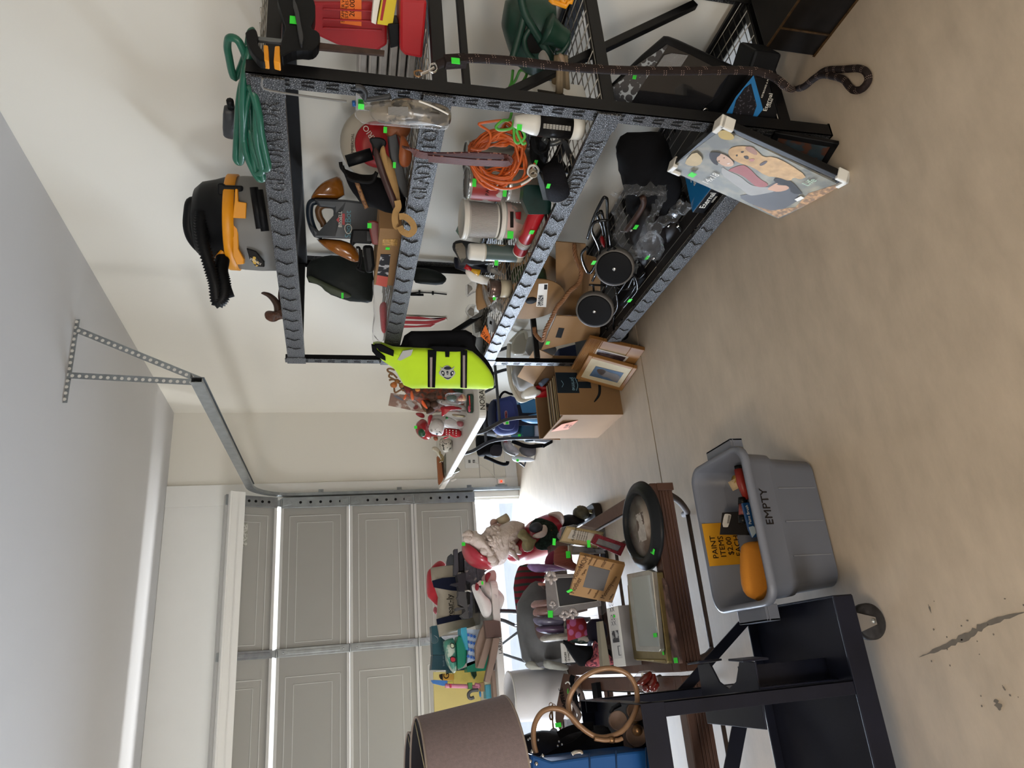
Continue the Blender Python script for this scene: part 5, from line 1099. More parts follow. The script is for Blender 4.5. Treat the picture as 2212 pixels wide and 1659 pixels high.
# ---------------------------------------------------------------- framed pictures on the floor
bl, br = at(1690,470,Z=0.002), at(1833,390,Z=0.002); tl = at(1445,365,Z=0.45)
v = PL('picture_frame', 'black framed poster of a woman hugging a golden dog, leaning on the rack', 'picture frame', bl, br-bl, tl-bl)
W0 = (br-bl).length; H0 = (tl-bl).length
g = G()
for b_ in ((-.002,W0+.002,0,.022),(-.002,W0+.002,H0-.022,H0),(0,.022,0,H0),(W0-.022,W0,0,H0)): g.box(b_[0],b_[1],0,.024,b_[2],b_[3])
g.build('frame', 'blackm', v.t, bevel=0.002)
pic = v.slab('poster', 'G1', [(20,670),(655,195),(2080,880),(1300,1245)], 0.002, 0.006, mat('poster_ground','565548',0.5,var=0.35,vs=9,col2='8A8268',c2s=14,c2lo=.45,c2hi=.7), bev=0)
mp_ = [([(1990,850),(2080,880),(1700,1060),(1300,1245),(1000,1090),(1250,1150),(1500,1120),(1650,960)], mat('leaf_litter','7A5A38',0.7,col2='B98A56',c2s=60,c2lo=.45,c2hi=.6), 0),
 ([(1390,780),(1600,1000),(1300,1180),(1000,1095),(820,990),(980,960)], mc('3C3C40'), 1),
 ([(640,640),(700,690),(860,760),(960,850),(1040,880),(1240,890),(1300,930),(1050,980),(960,985),(900,930),(760,830),(640,740)], mc('8E8A84'), 1),
 ([(700,690),(880,620),(960,660),(1080,790),(1190,850),(1160,885),(1050,885),(980,830),(900,760),(780,710)], mc('8C3A34'), 1),
 ([(1160,910),(1290,830),(1310,840),(1270,860),(1430,870),(1420,915),(1300,945),(1220,925)], mc('B98A6C'), 1),
 ([(1230,790),(1350,770),(1460,820),(1560,930),(1590,970),(1450,960),(1430,870),(1290,850)], mc('26262A'), 1),
 ([(740,430),(850,405),(1000,420),(1060,470),(1130,540),(1240,530),(1400,600),(1640,760),(1560,800),(1480,770),(1440,820),(1300,770),(1160,760),(1000,650),(860,610),(760,560),(710,490)], mat('golden_fur','B8956A',0.8,var=0.2,vs=40), 1),
 ([(900,420),(1000,410),(1060,480),(1050,520),(960,480)], mc('8A5A40'), 1),
 ([(860,470),(905,465),(895,485),(870,488)], mc('2A2018'), 1), ([(805,510),(830,505),(828,528),(808,528)], mc('2A2018'), 1), ([(890,525),(950,520),(960,560),(920,560)], mc('2C2422'), 1), ([(950,560),(1030,555),(1010,590),(970,585)], mc('A5655A'), 1),
 ([(1080,620),(1150,580),(1180,590),(1130,630),(1090,640)], mc('3A2A2A'), 1),
 ([(560,540),(620,490),(700,520),(780,590),(780,640),(700,650),(620,620)], mc('C09A7E'), 1),
 ([(500,480),(600,480),(640,500),(570,550),(610,640),(540,610),(495,540)], mc('2B2A30'), 1),
 ([(655,545),(680,540),(675,552)], mc('2A2018'), 0), ([(595,585),(620,575),(615,590)], mc('2A2018'), 0), ([(700,610),(740,600),(730,618),(710,620)], mc('E0CFC4'), 0),
 ([(600,230),(700,220),(800,300),(760,340),(650,330),(600,290)], mc('B59A4C'), 1), ([(200,600),(330,460),(430,560),(380,640),(260,640)], mc('BFA878'), 1)]
flatpic(v, 'G1', mp_, -0.0016, pic, 0.00025)
v.slab('barcode_label', 'G1', [(1490,1030),(1565,990),(1605,1015),(1525,1052)], -0.006, 0.0005, 'paper', pic, bev=0)
q = v.l('G1', (520,770)); text('lettering', '14x18', 0.035, pic, (q.x, -0.0062, q.z), (R(90),0,0), 'paper', ext=0.0002)
q = v.l('G1', (1670,810)); text('lettering', 'Life', 0.035, pic, (q.x, -0.0062, q.z), (R(90),0,0), mc('9FB59A'), ext=0.0002)
g = G(); g.grid(lambda a, b: (W0*(.01+.98*a), -0.009 + 0.002*noise.noise(Vector((a*7,b*8,0))), H0*(.01+.98*b)), 20, 24); g.build('shrink_wrap', film('poster_wrap', amount=0.0, rough=0.2, bump=0.25, bs=14, ior=1.25), v.t)
for x0, z0 in ((0,H0),(W0,H0),(W0,0),(0,0)):
    g = G(); sx = -1 if x0 else 1; sz = -1 if z0 else 1
    a = sorted((x0-sx*0.004, x0+sx*(0.045 if not (x0==0 and z0==0) else .02))); b = sorted((z0-sz*0.004*(1 if z0 else 0), z0+sz*(0.04 if z0 else 0.04)))
    g.box(a[0], a[1], -0.011, 0.030, *sorted((z0-sz*0.004*(1 if z0 else 0), z0+sz*0.014))); g.box(*sorted((x0-sx*0.004, x0+sx*0.010)), -0.011, 0.030, *sorted((z0, z0+sz*0.045)))
    if not (x0 == 0 and z0 == 0): g.build('corner_guard', 'white', v.t, bevel=0.003)
v.stk('G1', (298,742), -0.012, 0.03, 0.022)
bl, br = at(1780,365,Z=0.002), at(1817,323,Z=0.002); tl = at(1640,340,Z=0.21)
v = PL('picture_frame', 'small dark framed picture half hidden behind the dog poster', 'picture frame', bl, br-bl, tl-bl)
W1_ = 0.22; off = -0.11
g = G(); 
for b_ in ((off,off+W1_,0,.02),(off,off+W1_,.19,.21),(off,off+.02,0,.21),(off+W1_-.02,off+W1_,0,.21)): g.box(b_[0],b_[1],0,.015,b_[2],b_[3])
g.build('frame', 'blackm', v.t, bevel=0.002)
g = G(); g.box(off+.02, off+W1_-.02, .004, .008, .02, .19); p_ = g.build('picture', mat('dusk_picture','2E3A40',0.4,var=0.3,vs=20,col2='4A2E22',c2s=30), v.t)

bl, br = at(1343,845,Z=0.002), at(1378,797,Z=0.002); tl = at(1244,818,Z=0.262)
def oak_frame(label, bl, br, tl, wz, picm, k, inner, art, wm='oak_wood'):
    v = PL('picture_frame', label, 'picture frame', bl, br-bl, tl-bl); w_ = (br-bl).length; h_ = (tl-bl).length; b = wz
    g = G()
    for x0,x1,z0,z1 in ((0,w_,0,b),(0,w_,h_-b,h_),(0,b,b,h_-b),(w_-b,w_,b,h_-b)): g.box(x0,x1,0,.022,z0,z1)
    g.build('frame', MATS[wm], v.t, bevel=0.003)
    g = G(); g.box(b,w_-b,.006,.01,b,h_-b); mt = g.build('mat_board', mc('C9BC9C'), v.t)
    if inner: v.slab('picture', k, inner, 0.005, 0.001, picm, mt, bev=0)
    for pts, m in art: v.slab('picture_patch', k, pts, 0.0042, 0.0004, m, mt, bev=0, ch=1)
    return v, w_, h_
oak_frame('smaller oak frame in front, mounted picture of a sculpture against blue sky', bl, br, tl, 0.022, mc('46607C'), 'G2', [(1395,620),(1765,712),(1680,838),(1310,745)], [([(1410,660),(1500,660),(1560,700),(1720,740),(1700,820),(1640,830),(1560,770),(1480,760),(1420,700)], mc('6E6A68')), ([(1400,665),(1470,655),(1540,690),(1480,745),(1430,720)], mc('5A4638'))])
bl, br, tl = Vector((1.444,3.455,0.002)), Vector((1.478,3.127,0.002)), Vector((1.512,3.462,0.30))
v, w_, h_ = oak_frame('larger oak frame behind, reeded left edge and dark photo', bl, br, tl, 0.075, mc('3A2C30'), 'G2', [(1420,400),(1800,505),(1760,570),(1480,500),(1400,470)], [])
v.slab('picture', 'G2', [(1385,382),(1835,497),(1770,570),(1350,455)], -0.0005, 0.0005, mc('C9C0B4'), bev=0); v.slab('photo', 'G2', [(1425,402),(1795,505),(1745,562),(1400,462)], -0.001, 0.0005, mat('old_photo','33262B',0.4,var=0.5,vs=30,col2='7A6668',c2s=18,c2lo=.5,c2hi=.7), bev=0)
for i in range(9):
    g = G(); z = h_ - 0.006 - i*0.0075; g.cyl((0.004,-.0015,z),(w_-.004,-.0015,z),.003,n=6); g.build('reeding', MATS['oak_wood'], v.t)

# ---------------------------------------------------------------- carton of records
A_, B_ = Vector((1.262,3.525,0)), Vector((1.262,3.965,0)); bh = 0.375
v = V('record_carton', 'open brown cardboard carton of records with black delivery tape, between oak frames and cooler', 'carton', 'F', (1346,895), Z=0, rz=0)
v.loc = A_.copy(); v.t.location = A_; wx, wy = 0.36, 0.43
g = G(); g.box(0,wx,0,.006,0,bh); fp = g.build('front_panel', 'card', v.t)
g = G(); g.box(0,wx,wy-.006,wy,0,bh-.005); g.build('back_panel', 'cardd', v.t)
g = G(); g.box(0,.006,.006,wy-.006,0,bh-.02); sp_ = g.build('side_panel', 'card', v.t)
g = G(); g.box(wx-.006,wx,.006,wy-.006,0,bh); g.build('side_panel', 'cardd', v.t)
g = G(); g.box(.006,wx-.006,.006,wy-.006,0,.006); g.build('bottom_panel', 'cardd', v.t)
g = G(); g.add([(wx-.003,0,bh),(wx-.003,wy,bh),(wx+.05,wy,bh+.10),(wx+.05,0,bh+.10)],[(0,1,2,3)]); g.build('flap', 'card', v.t, solid=0.005)
g = G(); g.add([(0,wy,bh),(wx,wy,bh),(wx,wy+.03,bh-.14),(0,wy+.03,bh-.14)],[(0,1,2,3)]); g.build('flap', 'card', v.t, solid=0.005)
def fr(nm, x0,x1,z0,z1,m,y=-.001): g = G(); g.box(x0,x1,y,0,z0,z1); return g.build(nm, m, fp)
tp_ = mat('delivery_tape','1D262E',0.35)
fr('tape_strip',.13,.255,.245,bh,tp_); fr('tape_strip',.16,.20,.17,.245,tp_,-.0008); fr('tape_strip',.19,.30,0,.09,tp_)
text('lettering','prime',0.034,fp,(.185,-.0014,.275),(R(90),R(180),0),mc('7FA6B8'),0.0002); text('lettering','prime',0.026,fp,(.255,-.0014,.055),(R(90),R(180),0),mc('7FA6B8'),0.0002)
g = G(); g.tube(smoothpath([(.145,-.0015,.262),(.18,-.0015,.250),(.225,-.0015,.262)],6),.0015,6); g.build('tape_smile', mc('7FA6B8'), fp)
g = G(); g.tube(smoothpath([(.165,-.0015,.345),(.185,-.0015,.335),(.205,-.0015,.345)],6),.0012,6); g.build('tape_smile', mc('7FA6B8'), fp)
g = G(); P = smoothpath([(.075,-.001,.165),(.13,-.001,.125),(.22,-.001,.12),(.31,-.001,.155)],8); g.tube(P,[.001+.0075*math.sin(PI*i/(len(P)-1))**.6 for i in range(len(P))],6)
g.v = [(x,max(-.0015,min(0,y+.001)),z) for x,y,z in g.v]; g.build('printed_smile', mc('1C2024'), fp)
g = G(); g.add([(-.001,.09,.24),(-.014,.12,.33),(-.008,.27,.35),(-.001,.25,.25)],[(0,1,2,3)]); o = g.build('orange_price_card', mc('E08A66'), sp_, solid=0.001)
text('lettering','$1.00',0.026,o,(-.009,.175,.285),(R(90),0,R(-90)),'ink',0.0002); text('lettering','EACH',0.02,o,(-.009,.175,.262),(R(90),0,R(-90)),'ink',0.0002)
reccol = ['CFC3A8','3A3430','8A4A3A','D8CDB8','2B2B30','B59A6A','6A6258','C9B48A','1E1E22','A58A66','D0C8B8','54403A','B8A27A','2A2630','9A8A76','CBBFA2']
for i, c_ in enumerate(reccol):
    y = .05 + i*.0165
    g = G(); g.tf(Matrix.Translation((.012, y, .012)) @ Matrix.Rotation(R(-14), 4, 'X')); g.box(0, .310, 0, .006, 0, .312)
    o = g.build('record_sleeve', mc(c_)); o.location = A_
    tag(o, 'record sleeve standing in the open carton, ' + ['first cream one nearest the front panel','dark one just behind the first cream sleeve','rust red one near the front','pale cream one in the front half','near black one in the front half','ochre one in the front half','brown grey one before the middle','sand coloured one at the middle','black one past the middle','tan one past the middle','off white one past the middle','brown one in the back half','straw coloured one in the back half','dark violet one in the back half','grey brown one second from the back','pale one furthest back'][i], 'record', 'records in the carton')

# ---------------------------------------------------------------- white folding table by the wall
TX0, TX1, TY0, TY1, TZ = 1.395, 2.125, 3.93, 5.74, 0.74
v = V('folding_table', 'long white plastic folding table of holiday decorations by the right wall', 'table', 'F', (1000,1000), Z=0, rz=0)
v.loc = Vector((TX0,TY0,0)); v.t.location = v.loc; tw, tl_ = TX1-TX0, TY1-TY0
g = G(); g.rbox(0,tw,0,tl_,TZ-.045,TZ,.05); top = g.build('tabletop', mat('blow_moulded_white','CFCCC4',0.5,var=0.03), v.t, bevel=0.006)
text('lettering','NORAE',0.045,top,(.12,-.0015,TZ-.023),(R(90),0,0),'ink',0.0006)
for y in (.40, .86):
    g = G(); g.tube(smoothpath([(.03,y,TZ-.05),(.05,y,.62),(.12,y,.48),(.14,y,.30),(.14,y,.012)],6),.0125,10); g.build('leg','darkp',v.t)
    g = G(); g.tube(smoothpath([(tw-.10,y,TZ-.05),(tw-.12,y,.55),(tw-.04,y,.30),(tw-.03,y,.012)],6),.0125,10); g.build('leg','darkp',v.t)
    g = G(); g.cyl((.10,y,.52),(tw-.06,y,.52),.010,n=10); g.build('leg_crossbar','darkp',v.t)
    g = G(); g.cyl((tw/2,y,.52),(tw/2,y+(.35 if y<1 else -.35),TZ-.05),.009,n=8); g.build('locking_brace','darkp',v.t)
TT = TZ+0.001
def D(name, label, cat, k, p, X=None, Y=None, rz=None, group=None): return V(name, label, cat, k, p, X=X, Y=Y, z=TT, rz=rz, group=group)
v = D('autumn_garland', 'heap of pinecones and orange leaves in an autumn arrangement on the white table', 'arrangement', 'D4', (600,300), Y=4.35)
v.puff('foliage_heap', 'D4', [(330,300),(560,290),(780,330),(800,560),(760,660),(640,640),(560,480),(400,420)], 0.05, 0.22, mat('dried_foliage','5A4238',0.8,var=0.6,vs=60,bump=1.0,bs=60,col2='8A3C22',c2s=22,c2lo=.5,c2hi=.58), amp=0.5, n=7, base=True)
rr = random.Random(9)
for (x, y) in ((700,420),(640,520),(740,540),(690,620)):
    q = v.l('D4',(x,y),-.06); g = G(); rg = []
    for i in range(15):
        t_ = i/14; rg.append(((0.004+0.024*math.sin(PI*(t_**.7)))*(1.0 if i%2 else .72), -.035+.07*t_))
    g.tf(Matrix.Translation(q) @ Euler((rr.uniform(-.8,.8),rr.uniform(-.8,.8),0)).to_matrix().to_4x4()); g.lathe(rg, 14); g.build('pinecone', mat('pinecone_brown','4A3226',0.8,var=0.4,vs=60), v.t)
for pts, c_ in (([(325,450),(350,390),(375,395),(365,450),(335,475)],'D9683A'),([(420,400),(440,330),(470,400),(475,470),(440,480)],'D9683A'),([(575,480),(600,470),(665,580),(660,600),(600,560),(580,520)],'E0602E'),([(160,240),(200,215),(245,250),(235,300),(190,310),(155,280)],'B0662C'),([(480,310),(560,310),(560,350),(500,360)],'C9822E'),([(345,310),(420,300),(430,370),(370,390)],'7A2A24')):
    v.puff('leaf', 'D4', pts, -.09, .02, mc(c_), ch=1, n=2)
for pts in ([(210,60),(150,40),(110,50),(120,80),(180,110),(240,170)], [(180,130),(150,110),(130,150),(200,190),(290,260)], [(130,200),(180,190),(240,200),(290,220)], [(200,290),(215,370),(300,330),(330,350)]): v.tube('curled_twig', 'D4', pts, -.08, .006, mc('7A5632'))
for p in ((240,215),(300,270),(180,265)): q = v.l('D4',p,-.085); g = G(); g.blob(q,(.016,.012,.016)); g.build('acorn', mc('8A5A24'), v.t)
v = D('wood_plaque', 'tall picture plaque of birds on weathered wood leaning behind the garland', 'plaque', 'D4', (350,500), Y=4.55)
v.slab('board', 'D4', [(155,375),(500,420),(620,640),(560,640),(120,550)], 0, .02, mat('plaque_print','8A6E60',0.6,var=0.4,vs=12,col2='C9C2B8',c2s=14,c2lo=.52,c2hi=.6))
v.slab('support', 'D4', [(560,480),(900,480),(900,640),(560,640)], .02, .02, 'card', base=True)
v.slab('bird', 'D4', [(180,400),(260,420),(340,480),(300,480),(220,440)], -.012, .002, mc('6A6A72'), bev=0, ch=1); v.slab('bird', 'D4', [(350,490),(420,480),(500,540),(460,590),(400,550)], -.012, .002, mc('A9A6A2'), bev=0, ch=1); v.slab('bird', 'D4', [(450,560),(520,540),(540,580),(480,610)], -.012, .002, mc('6E2A26'), bev=0, ch=1)
v = D('ceramic_cardinal', 'glossy red ceramic bowl figure with a green centre propped at the table edge', 'ceramic figure', 'D4', (620,850), Y=4.75)
v.puff('body', 'D4', [(490,850),(510,770),(600,720),(670,780),(700,900),(720,990),(650,1030),(570,1000),(500,930)], 0, .14, mat('glossy_red_ceramic','8E2226',0.15,coat=0.6), ch=2)
v.puff('crest', 'D4', [(485,665),(520,640),(610,650),(630,720),(560,720)], .02, .05, mat('glossy_red_ceramic','8E2226',0.15))
v.puff('green_centre', 'D4', [(530,900),(570,860),(630,900),(630,970),(580,990),(530,950)], -.065, .03, mc('1E4A2E',.3)); v.slab('foot', 'D4', [(640,900),(900,880),(900,960),(640,980)], .05, .05, mat('glossy_red_ceramic','8E2226',0.15), base=True); v.stk('D4',(497,848),-.07,.02,.02)
v = D('plush_bear', 'white plush polar bear with a red hat sitting on the white table', 'plush toy', 'D4', (780,820), Y=4.62)
pw = mat('white_plush','CFCBC6',0.95,sheen=0.5,bump=0.7,bs=70)
v.puff('head', 'D4', [(665,860),(740,740),(820,730),(890,790),(885,900),(860,965),(790,960),(700,930)], -.04, .13, pw, ch=2, n=6)
v.puff('hat', 'D4', [(670,680),(740,670),(700,780),(670,850),(660,770)], 0, .07, 'redcloth', ch=1); v.puff('body', 'D4', [(690,680),(860,670),(900,760),(900,880),(760,830),(700,760)], .03, .12, pw, base=True)
v.puff('ear', 'D4', [(700,880),(740,900),(720,935),(690,910)], -.08, .03, pw); v.puff('nose', 'D4', [(775,930),(805,930),(800,955),(780,955)], -.105, .02, mc('3E5A66'))
v.puff('eye', 'D4', [(758,875),(772,878),(768,890)], -.10, .01, 'ink'); v.tube('mouth', 'D4', [(815,910),(840,920),(850,940)], -.10, .002, 'ink')
v = D('snow_globe', 'snow globe with a santa and evergreens on a green oval garland base', 'snow globe', 'D4', (1200,480), Y=4.12)
v.puff('globe', 'D4', [(905,385),(1000,370),(1160,375),(1200,420),(1205,500),(1100,540),(930,530),(905,460)], 0, .11, 'film', n=6, e=.35)
v.puff('santa_figure', 'D4', [(1060,480),(1120,385),(1180,400),(1200,480),(1140,495)], -.01, .05, mat('figure_cream','C9A07A',0.5,col2='8A1E1E',c2s=30,c2lo=.45,c2hi=.55)); v.puff('evergreens', 'D4', [(920,410),(1040,400),(1050,460),(1000,490),(930,470)], .01, .04, mc('1F3A2A'), amp=.5)
v.slab('base', 'D4', [(1215,400),(1240,385),(1275,400),(1283,520),(1275,640),(1240,660),(1212,620)], 0, .10, mat('garland_green','1E3528',0.7,var=.4,vs=80,bump=1,bs=80), bev=.01, base=True, ch=1)
v.tube('bead_string', 'D4', [(1235,410),(1240,480),(1245,560),(1235,640)], -.055, .004, mc('B8322E')); v.puff('bow', 'D4', [(1215,560),(1240,540),(1260,570),(1240,600),(1262,630),(1220,640)], -.06, .02, mc('A8384A'))
v = D('holiday_tin', 'green rectangular tin with painted scene at the back of the white table', 'tin', 'D4', (1230,345), Y=4.45)
v.slab('tin', 'D4', [(905,300),(1240,305),(1240,378),(905,372)], 0, .10, mat('tin_green','3E6A52',0.4,col2='22402E',c2s=24), base=True)
v = D('ornament_pack', 'clear pack of silver and gold ornaments with a red berry spray', 'ornaments', 'D4', (1190,700), Y=4.32)
v.puff('clear_pack', 'D4', [(900,620),(1060,600),(1210,660),(1215,760),(1100,740),(920,700)], 0, .10, 'film', ch=1, amp=.2)
v.puff('gold_ornaments', 'D4', [(1010,660),(1180,680),(1180,720),(1020,700)], 0, .05, 'gold', amp=.4, base=.01); v.puff('berry_spray', 'D4', [(850,560),(1000,560),(1120,580),(1120,600),(950,610),(880,700),(860,640)], -.04, .04, mc('A01824',.3), amp=.6)
v.puff('tinsel', 'D4', [(780,480),(880,470),(1100,530),(1160,580),(1130,640),(900,560)], .03, .06, mat('silver_tinsel','B9B4B0',0.3,.4,bump=1,bs=120), amp=.5, base=True)
v = D('ornament_pack', 'clear pack of green and red ornaments beside the polka dot cloth', 'ornaments', 'D4', (1150,810), Y=4.45)
v.puff('clear_pack', 'D4', [(900,730),(1080,740),(1180,770),(1180,860),(1090,880),(930,850)], 0, .09, 'film', ch=1, amp=.2); v.puff('ornaments', 'D4', [(1050,760),(1140,760),(1150,840),(1080,840)], 0, .05, mc('8A3038',.3), base=True); v.puff('green_ball', 'D4', [(905,700),(940,700),(950,735),(910,740)], 0, .03, mc('1A6A34',.2))
v = D('polka_cloth', 'red cloth with white polka dots folded on the white table', 'cloth', 'D4', (1080,930), Y=4.55)
v.puff('cloth', 'D4', [(890,870),(950,860),(1090,880),(1100,980),(1060,990),(980,960),(900,940)], 0, .08, mat('polka_red','9E1620',0.9), ch=1, amp=.1, base=True)
for i in range(4):
    for j in range(3):
        q = v.l('D4',(920+i*45,885+j*30+i*5),-.041); g = G(); g.tf(basis(q,(1,0,0),(0,-1,0))); g.prism(circ(.004,10),0,.001); g.build('polka_dot','paper',v.t)
v.puff('ribbon', 'D4', [(875,990),(950,970),(955,985),(885,1018)], -.03, .02, mc('B8202A')); v.puff('ribbon', 'D4', [(960,935),(1000,950),(1080,985),(1040,995),(980,970)], -.045, .015, mc('B8202A'))
v = D('yarn_bird', 'speckled cream yarn bird figure with a gold sprig on the white table', 'figurine', 'D4', (900,1090), Y=4.95)
v.puff('body', 'D4', [(820,1010),(900,985),(980,1010),(985,1120),(950,1190),(880,1200),(830,1130)], 0, .11, mat('speckled_yarn','B9B4A6',0.9,bump=1,bs=90,col2='3A3A34',c2s=55,c2lo=.56,c2hi=.6), ch=2, base=True)
v.puff('neck', 'D4', [(720,1120),(780,1110),(850,1180),(840,1260),(800,1240),(770,1180),(720,1160)], 0, .04, mc('B5AF9A'), ch=1); v.tube('gold_sprig', 'D4', [(830,1180),(840,1240),(860,1290),(820,1330)], -.03, .006, 'gold'); v.tube('gold_sprig', 'D4', [(850,1220),(880,1270),(860,1320)], -.03, .005, 'gold'); v.puff('brown_cap', 'D4', [(740,970),(800,970),(805,1030),(770,1040),(740,1010)], .02, .05, mc('8A4A2E'))
v = D('wooden_tray', 'long curved orange brown wooden tray on edge at the far end of the table', 'tray', 'D4', (850,1450), Y=5.35)
v.slab('tray_side', 'D4', [(785,1230),(840,1290),(860,1400),(870,1500),(880,1560),(840,1620),(808,1655),(800,1500),(790,1350)], 0, .03, mat('orange_wood','9A5A2E',0.4,var=.2,vs=6), ch=1); v.slab('tray_floor', 'D4', [(850,1280),(890,1290),(890,1540),(870,1560)], .02, .02, mc('5A4234'), base=True)
v = D('draped_foil', 'grey and green iridescent film folded over the far end of the white table', 'film', 'D4', (960,1350), Y=5.30)
v.puff('folded_film', 'D4', [(885,1200),(990,1200),(1000,1330),(1060,1380),(1118,1440),(1060,1470),(900,1530),(880,1450)], -.02, .05, mat('iridescent_film','6A6A5E',0.2,.3,var=.4,vs=12,bump=.8,bs=14), ch=1, amp=.1, base=.0)
v.slab('white_card', 'D4', [(870,1600),(1060,1480),(1020,1540),(900,1600),(810,1659)], -.05, .002, 'paper'); v.slab('white_tag', 'D4', [(985,1580),(1050,1550),(1062,1565),(1010,1595),(985,1595)], -.06, .002, 'paper')

# ---------------------------------------------------------------- under the white table
def U(name, label, cat, k, p, Y, rz=None, X=None): return V(name, label, cat, k, p, Y=Y, X=X, z=0.001, rz=rz)
v = U('cooler_bag', 'royal blue zipped cooler bag with a badge and price tag under the white table', 'cooler bag', 'D5', (1500,760), 4.55)
v.loc.z = v.t.location.z = 0
zt = v.l('D5',(900,760)).z
v.puff('bag_body', 'D5', [(460,480),(600,460),(830,400),(870,560),(900,820),(890,990),(830,1040),(700,1060),(600,1070),(520,1010),(440,900),(430,700)], -.02, .17, mat('royal_blue_nylon','1C2C66',0.7,var=.08,bump=.2,bs=200), ch=1, n=5, e=.2)
v.puff('front_pocket', 'D5', [(560,510),(640,480),(800,490),(850,640),(870,850),(830,960),(740,980),(600,960),(545,850),(530,640)], -.11, .03, mat('royal_blue_nylon','1C2C66',0.7), ch=1, n=3, e=.2)
v.puff('bag_lid', 'D5', [(430,640),(470,490),(520,480),(500,700),(510,980),(460,960),(430,860)], -.03, .19, mat('navy_lid','161B30',0.7), ch=1, n=3, e=.2)
v.tube('carry_handle', 'D5', [(590,480),(620,400),(680,350),(760,380),(820,390)], -.02, .008, 'blkcloth')
o = v.slab('badge', 'D5', [(680,660),(718,655),(730,730),(722,800),(690,805),(678,730)], -.128, .003, mc('8E8A94'), ch=1); v.slab('badge_inner', 'D5', [(686,672),(714,668),(724,730),(716,790),(692,792),(684,730)], -.1300, .001, mc('16182A'), o, ch=1); v.text('ARCTIC', .016, 'D5', (704,730), -.1308, mc('C24A4A'), o)
v.slab('price_tag', 'D5', [(650,855),(670,822),(750,822),(755,882),(672,885)], -.129, .001, 'paper'); v.stk('D5', (720,855), -.131, .02, .02)
v.slab('hidden_support', 'D5', [(880,560),(1400,560),(1400,900),(880,900)], .1, .02, mc('1A1D2A'), base=True)
v = U('hard_cooler', 'light blue hard cooler with dark band standing behind the records', 'cooler', 'D5', (1400,640), 4.72)
cb1 = mat('cooler_blue','2A6E9E',0.4); cb2 = mat('cooler_light_blue','5E97C9',0.35)
v.slab('lid', 'D5', [(845,540),(900,470),(1210,465),(1225,690),(1080,720),(905,780)], 0, .22, cb1, bev=.01); v.slab('dark_band', 'D5', [(1205,465),(1340,465),(1350,700),(1225,690)], -.001, .22, mat('cooler_brown','2E2628',0.5), bev=.006, base=True)
v.puff('bowed_front', 'D5', [(905,780),(1080,725),(1225,692),(1370,710),(1372,850),(1250,870),(1080,866),(960,830)], -.10, .10, cb2, ch=0, n=4, e=.3); v.slab('lid_seam', 'D5', [(850,545),(872,548),(910,690),(910,755),(880,740)], -.115, .01, mc('2A2E34'), ch=1)
q = v.l('D5',(1345,808),-.155); g = G(); g.blob(q,(.012,.006,.01)); g.build('latch_button','white',v.t)
v = U('wheeled_cooler', 'grey and teal wheeled cooler tub with a black strap, far side of the blue cooler', 'cooler', 'D5', (1400,1000), 5.0)
v.slab('tub', 'D5', [(1085,870),(1400,870),(1410,1080),(1380,1190),(1090,1170),(1040,1130),(1080,1050)], 0, .30, mat('cooler_grey','9A9EA6',0.35), bev=.02, base=True); v.slab('lid', 'D5', [(905,810),(1080,872),(1085,1050),(1050,1130),(900,1140),(840,1060)], 0, .31, mat('teal_lid','1F4456',0.35), bev=.02); v.stk('D5',(918,1062),-.165,.02,.02)
v.strap('shoulder_strap', 'D5', [(800,1150),(900,1190),(1000,1225),(1120,1240),(1260,1225),(1330,1230)], -.17, .03, 'blkcloth'); v.slab('strap_pad', 'D5', [(1290,1220),(1530,1095),(1560,1110),(1550,1130),(1310,1262)], -.18, .015, 'blkcloth'); v.slab('handle_grip', 'D5', [(1010,1140),(1140,1130),(1148,1155),(1020,1165)], -.165, .02, mc('2A3A44'))
v = U('camouflage_bag', 'black and camouflage soft bag hanging under the white table behind the blue bag', 'bag', 'D5', (1200,700), 4.85)
v.puff('bag_body', 'D5', [(290,520),(330,500),(380,540),(470,560),(600,600),(620,1100),(420,1060),(260,1040),(215,1000),(280,840)], 0, .18, mat('dark_camouflage','1C1A1A',0.8,var=.4,vs=12,col2='6A5A4E',c2s=10,c2lo=.6,c2hi=.66), amp=.15, n=5, e=.3, base=False)
v.slab('bag_base', 'D5', [(480,700),(1300,720),(1300,1000),(480,1000)], .08, .08, 'blkcloth', base=True)
v = U('folding_camp_chair', 'folded black camp chair with bag straps at the far corner of the white table', 'camp chair', 'D5', (1050,1350), 5.35)
v.puff('folded_seat', 'D5', [(210,1060),(300,1050),(620,1110),(640,1300),(560,1430),(420,1400),(300,1405),(235,1390),(215,1250)], 0, .14, 'blkcloth', amp=.1, n=5, e=.3); v.puff('side_pocket', 'D5', [(460,1210),(640,1210),(640,1340),(600,1420),(430,1390)], -.08, .05, mc('26242A'), ch=1)
v.tube('arm_strap', 'D5', [(350,1410),(450,1450),(560,1500),(660,1530),(720,1520),(730,1480)], -.09, .014, 'blkcloth'); v.tube('grey_loop', 'D5', [(660,1120),(640,1180),(680,1290),(760,1350),(850,1380)], -.09, .010, 'greyp')
v.puff('white_red_bag', 'D5', [(640,1060),(760,1070),(780,1200),(900,1280),(930,1370),(800,1400),(700,1330),(650,1200)], -.04, .08, mat('bag_white_red','9A9698',0.6,var=.4,vs=12,col2='7A2230',c2s=9,c2lo=.55,c2hi=.6), ch=1); v.puff('grey_cover', 'D5', [(900,1290),(960,1230),(1100,1240),(1290,1225),(1200,1370),(1080,1420),(980,1380)], -.02, .08, mc('4A474A'), ch=1, amp=.1)
v.puff('white_case', 'D5', [(780,1400),(920,1400),(1040,1430),(1020,1490),(900,1500),(820,1480)], 0, .08, mc('C9CCD2'), ch=1, base=True); v.tube('chair_leg', 'D5', [(880,1470),(1000,1560),(1020,1480)], 0, .010, 'darkp', sm=0); v.stk('D5',(890,1468),-.07,.02,.02)
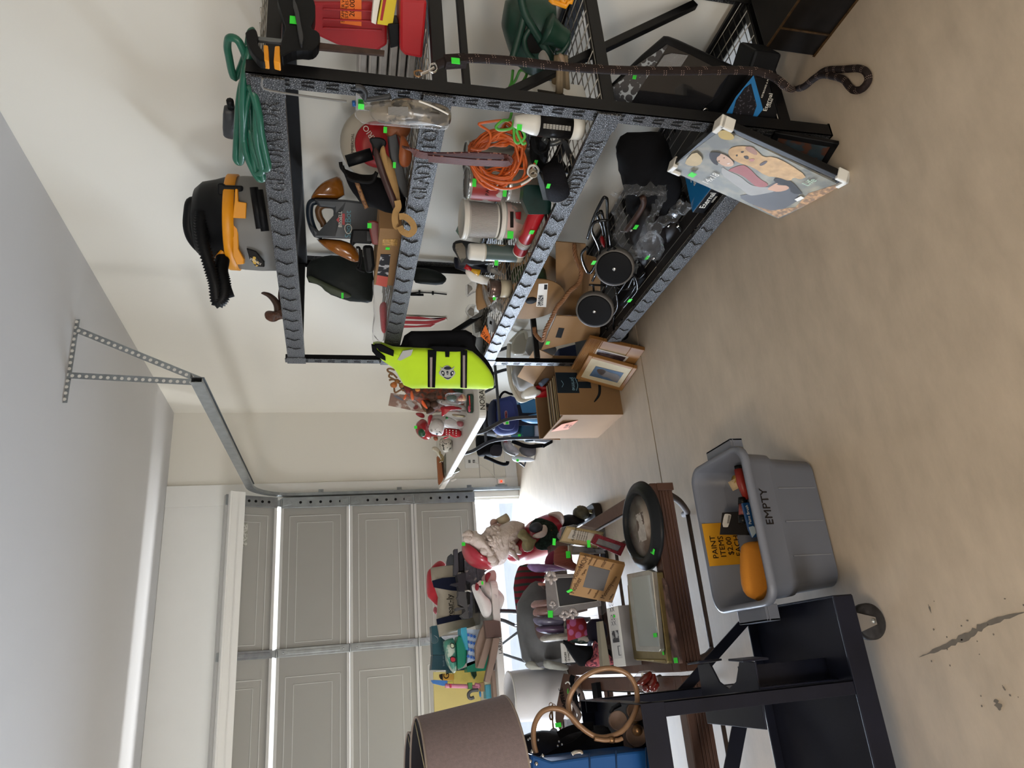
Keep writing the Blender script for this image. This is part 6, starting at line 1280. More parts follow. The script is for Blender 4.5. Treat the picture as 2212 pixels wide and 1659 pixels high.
v = U('laundry_basket', 'off white laundry basket of grey clothes behind the far rack post', 'basket', 'G2', (1000,600), 4.12, rz=0)
bk = mat('basket_cream','B9B3A4',0.45)
v.tube('basket_rim', 'G2', [(260,300),(380,180),(460,170),(480,260)], [.22,.2,.12,.1], .012, bk); v.tube('basket_rim', 'G2', [(245,330),(235,600),(270,850),(330,1000),(400,1080),(520,1040),(640,990),(700,1000)], -.16, .014, bk); v.slab('basket_wall', 'G2', [(260,610),(340,990),(400,1075),(640,980),(900,980),(900,600),(700,560)], .12, .02, bk, base=True)
v.puff('grey_clothes', 'G2', [(290,640),(420,600),(780,600),(820,700),(720,820),(620,880),(420,940),(360,900),(300,760)], -.06, .22, 'greycloth', amp=.12, n=6, e=.3); v.puff('plastic_edge', 'G2', [(440,620),(520,690),(680,690),(780,660),(770,690),(650,705),(500,712)], -.18, .02, 'frost', ch=1)
v.puff('grey_clothes', 'G2', [(470,260),(560,220),(640,330),(860,400),(860,480),(480,480)], .02, .2, 'greycloth', amp=.15); v.slab('basket_end', 'G2', [(270,300),(390,170),(490,200),(480,470),(260,470)], .14, .03, bk, bev=.01, ch=1)
v = U('storage_tote', 'blue lidded tote with a pale handle rim low behind the rack post', 'tote', 'G2', (1000,650), 3.98, rz=0)
v.slab('tote_wall', 'G2', [(830,480),(830,600),(790,780),(800,860),(1100,700),(1300,400),(1150,370)], 0, .22, mat('navy_tote','28355A',0.45), bev=.01, base=True); v.tube('tote_rim', 'G2', [(790,620),(760,760),(660,870)], -.12, .016, mat('tote_rim_blue','6A7A96',0.3))
v = U('clothes_iron', 'red and white clothes iron shaped handle piece in front of the laundry basket', 'iron', 'G2', (700,940), 3.96, rz=0)
v.puff('red_body', 'G2', [(575,890),(640,900),(800,835),(760,960),(725,1045),(600,1048),(560,1020),(640,1000),(640,950),(590,930)], 0, .10, 'red', ch=1, n=4, e=.25, base=True); v.puff('white_shell', 'G2', [(400,1000),(420,960),(520,900),(580,900),(600,950),(660,960),(665,1000),(620,1020),(540,1040),(440,1060)], -.02, .09, 'white', ch=1, n=4, e=.25)

# black case at the near corner of the rack
v = V('black_case', 'black trunk with worn brass edging on the floor at the near end of the rack', 'trunk', 'F', (1760,121), Z=0.001, rz=-90)
g = G(); g.box(0,.55,0,.27,0,.195); bd = g.build('trunk_body', mat('worn_black_vinyl','14110F',0.5,var=.3,vs=20), v.t, bevel=.004)
g = G()
g.box(-.002,.552,-.003,.0,.19,.198); bb = g.build('brass_edge', mat('dull_brass_edge','4A3620',0.5,.5,var=.4,vs=60), v.t)
for x in (.085,.29): g = G(); g.box(x,x+.006,-.0035,0,0,.195); g.build('brass_strip', mat('dull_brass_edge','4A3620',0.5,.5), v.t)
g = G(); g.box(-.002,.552,-.003,.0,0,.008); g.build('brass_edge', mat('dull_brass_edge','4A3620',0.5,.5), v.t)

# ================================================================ left side: glass topped tables
CT = 0.40
def coffee_table(label, x0, x1, y0, y1, group=None):
    t = T('coffee_table', label, 'coffee table', (x0, y0, 0)); w_, d_ = x1-x0, y1-y0; rim = .055
    ym = d_*0.49
    g = G()
    g.box(0,w_,0,rim,CT-.03,CT); g.box(0,w_,d_-rim,d_,CT-.03,CT); g.box(0,rim,rim,d_-rim,CT-.03,CT); g.box(w_-rim,w_,rim,d_-rim,CT-.03,CT); g.box(rim,w_-rim,ym,ym+.04,CT-.03,CT)
    top = g.build('top_frame', 'wtab', t, bevel=.004)
    for a, b in ((rim,ym),(ym+.04,d_-rim)):
        g = G(); g.box(rim-.005,w_-rim+.005,a-.005,b+.005,CT-.012,CT-.006); g.build('glass_pane', M['glass'], t)
        g = G(); g.box(rim,rim+.004,a,b,CT-.006,CT-.002); g.box(w_-rim-.004,w_-rim,a,b,CT-.006,CT-.002); g.box(rim,w_-rim,a,a+.004,CT-.006,CT-.002); g.box(rim,w_-rim,b-.004,b,CT-.006,CT-.002); g.build('pane_bead', 'blackp', top)
    for nm, bx in (('apron',(0.008,w_-.008,.008,.026)),('apron',(.008,w_-.008,d_-.026,d_-.008))):
        g = G(); g.box(bx[0],bx[1],bx[2],bx[3],CT-.095,CT-.03)
        if bx[2] < .1:
            for i in range(4): z = CT-.082+i*.013; g.box(.03,w_-.03,.003,.009,z,z+.006)
            g.box(.0,.03,.0,.028,CT-.10,CT-.03); g.box(w_-.03,w_,.0,.028,CT-.10,CT-.03)
        g.build(nm, 'wtab', t, bevel=.002)
    for x in (.008, w_-.026): g = G(); g.box(x,x+.018,.026,d_-.026,CT-.095,CT-.03); g.build('apron', 'wtab', t, bevel=.002)
    lm = mat('bronze_leg','4A3C33',0.8,0.0,var=.2,vs=20)
    cx, cy = w_/2, d_/2
    for sx in (0,1):
        for sy in (0,1):
            X0 = .03 if not sx else w_-.03; Y0 = .05 if not sy else d_-.05
            P = smoothpath([(X0,Y0,CT-.09),(X0+(cx-X0)*.04,Y0+(cy-Y0)*.15,CT*.52),(X0+(cx-X0)*.10,Y0+(cy-Y0)*.36,CT*.26),(X0+(cx-X0)*.05,Y0+(cy-Y0)*.56,CT*.12),(X0,Y0+(cy-Y0)*.66,.014)], 6)
            g = G(); g.tube(P, .0135, 10); g.build('leg', lm, t)
    for y in (.05+(cy-.05)*.36, d_-.05-(cy-.05)*.36):
        g = G(); g.cyl((.03+(cx-.03)*.10,y,CT*.26),(w_-.03-(cx-.03)*.10,y,CT*.26),.009); g.build('stretcher', lm, t)
    return t
coffee_table('dark oak coffee table with glass panes, right of the pair, picture frames on it', -.072, .612, 2.50, 3.95)
coffee_table('dark oak coffee table with glass panes, left of the pair, behind the navy cart', -.80, -.085, 2.50, 4.06)
def CTV(name, label, cat, k, p, Y, rz=None, z=CT+.001, group=None): return V(name, label, cat, k, p, Y=Y, z=z, rz=rz, group=group)

# round framed clock-like picture
t = T('round_picture', 'round black moulded frame with domed glass lying on the coffee table corner', 'picture', (.467, 2.60, CT+.001))
g = G(); g.lathe([(.170,0),(.174,.006),(.170,.016),(.155,.020),(.150,.030),(.132,.036),(.124,.030),(.122,.012),(.001,.012)], 56); g.build('moulded_frame', mat('black_moulding','1D1F21',0.35,var=.1), t)
g = G(); g.lathe([(.123,.0135),(.001,.0136)], 48); p_ = g.build('picture', mat('sepia_picture','7E6E62',0.5,var=.3,vs=12,col2='B9AEA2',c2s=9,c2lo=.45,c2hi=.6), t)
g = G(); g.box(-.06,.05,-.03,.04,.0138,.0142); g.build('pale_figure', mat('pale_figure','B5AEA6',0.6,var=.3,vs=30,col2='5A4A40',c2s=26,c2lo=.55,c2hi=.6), p_)
g = G(); g.lathe([(.123,.020),(.11,.027),(.08,.034),(.04,.038),(.001,.039)], 48, cap=False); g.build('domed_glass', glassm('domed_glass','F0F0F0',.05,.02), t)
stick(t, (-.115,-.098,.028), (-.3,-.3,1), (.6,-.6,0), .024,.016)

# flat frames
v = PL('picture_frame', 'narrow brushed silver frame lying on top of the gold frame', 'picture frame', at(*zp('G3',425,1455),Z=CT+.055), (1,0,0), (0,1,0))
o = v.slab('frame', 'G3', [(148,812),(330,775),(362,790),(428,1440),(420,1458),(228,1450)], .010, .020, 'silver', bev=.003)
v.slab('blank_insert', 'G3', [(168,845),(320,820),(402,1412),(240,1410)], -.001, .002, mat('blank_insert','A9ADA6',0.3,var=.05), o, bev=0)
v.slab('glass', 'G3', [(165,840),(324,816),(406,1416),(236,1414)], -.003, .001, glassm('frame_glass','E8F2EE',.03), bev=0); v.stk('G3',(368,1320),-.0045,.014,.03)
v = PL('picture_frame', 'ornate antique gold frame under the silver one on the coffee table', 'picture frame', at(*zp('G3',495,1555),Z=CT+.032), (1,0,0), (0,1,0))
v.slab('frame', 'G3', [(160,900),(175,885),(360,790),(405,795),(500,1545),(490,1558),(205,1520)], .015, .028, 'gold', bev=.004)
for i in range(26): q = v.l('G3',(215+i*9.2,1522+i*.3),-.001); g = G(); g.blob(q,(.004,.003,.004),nu=8,nv=5); g.build('beading','gold',v.t)
v.stk('G3',(435,1468),-.002,.014,.012)
v = PL('felt_board', 'mottled brown board lying against the near edge of the coffee table', 'board', at(*zp('G3',565,1550),Z=CT+.012), (1,0,0), (0,1,0))
v.slab('board', 'G3', [(430,840),(460,900),(505,1150),(590,1555),(525,1555),(440,1050),(418,880)], .005, .010, mat('mottled_board','5E4A44',0.8,var=.5,vs=30,col2='8A6E64',c2s=14,c2lo=.5,c2hi=.6)); v.stk('G3',(540,1530),-.001,.018,.03)

def PV(name, label, cat, bl, br, tl, zb, ht, group=None):
    a, b, c = at(*bl,Z=zb), at(*br,Z=zb), at(*tl,Z=ht); return PL(name, label, cat, a, b-a, c-a, group)
woodm = mat('engraved_wood','A27A4A',0.5,var=.08,vs=4)
v = PV('picture_frame', 'light wood frame engraved MOM and Mother, tilted on the coffee table', 'picture frame', (1321.8,1299),(1349.6,1217.5),(1229,1281), CT+.004, .60)
fr_ = v.slab('frame', 'D7', [(770,330),(1255,440),(1115,850),(650,760)], .009, .018, woodm, bev=.001)
v.slab('mat_window', 'D7', [(868,458),(1095,515),(1022,738),(800,692)], -.0006, .001, mat('grey_card_window','5E5A58',0.7,var=.05), fr_, bev=0)
er = mat('engraving','4A3018',0.7)
for s_, sz, p in (('MOM',.034,(812,420)),('Mommy',.028,(745,530)),('Mother',.034,(722,680)),('Mommy',.030,(1058,740)),('mama',.020,(1135,620)),('mami',.026,(1030,430)),('mommy',.014,(932,425)),('mother',.016,(880,410)),('mom',.018,(1115,470)),('Mama',.016,(812,535)),('mother',.018,(945,770)),('makes',.016,(1108,800)),('mom',.016,(870,745))):
    q = v.l('D7', p, -.0012); text('lettering', s_, sz, fr_, q, (R(90),0,0), er, .0002)
v.stk('D7',(655,735),-.001,.026,.014,roll=35)
v = PV('picture_frame', 'pewter frame with butterflies and flowers in clear wrap, standing behind the MOM frame', 'picture frame', (1309,1331),(1300,1241),(1184,1331), CT+.004, .645)
pew = mat('polished_pewter','8E8A8C',0.22,.8,var=.12,vs=30)
def ring4(nm, k, O, I, dy, th, m):
    for i in range(4): j = (i+1) % 4; v.slab(nm, k, [O[i],O[j],I[j],I[i]], dy, th, m, bev=.001)
O_ = [(385,560),(985,540),(1000,900),(420,1020)]; I_ = [(505,600),(900,580),(955,845),(550,900)]
ring4('frame_side','D7',O_,I_,.008,.016,pew); ring4('inner_bead','D7',[(490,590),(915,570),(970,850),(535,915)],I_,.0,.010,'chrome')
v.slab('dark_picture','D7',I_,.008,.004,mat('dark_insert','26252A',0.3), bev=0)
for c_, s_ in (((455,590),1.3),((470,880),.7),((600,1000),1.0),((690,980),1.1)):
    for a in range(5):
        ang = a*72+20; px = c_[0]+34*s_*math.cos(R(ang)); py = c_[1]+34*s_*math.sin(R(ang)); q = v.l('D7',(px,py),-.004); g = G(); g.tf(Matrix.Translation(q) @ Matrix.Rotation(-R(ang)-0.0,4,'Y')); g.blob((0,0,0),(.008*s_,.003,.012*s_),nu=10,nv=6); g.build('petal', mat('pale_pewter','B9AEAA',.3,.5), v.t)
v.puff('clear_wrap','D7',[(380,540),(420,470),(560,520),(1000,520),(1050,900),(1060,990),(900,1010),(520,1065),(420,1000)],.004,.05,'filmt',ch=1,n=3,e=.2,amp=.04); v.stk('D7',(447,988),-.028,.03,.022)
v = PV('picture_frame', 'gold verse frame in clear wrap standing behind the round picture', 'picture frame', (1330,1185),(1330,1148),(1195,1168), CT+.004, .64)
ring4('frame_side','D7',[(545,200),(625,30),(1030,100),(960,270)],[(560,195),(632,48),(1010,112),(948,252)],.006,.014,'gold')
v.slab('gold_panel','D7',[(560,195),(632,48),(1010,112),(948,252)],.006,.006,mat('gold_panel','A8926A',.4,.3), bev=0)
o = v.slab('verse_card','D7',[(632,165),(680,70),(925,115),(880,205)],.0,.003,mat('verse_card','B8B0A4',.6), bev=0)
v.text('A Mother', .016, 'D7', (705,120), -.003, parent=o, roll=12)
for i in range(5): v.text('is a thought of love', .006, 'D7', (745+i*24,124+i*6), -.003, parent=o, roll=12)
v.puff('clear_wrap','D7',[(480,185),(600,5),(1000,60),(1165,80),(1150,130),(1060,270),(760,250)],.0,.03,'filmt',ch=1,n=3,e=.2,amp=.05); v.stk('D7',(488,203),-.02,.03,.014)
v = CTV('picture_frame', 'small glittery red frame leaning between the verse frame and round picture', 'picture frame', 'D7', (1215,300), 2.86)
O_, I_ = [(880,215),(935,115),(1268,228),(1205,358)], [(935,225),(965,165),(1215,250),(1180,308)]
ring4('frame_side','D7',O_,I_,.0,.012,mat('glitter_red','6E1220',.35,.2,var=.5,vs=200,bump=1,bs=300)); v.slab('mirror_insert','D7',I_,.003,.003,mat('grey_insert2','7E7C7C',.2,.3,var=.3,vs=20),bev=0); v.stk('D7',(862,225),-.008,.03,.014)
v = CTV('picture_frame', 'small silver frame in clear sleeve between the MOM and verse frames', 'picture frame', 'D7', (1000,320), 3.05)
O_, I_ = [(640,240),(1020,290),(1040,330),(640,345)], [(690,250),(925,280),(935,318),(680,325)]
ring4('frame_side','D7',O_,I_,.0,.012,'silver'); v.slab('picture','D7',I_,.003,.003,mat('pale_insert','8E9096',.3,var=.3,vs=20),bev=0); v.stk('D7',(640,342),-.01,.03,.02); v.slab('navy_foot','D7',[(1030,300),(1170,330),(1150,385),(1020,360)],.03,.04,mc('1A1E2E'),base=True)
v = CTV('white_box', 'long white carton printed with a dark furniture drawing on the coffee table', 'carton', 'D7', (1290,1250), 2.95, rz=0)
v2 = v
q0 = at(*zp('D7',1150,1560),Z=CT+.07); q1 = at(*zp('D7',1075,925),Z=CT+.07); q2 = at(*zp('D7',1290,1550),Z=CT+.07)
v.loc = Vector((q0.x, 2.78, CT+.001)); v.t.location = v.loc; lw = q1.x-q0.x
yn = at(*zp('D7',1225,1250),Z=CT+.07).y; yf = at(*zp('D7',1095,1250),Z=CT+.07).y
v.t.location.y = yn; v.loc.y = yn
g = G(); g.box(0,lw,0,yf-yn,0,.069); bx = g.build('carton','paper',v.t,bevel=.002)
g = G(); g.box(0,lw,-.0006,0,.001,.068); g.build('grey_side',mat('painted_side_shade','8E8A8A',.6),bx)  # grey sheet paints shade onto the white carton's near side
g = G(); g.box(.03,lw*.80,.02,yf-yn-.02,.069,.0696); lbp = g.build('label',mat('off_white_label','D2D0CC',.7),bx)
g = G(); g.box(lw*.40,lw*.60,.03,yf-yn-.03,.0696,.0700); g.build('drawing',mat('dark_print','3A3A3E',.6,col2='B9B9B9',c2s=45,c2lo=.52,c2hi=.56),lbp)
g = G(); g.box(lw*.18,lw*.34,.05,.058,.0696,.07); g.box(lw*.18,lw*.19,.03,.058,.0696,.07); g.box(lw*.33,lw*.34,.03,.058,.0696,.07); g.build('drawing',mc('4A4A4E'),lbp)
text('lettering','XO XO\nXO XO',.03,bx,(lw*.90,(yf-yn)/2,.0698),(0,0,0),mc('5A5A60'),.0002); g = G(); g.box(lw*.82,lw*.86,.04,.06,.0697,.0702); g.build('price_sticker','sticker',bx)

# clothes and shoes heaped on the far half of the coffee table
def pile(name, label, cat, k, p, Y, items, z=CT+.001, rz=None, group=None):
    v = CTV(name, label, cat, k, p, Y, z=z, rz=rz, group=group)
    for nm, pts, dy, th, m, kw in items: v.puff(nm, k, pts, dy, th, m, **kw)
    return v
K = dict(ch=1, amp=.08, n=5, e=.3)
plaid = mat('red_plaid_cloth','7A1C2A',.95,var=.3,vs=6,col2='2E3A34',c2s=9,kind='wave',c2lo=.55,c2hi=.8)
pile('plaid_blanket','folded red and dark green plaid blanket under the curved table leg','blanket','W2',(1080,700),4.02,[('blanket',[(880,650),(900,625),(1090,620),(1100,760),(1000,780),(900,950),(895,1050),(860,960),(848,760)],0,.12,plaid,dict(K,base=True))])
ghost = mat('grey_sheer_cloth','5C5C5C',.7,var=.25,vs=10,bump=.6,bs=16)
pile('ruffled_dress','grey dress with pale ruffled hem folded on the far coffee table end','dress','W2',(1230,1200),3.80,[('dress_body',[(1000,760),(1090,770),(1100,900),(1100,1050),(1240,1180),(1290,1300),(1285,1400),(1100,1440),(940,1430),(890,1200),(870,960),(920,860)],0,.26,ghost,dict(K,base=True)),
  ('ruffle',[(920,1410),(1000,1390),(1040,1440),(1090,1450),(1060,1465),(960,1460)],-.10,.06,mat('pale_ruffle','A5A59C',.8,bump=.8,bs=30),dict(ch=1,amp=.4)),('ruffle',[(1090,1380),(1180,1400),(1270,1430),(1260,1465),(1160,1460),(1100,1440)],-.12,.06,mat('pale_ruffle','A5A59C',.8),dict(ch=1,amp=.4))])
for nm, lb, pts, Y, m in (
  ('slipper','purple beaded slipper standing by the red round cushion',[(960,630),(1000,615),(1080,650),(1095,680),(1040,690),(980,670)],3.55,'8A6A9E'),
  ('shoe','pale pink strappy shoe at the top of the shoe heap',[(990,940),(1040,905),(1110,915),(1110,960),(1050,975),(1000,970)],3.40,'A5827C'),
  ('shoe','dusty pink strappy shoe second in the shoe heap',[(1010,990),(1060,960),(1120,980),(1120,1030),(1060,1040),(1010,1030)],3.38,'9A7670'),
  ('shoe','lilac and green patterned shoe mid way down the shoe heap',[(1005,1050),(1080,1040),(1160,1060),(1190,1110),(1120,1130),(1050,1110),(1010,1080)],3.36,'6E6A80'),
  ('shoe','purple wavy edged shoe below the lilac one',[(1020,1130),(1100,1110),(1190,1130),(1200,1170),(1120,1180),(1050,1160)],3.34,'5E4A66'),
  ('shoe','silver white shoe at the bottom of the shoe heap',[(1065,1210),(1120,1180),(1210,1180),(1220,1220),(1140,1240),(1080,1240)],3.32,'A9A49A'),
  ('coral_shoe','coral shoe toe poking out beside the pewter frame',[(1045,770),(1075,770),(1100,800),(1095,830),(1060,800)],3.42,'B5705E')):
    pile(nm,lb,'shoe','W2',(sum(p[0] for p in pts)/len(pts),sum(p[1] for p in pts)/len(pts)),Y,[('upper',pts,0,.07,mat('shoe_'+m,m,.35,var=.2,vs=40,coat=.3),dict(ch=1,amp=.25,base=True)),('sole',[(p[0]+8,p[1]+4) for p in pts],.01,.05,mc('4A3A36'),dict(ch=1))])
v = CTV('round_cushion','dark pink round hat brim behind the frames','hat','W2',(1180,620),3.60); v.puff('brim','W2',[(1090,620),(1110,550),(1160,510),(1200,500),(1200,540),(1150,590),(1130,660),(1100,680)],0,.08,mat('dark_pink_felt','7A2A44',.9),ch=1,base=True)
v = CTV('plaid_shirt','folded rust striped shirt between the hat and small frame','shirt','W2',(1250,560),3.45); v.puff('shirt','W2',[(1180,480),(1290,475),(1300,620),(1330,640),(1320,690),(1200,640),(1170,620)],0,.14,mat('rust_stripe_cloth','6A2E26',.95,col2='A5644E',c2s=55,kind='wave',c2lo=.7,c2hi=.85),ch=1,base=True,amp=.08)
v = CTV('patterned_cloth','pink cloth with red irregular rings hanging beside the pewter frame','cloth','W2',(1360,1150),3.28)
v.puff('cloth','W2',[(1265,1060),(1400,1050),(1435,1110),(1462,1180),(1280,1235)],0,.05,mat('pink_ring_print','B5608E',.8,col2='9E2A34',c2s=26,kind='voronoi',c2lo=.36,c2hi=.44),n=3,e=.2,ch=0,base=False)
v.puff('leaf_print_under','W2',[(1245,1080),(1275,1070),(1300,1230),(1430,1190),(1445,1260),(1330,1260),(1250,1200)],.03,.08,mat('leaf_print','2A3C36',.9,col2='A59A8E',c2s=22,c2lo=.5,c2hi=.54),ch=1,base=True)
v = CTV('black_pouch','black cloth pouch slumped between the patterned cloth and pink lace','pouch','W2',(1400,1350),3.15); v.puff('pouch','W2',[(1225,1215),(1300,1260),(1400,1270),(1432,1300),(1425,1400),(1400,1438),(1360,1425),(1300,1340)],0,.08,'blkcloth',ch=1,amp=.05,base=True); v.puff('blue_satin','W2',[(1440,1230),(1465,1250),(1470,1350),(1445,1372),(1435,1320)],.02,.05,mc('7E8EAE',.4),ch=1)
v = CTV('lace_cloth','coral pink lace cloth at the left of the clothes pile','cloth','W2',(1500,1400),3.12); v.puff('lace','W2',[(1480,1230),(1500,1240),(1530,1400),(1530,1440),(1430,1440),(1425,1400),(1475,1370)],0,.08,mat('coral_lace','B25A60',.9,var=.4,vs=90,bump=1,bs=120,col2='5A2A3A',c2s=60,c2lo=.5,c2hi=.56),ch=1,base=True,amp=.15)
v.puff('dark_underlayer','W2',[(1430,1060),(1500,1060),(1520,1250),(1470,1260),(1440,1200)],.05,.1,mc('1E1A2A'),ch=1,base=True)
v = CTV('label_box','small white printed packet beside the black pouch','packet','W2',(1300,1400),3.30); v.slab('packet','W2',[(1225,1250),(1240,1262),(1310,1300),(1312,1412),(1238,1408)],0,.03,'paper',base=True)
v.text('BUNGEE',.014,'W2',(1262,1370),-.016); v.text('10 PACK',.014,'W2',(1285,1350),-.016)
v = CTV('wooden_tablet','pale wooden bar lying at the left of the lace cloth','board','W2',(1560,1250),2.98); v.slab('bar','W2',[(1515,1080),(1545,1075),(1605,1440),(1545,1445)],0,.04,mat('pale_wood_bar','8A8270',.6),base=False)
v = CTV('brown_bag','brown leather bag under the shoes','bag','W2',(1200,1150),3.50); v.puff('bag','W2',[(1005,1000),(1030,990),(1180,1000),(1240,1090),(1230,1180),(1080,1250),(1030,1200),(1010,1100)],0,.1,mat('brown_bag','4E3A34',.5),ch=1,base=True)

# ---------------------------------------------------------------- santa
SY = 4.16
v = V('santa_statue','life like plastic Santa statue with wreath and black mitten beyond the coffee table','statue','F',(1310,1110),Y=SY,z=0.0,rz=0)
sred = mat('santa_red','A01E30',.3,coat=.4,var=.06); sfur = mat('santa_fur','CFC0B8',.6,var=.08,vs=12,bump=1.0,bs=34,bdist=.012)
v.puff('red_coat','W2',[(800,510),(870,450),(900,370),(960,290),(1080,235),(1140,225),(1210,260),(1225,330),(1200,440),(1190,520),(1080,560),(1000,592),(900,622),(830,605),(790,560)],0,.34,sred,ch=2,n=7,e=.45)
v.puff('hat','W2',[(440,450),(490,480),(560,545),(640,590),(698,640),(660,668),(560,655),(480,605),(435,520)],0,.24,sred,ch=2,n=6)
v.puff('hat_trim','W2',[(455,385),(500,365),(560,385),(600,440),(640,500),(690,560),(700,630),(640,600),(560,545),(480,480),(448,430)],-.02,.28,sfur,ch=2,amp=.12,n=6)
v.puff('face','W2',[(600,370),(650,320),(700,300),(760,310),(790,360),(760,420),(680,450),(610,430)],0,.20,mat('santa_skin','B08C7E',.5),ch=2,n=6)
v.puff('beard','W2',[(570,400),(620,370),(680,345),(740,315),(820,290),(900,290),(945,310),(905,400),(870,450),(800,520),(790,600),(740,645),(700,640),(650,580),(610,480)],-.03,.27,sfur,ch=2,amp=.15,n=7)
rr = random.Random(12); g = G()
for i in range(44):
    u = rr.random(); x0 = 640+rr.uniform(0,230)*(.3+u*.7); y0 = 330+u*170+rr.uniform(-20,20); L_ = rr.uniform(60,130)
    P = [v.l('W2', (x0+L_*t_*.55+10*math.sin(t_*9+i), y0+L_*t_*(.75-u*.1)+12*math.cos(t_*8+i*2)), -.155+.05*abs(u-.5)+.03*t_) for t_ in (0,.25,.5,.75,1)]
    g.tube(smoothpath(P,3), [.006+.010*math.sin(PI*k_/12) for k_ in range(13)], 6)
g.build('beard_curls', sfur, v.t)
g = G()
for i in range(40):
    t_ = i/39; c_ = (470+t_*215+rr.uniform(-22,22), 395+t_*t_*190+rr.uniform(-25,25)); q = v.l('W2', c_, -.12+.05*rr.random()); g.blob(q,(.026,.022,.026),.2,2,i,8,6)
g.build('trim_tufts', sfur, v.t)
v.puff('nose','W2',[(655,290),(670,262),(705,262),(722,285),(705,315),(670,325)],-.0,.06,mat('santa_nose','B8958A',.5),ch=2)
v.puff('moustache','W2',[(620,340),(660,325),(720,340),(760,380),(700,400),(640,380)],-.10,.06,sfur,ch=2,amp=.2)
v.tube('scroll','W2',[(725,290),(800,248)],-.02,.026,mat('scroll_cream','B8AC92',.5),sm=0,n=14)
v.puff('coat_trim','W2',[(1100,225),(1160,215),(1215,255),(1230,320),(1200,330),(1150,270),(1090,250)],-.03,.30,sfur,ch=2,amp=.15)
v.puff('wreath','W2',[(965,320),(1010,275),(1090,258),(1170,310),(1205,390),(1190,470),(1120,505),(1050,505),(1000,470),(1060,430),(1120,400),(1110,330),(1040,300)],-.17,.07,mat('wreath_green','18261F',.7,var=.6,vs=70,bump=1.5,bs=60,col2='7A4A22',c2s=24,c2lo=.66,c2hi=.7),ch=1,amp=.25)
v.puff('mitten','W2',[(970,320),(1000,290),(1050,290),(1075,320),(1062,360),(1010,375),(970,350)],-.21,.08,mc('2A2F38',.5),ch=2); v.puff('fur_cuff','W2',[(1000,385),(1050,375),(1080,330),(1070,310),(1100,305),(1120,350),(1105,395),(1050,420),(1000,410)],-.20,.06,sfur,ch=1,amp=.15)
gld = mat('gold_ribbon','8A8262',.4,.3,var=.2,vs=30,bump=.6,bs=20)
v.puff('ribbon_bow','W2',[(880,370),(930,350),(960,380),(1000,420),(1040,430),(1010,470),(990,510),(940,515),(915,470),(925,430),(880,410)],-.20,.05,gld,ch=1,amp=.4)
v.puff('trousers','W2',[(1195,250),(1290,225),(1400,270),(1400,300),(1330,330),(1240,520),(1190,500)],.02,.24,mc('17171C',.5),ch=1)
v.puff('toy_sack','W2',[(1320,200),(1345,165),(1400,160),(1440,200),(1440,240),(1400,275),(1340,262)],-.05,.12,mat('sack_olive','4A4636',.6,var=.5,vs=30,bump=1,bs=40),ch=1,amp=.25)
v.puff('boot','W2',[(1435,180),(1480,140),(1560,128),(1620,150),(1625,200),(1560,235),(1480,262),(1420,275),(1400,250)],.0,.14,mc('1A191C',.4),ch=1,n=5,base=False)
v.tube('boot_cord','W2',[(1430,200),(1470,195),(1510,175),(1515,200),(1480,215),(1440,205),(1400,190),(1380,160),(1350,170)],-.075,.005,gld)
g = G(); q = v.l('W2',(1500,220)); g.rbox(q.x-.34,q.x+.05,-.13,.13,0,.05,.05); g.build('base',mc('2A2622'),v.t,bevel=.01)
v.stk('W2',(447,462),-.10,.02,.02)

# ---------------------------------------------------------------- back table and what stands on it
BZ = .645
t = V('folding_table','long white folding table of toys and boxes close to the garage door','table','F',(1085,1400),Y=4.42,z=0,rz=0)
t.loc = Vector((-1.35,4.40,0)); t.t.location = t.loc; bw = 1.85
g = G(); g.rbox(0,bw,0,.70,BZ-.045,BZ,.05); g.build('tabletop', MATS['blow_moulded_white'], t.t, bevel=.006)
lt = 'darkp'
for pts in ([(.0+bw-.18,.06,BZ-.05),(bw-.20,.06,.45),(bw-.26,.06,.30),(bw-.27,.06,.012)], [(bw-.18,.64,BZ-.05),(bw-.20,.64,.45),(bw-.26,.64,.30),(bw-.27,.64,.012)], [(.25,.06,BZ-.05),(.27,.06,.45),(.33,.06,.3),(.34,.06,.012)], [(.25,.64,BZ-.05),(.27,.64,.45),(.33,.64,.3),(.34,.64,.012)], [(bw-.62,.06,BZ-.05),(bw-.58,.06,.46),(bw-.50,.06,.34),(bw-.49,.06,.012)]):
    g = G(); g.tube(smoothpath(pts,6),.0135,10); g.build('leg',lt,t.t)
for a, b in (((bw-.24,.06,.36),(bw-.40,.35,BZ-.06)),((bw-.52,.06,.36),(bw-.40,.35,BZ-.06)),((bw-.24,.06,.36),(bw-.24,.64,.36))): g = G(); g.cyl(a,b,.009,n=8); g.build('locking_brace',lt,t.t)
def BV(name, label, cat, k, p, Y, rz=0, group=None): return V(name, label, cat, k, p, Y=Y, z=BZ+.001, rz=rz, group=group)
v = BV('santa_hat','crumpled red Santa hat with fringe draped behind the canvas tote bag','hat','D6',(600,500),4.95)
v.puff('hat','D6',[(110,260),(150,210),(210,180),(260,190),(300,215),(280,245),(160,300),(150,400),(190,560),(220,690),(185,712),(110,650),(65,590),(58,480),(65,380),(80,290)],0,.12,'redcloth',ch=1,amp=.12); v.puff('fringe','D6',[(140,780),(150,730),(190,720),(190,830)],0,.05,mat('pink_fringe','B5606A',.9,bump=1,bs=80),amp=.4); v.slab('hidden_stand','D6',[(200,300),(605,300),(605,650),(200,640)],.0,.04,'redcloth',base=True)
v = BV('canvas_bag','cream canvas tote bag with navy handles standing on the back table','tote bag','D6',(610,700),4.85)
v.puff('bag_body','D6',[(115,262),(380,222),(610,240),(615,940),(500,1000),(330,1042),(215,1090),(185,930),(188,840),(205,600),(165,480),(130,400)],0,.18,mat('cream_canvas','A39A8A',.95,var=.06,bump=.3,bs=60),ch=0,amp=.03,n=4,e=.15,base=True)
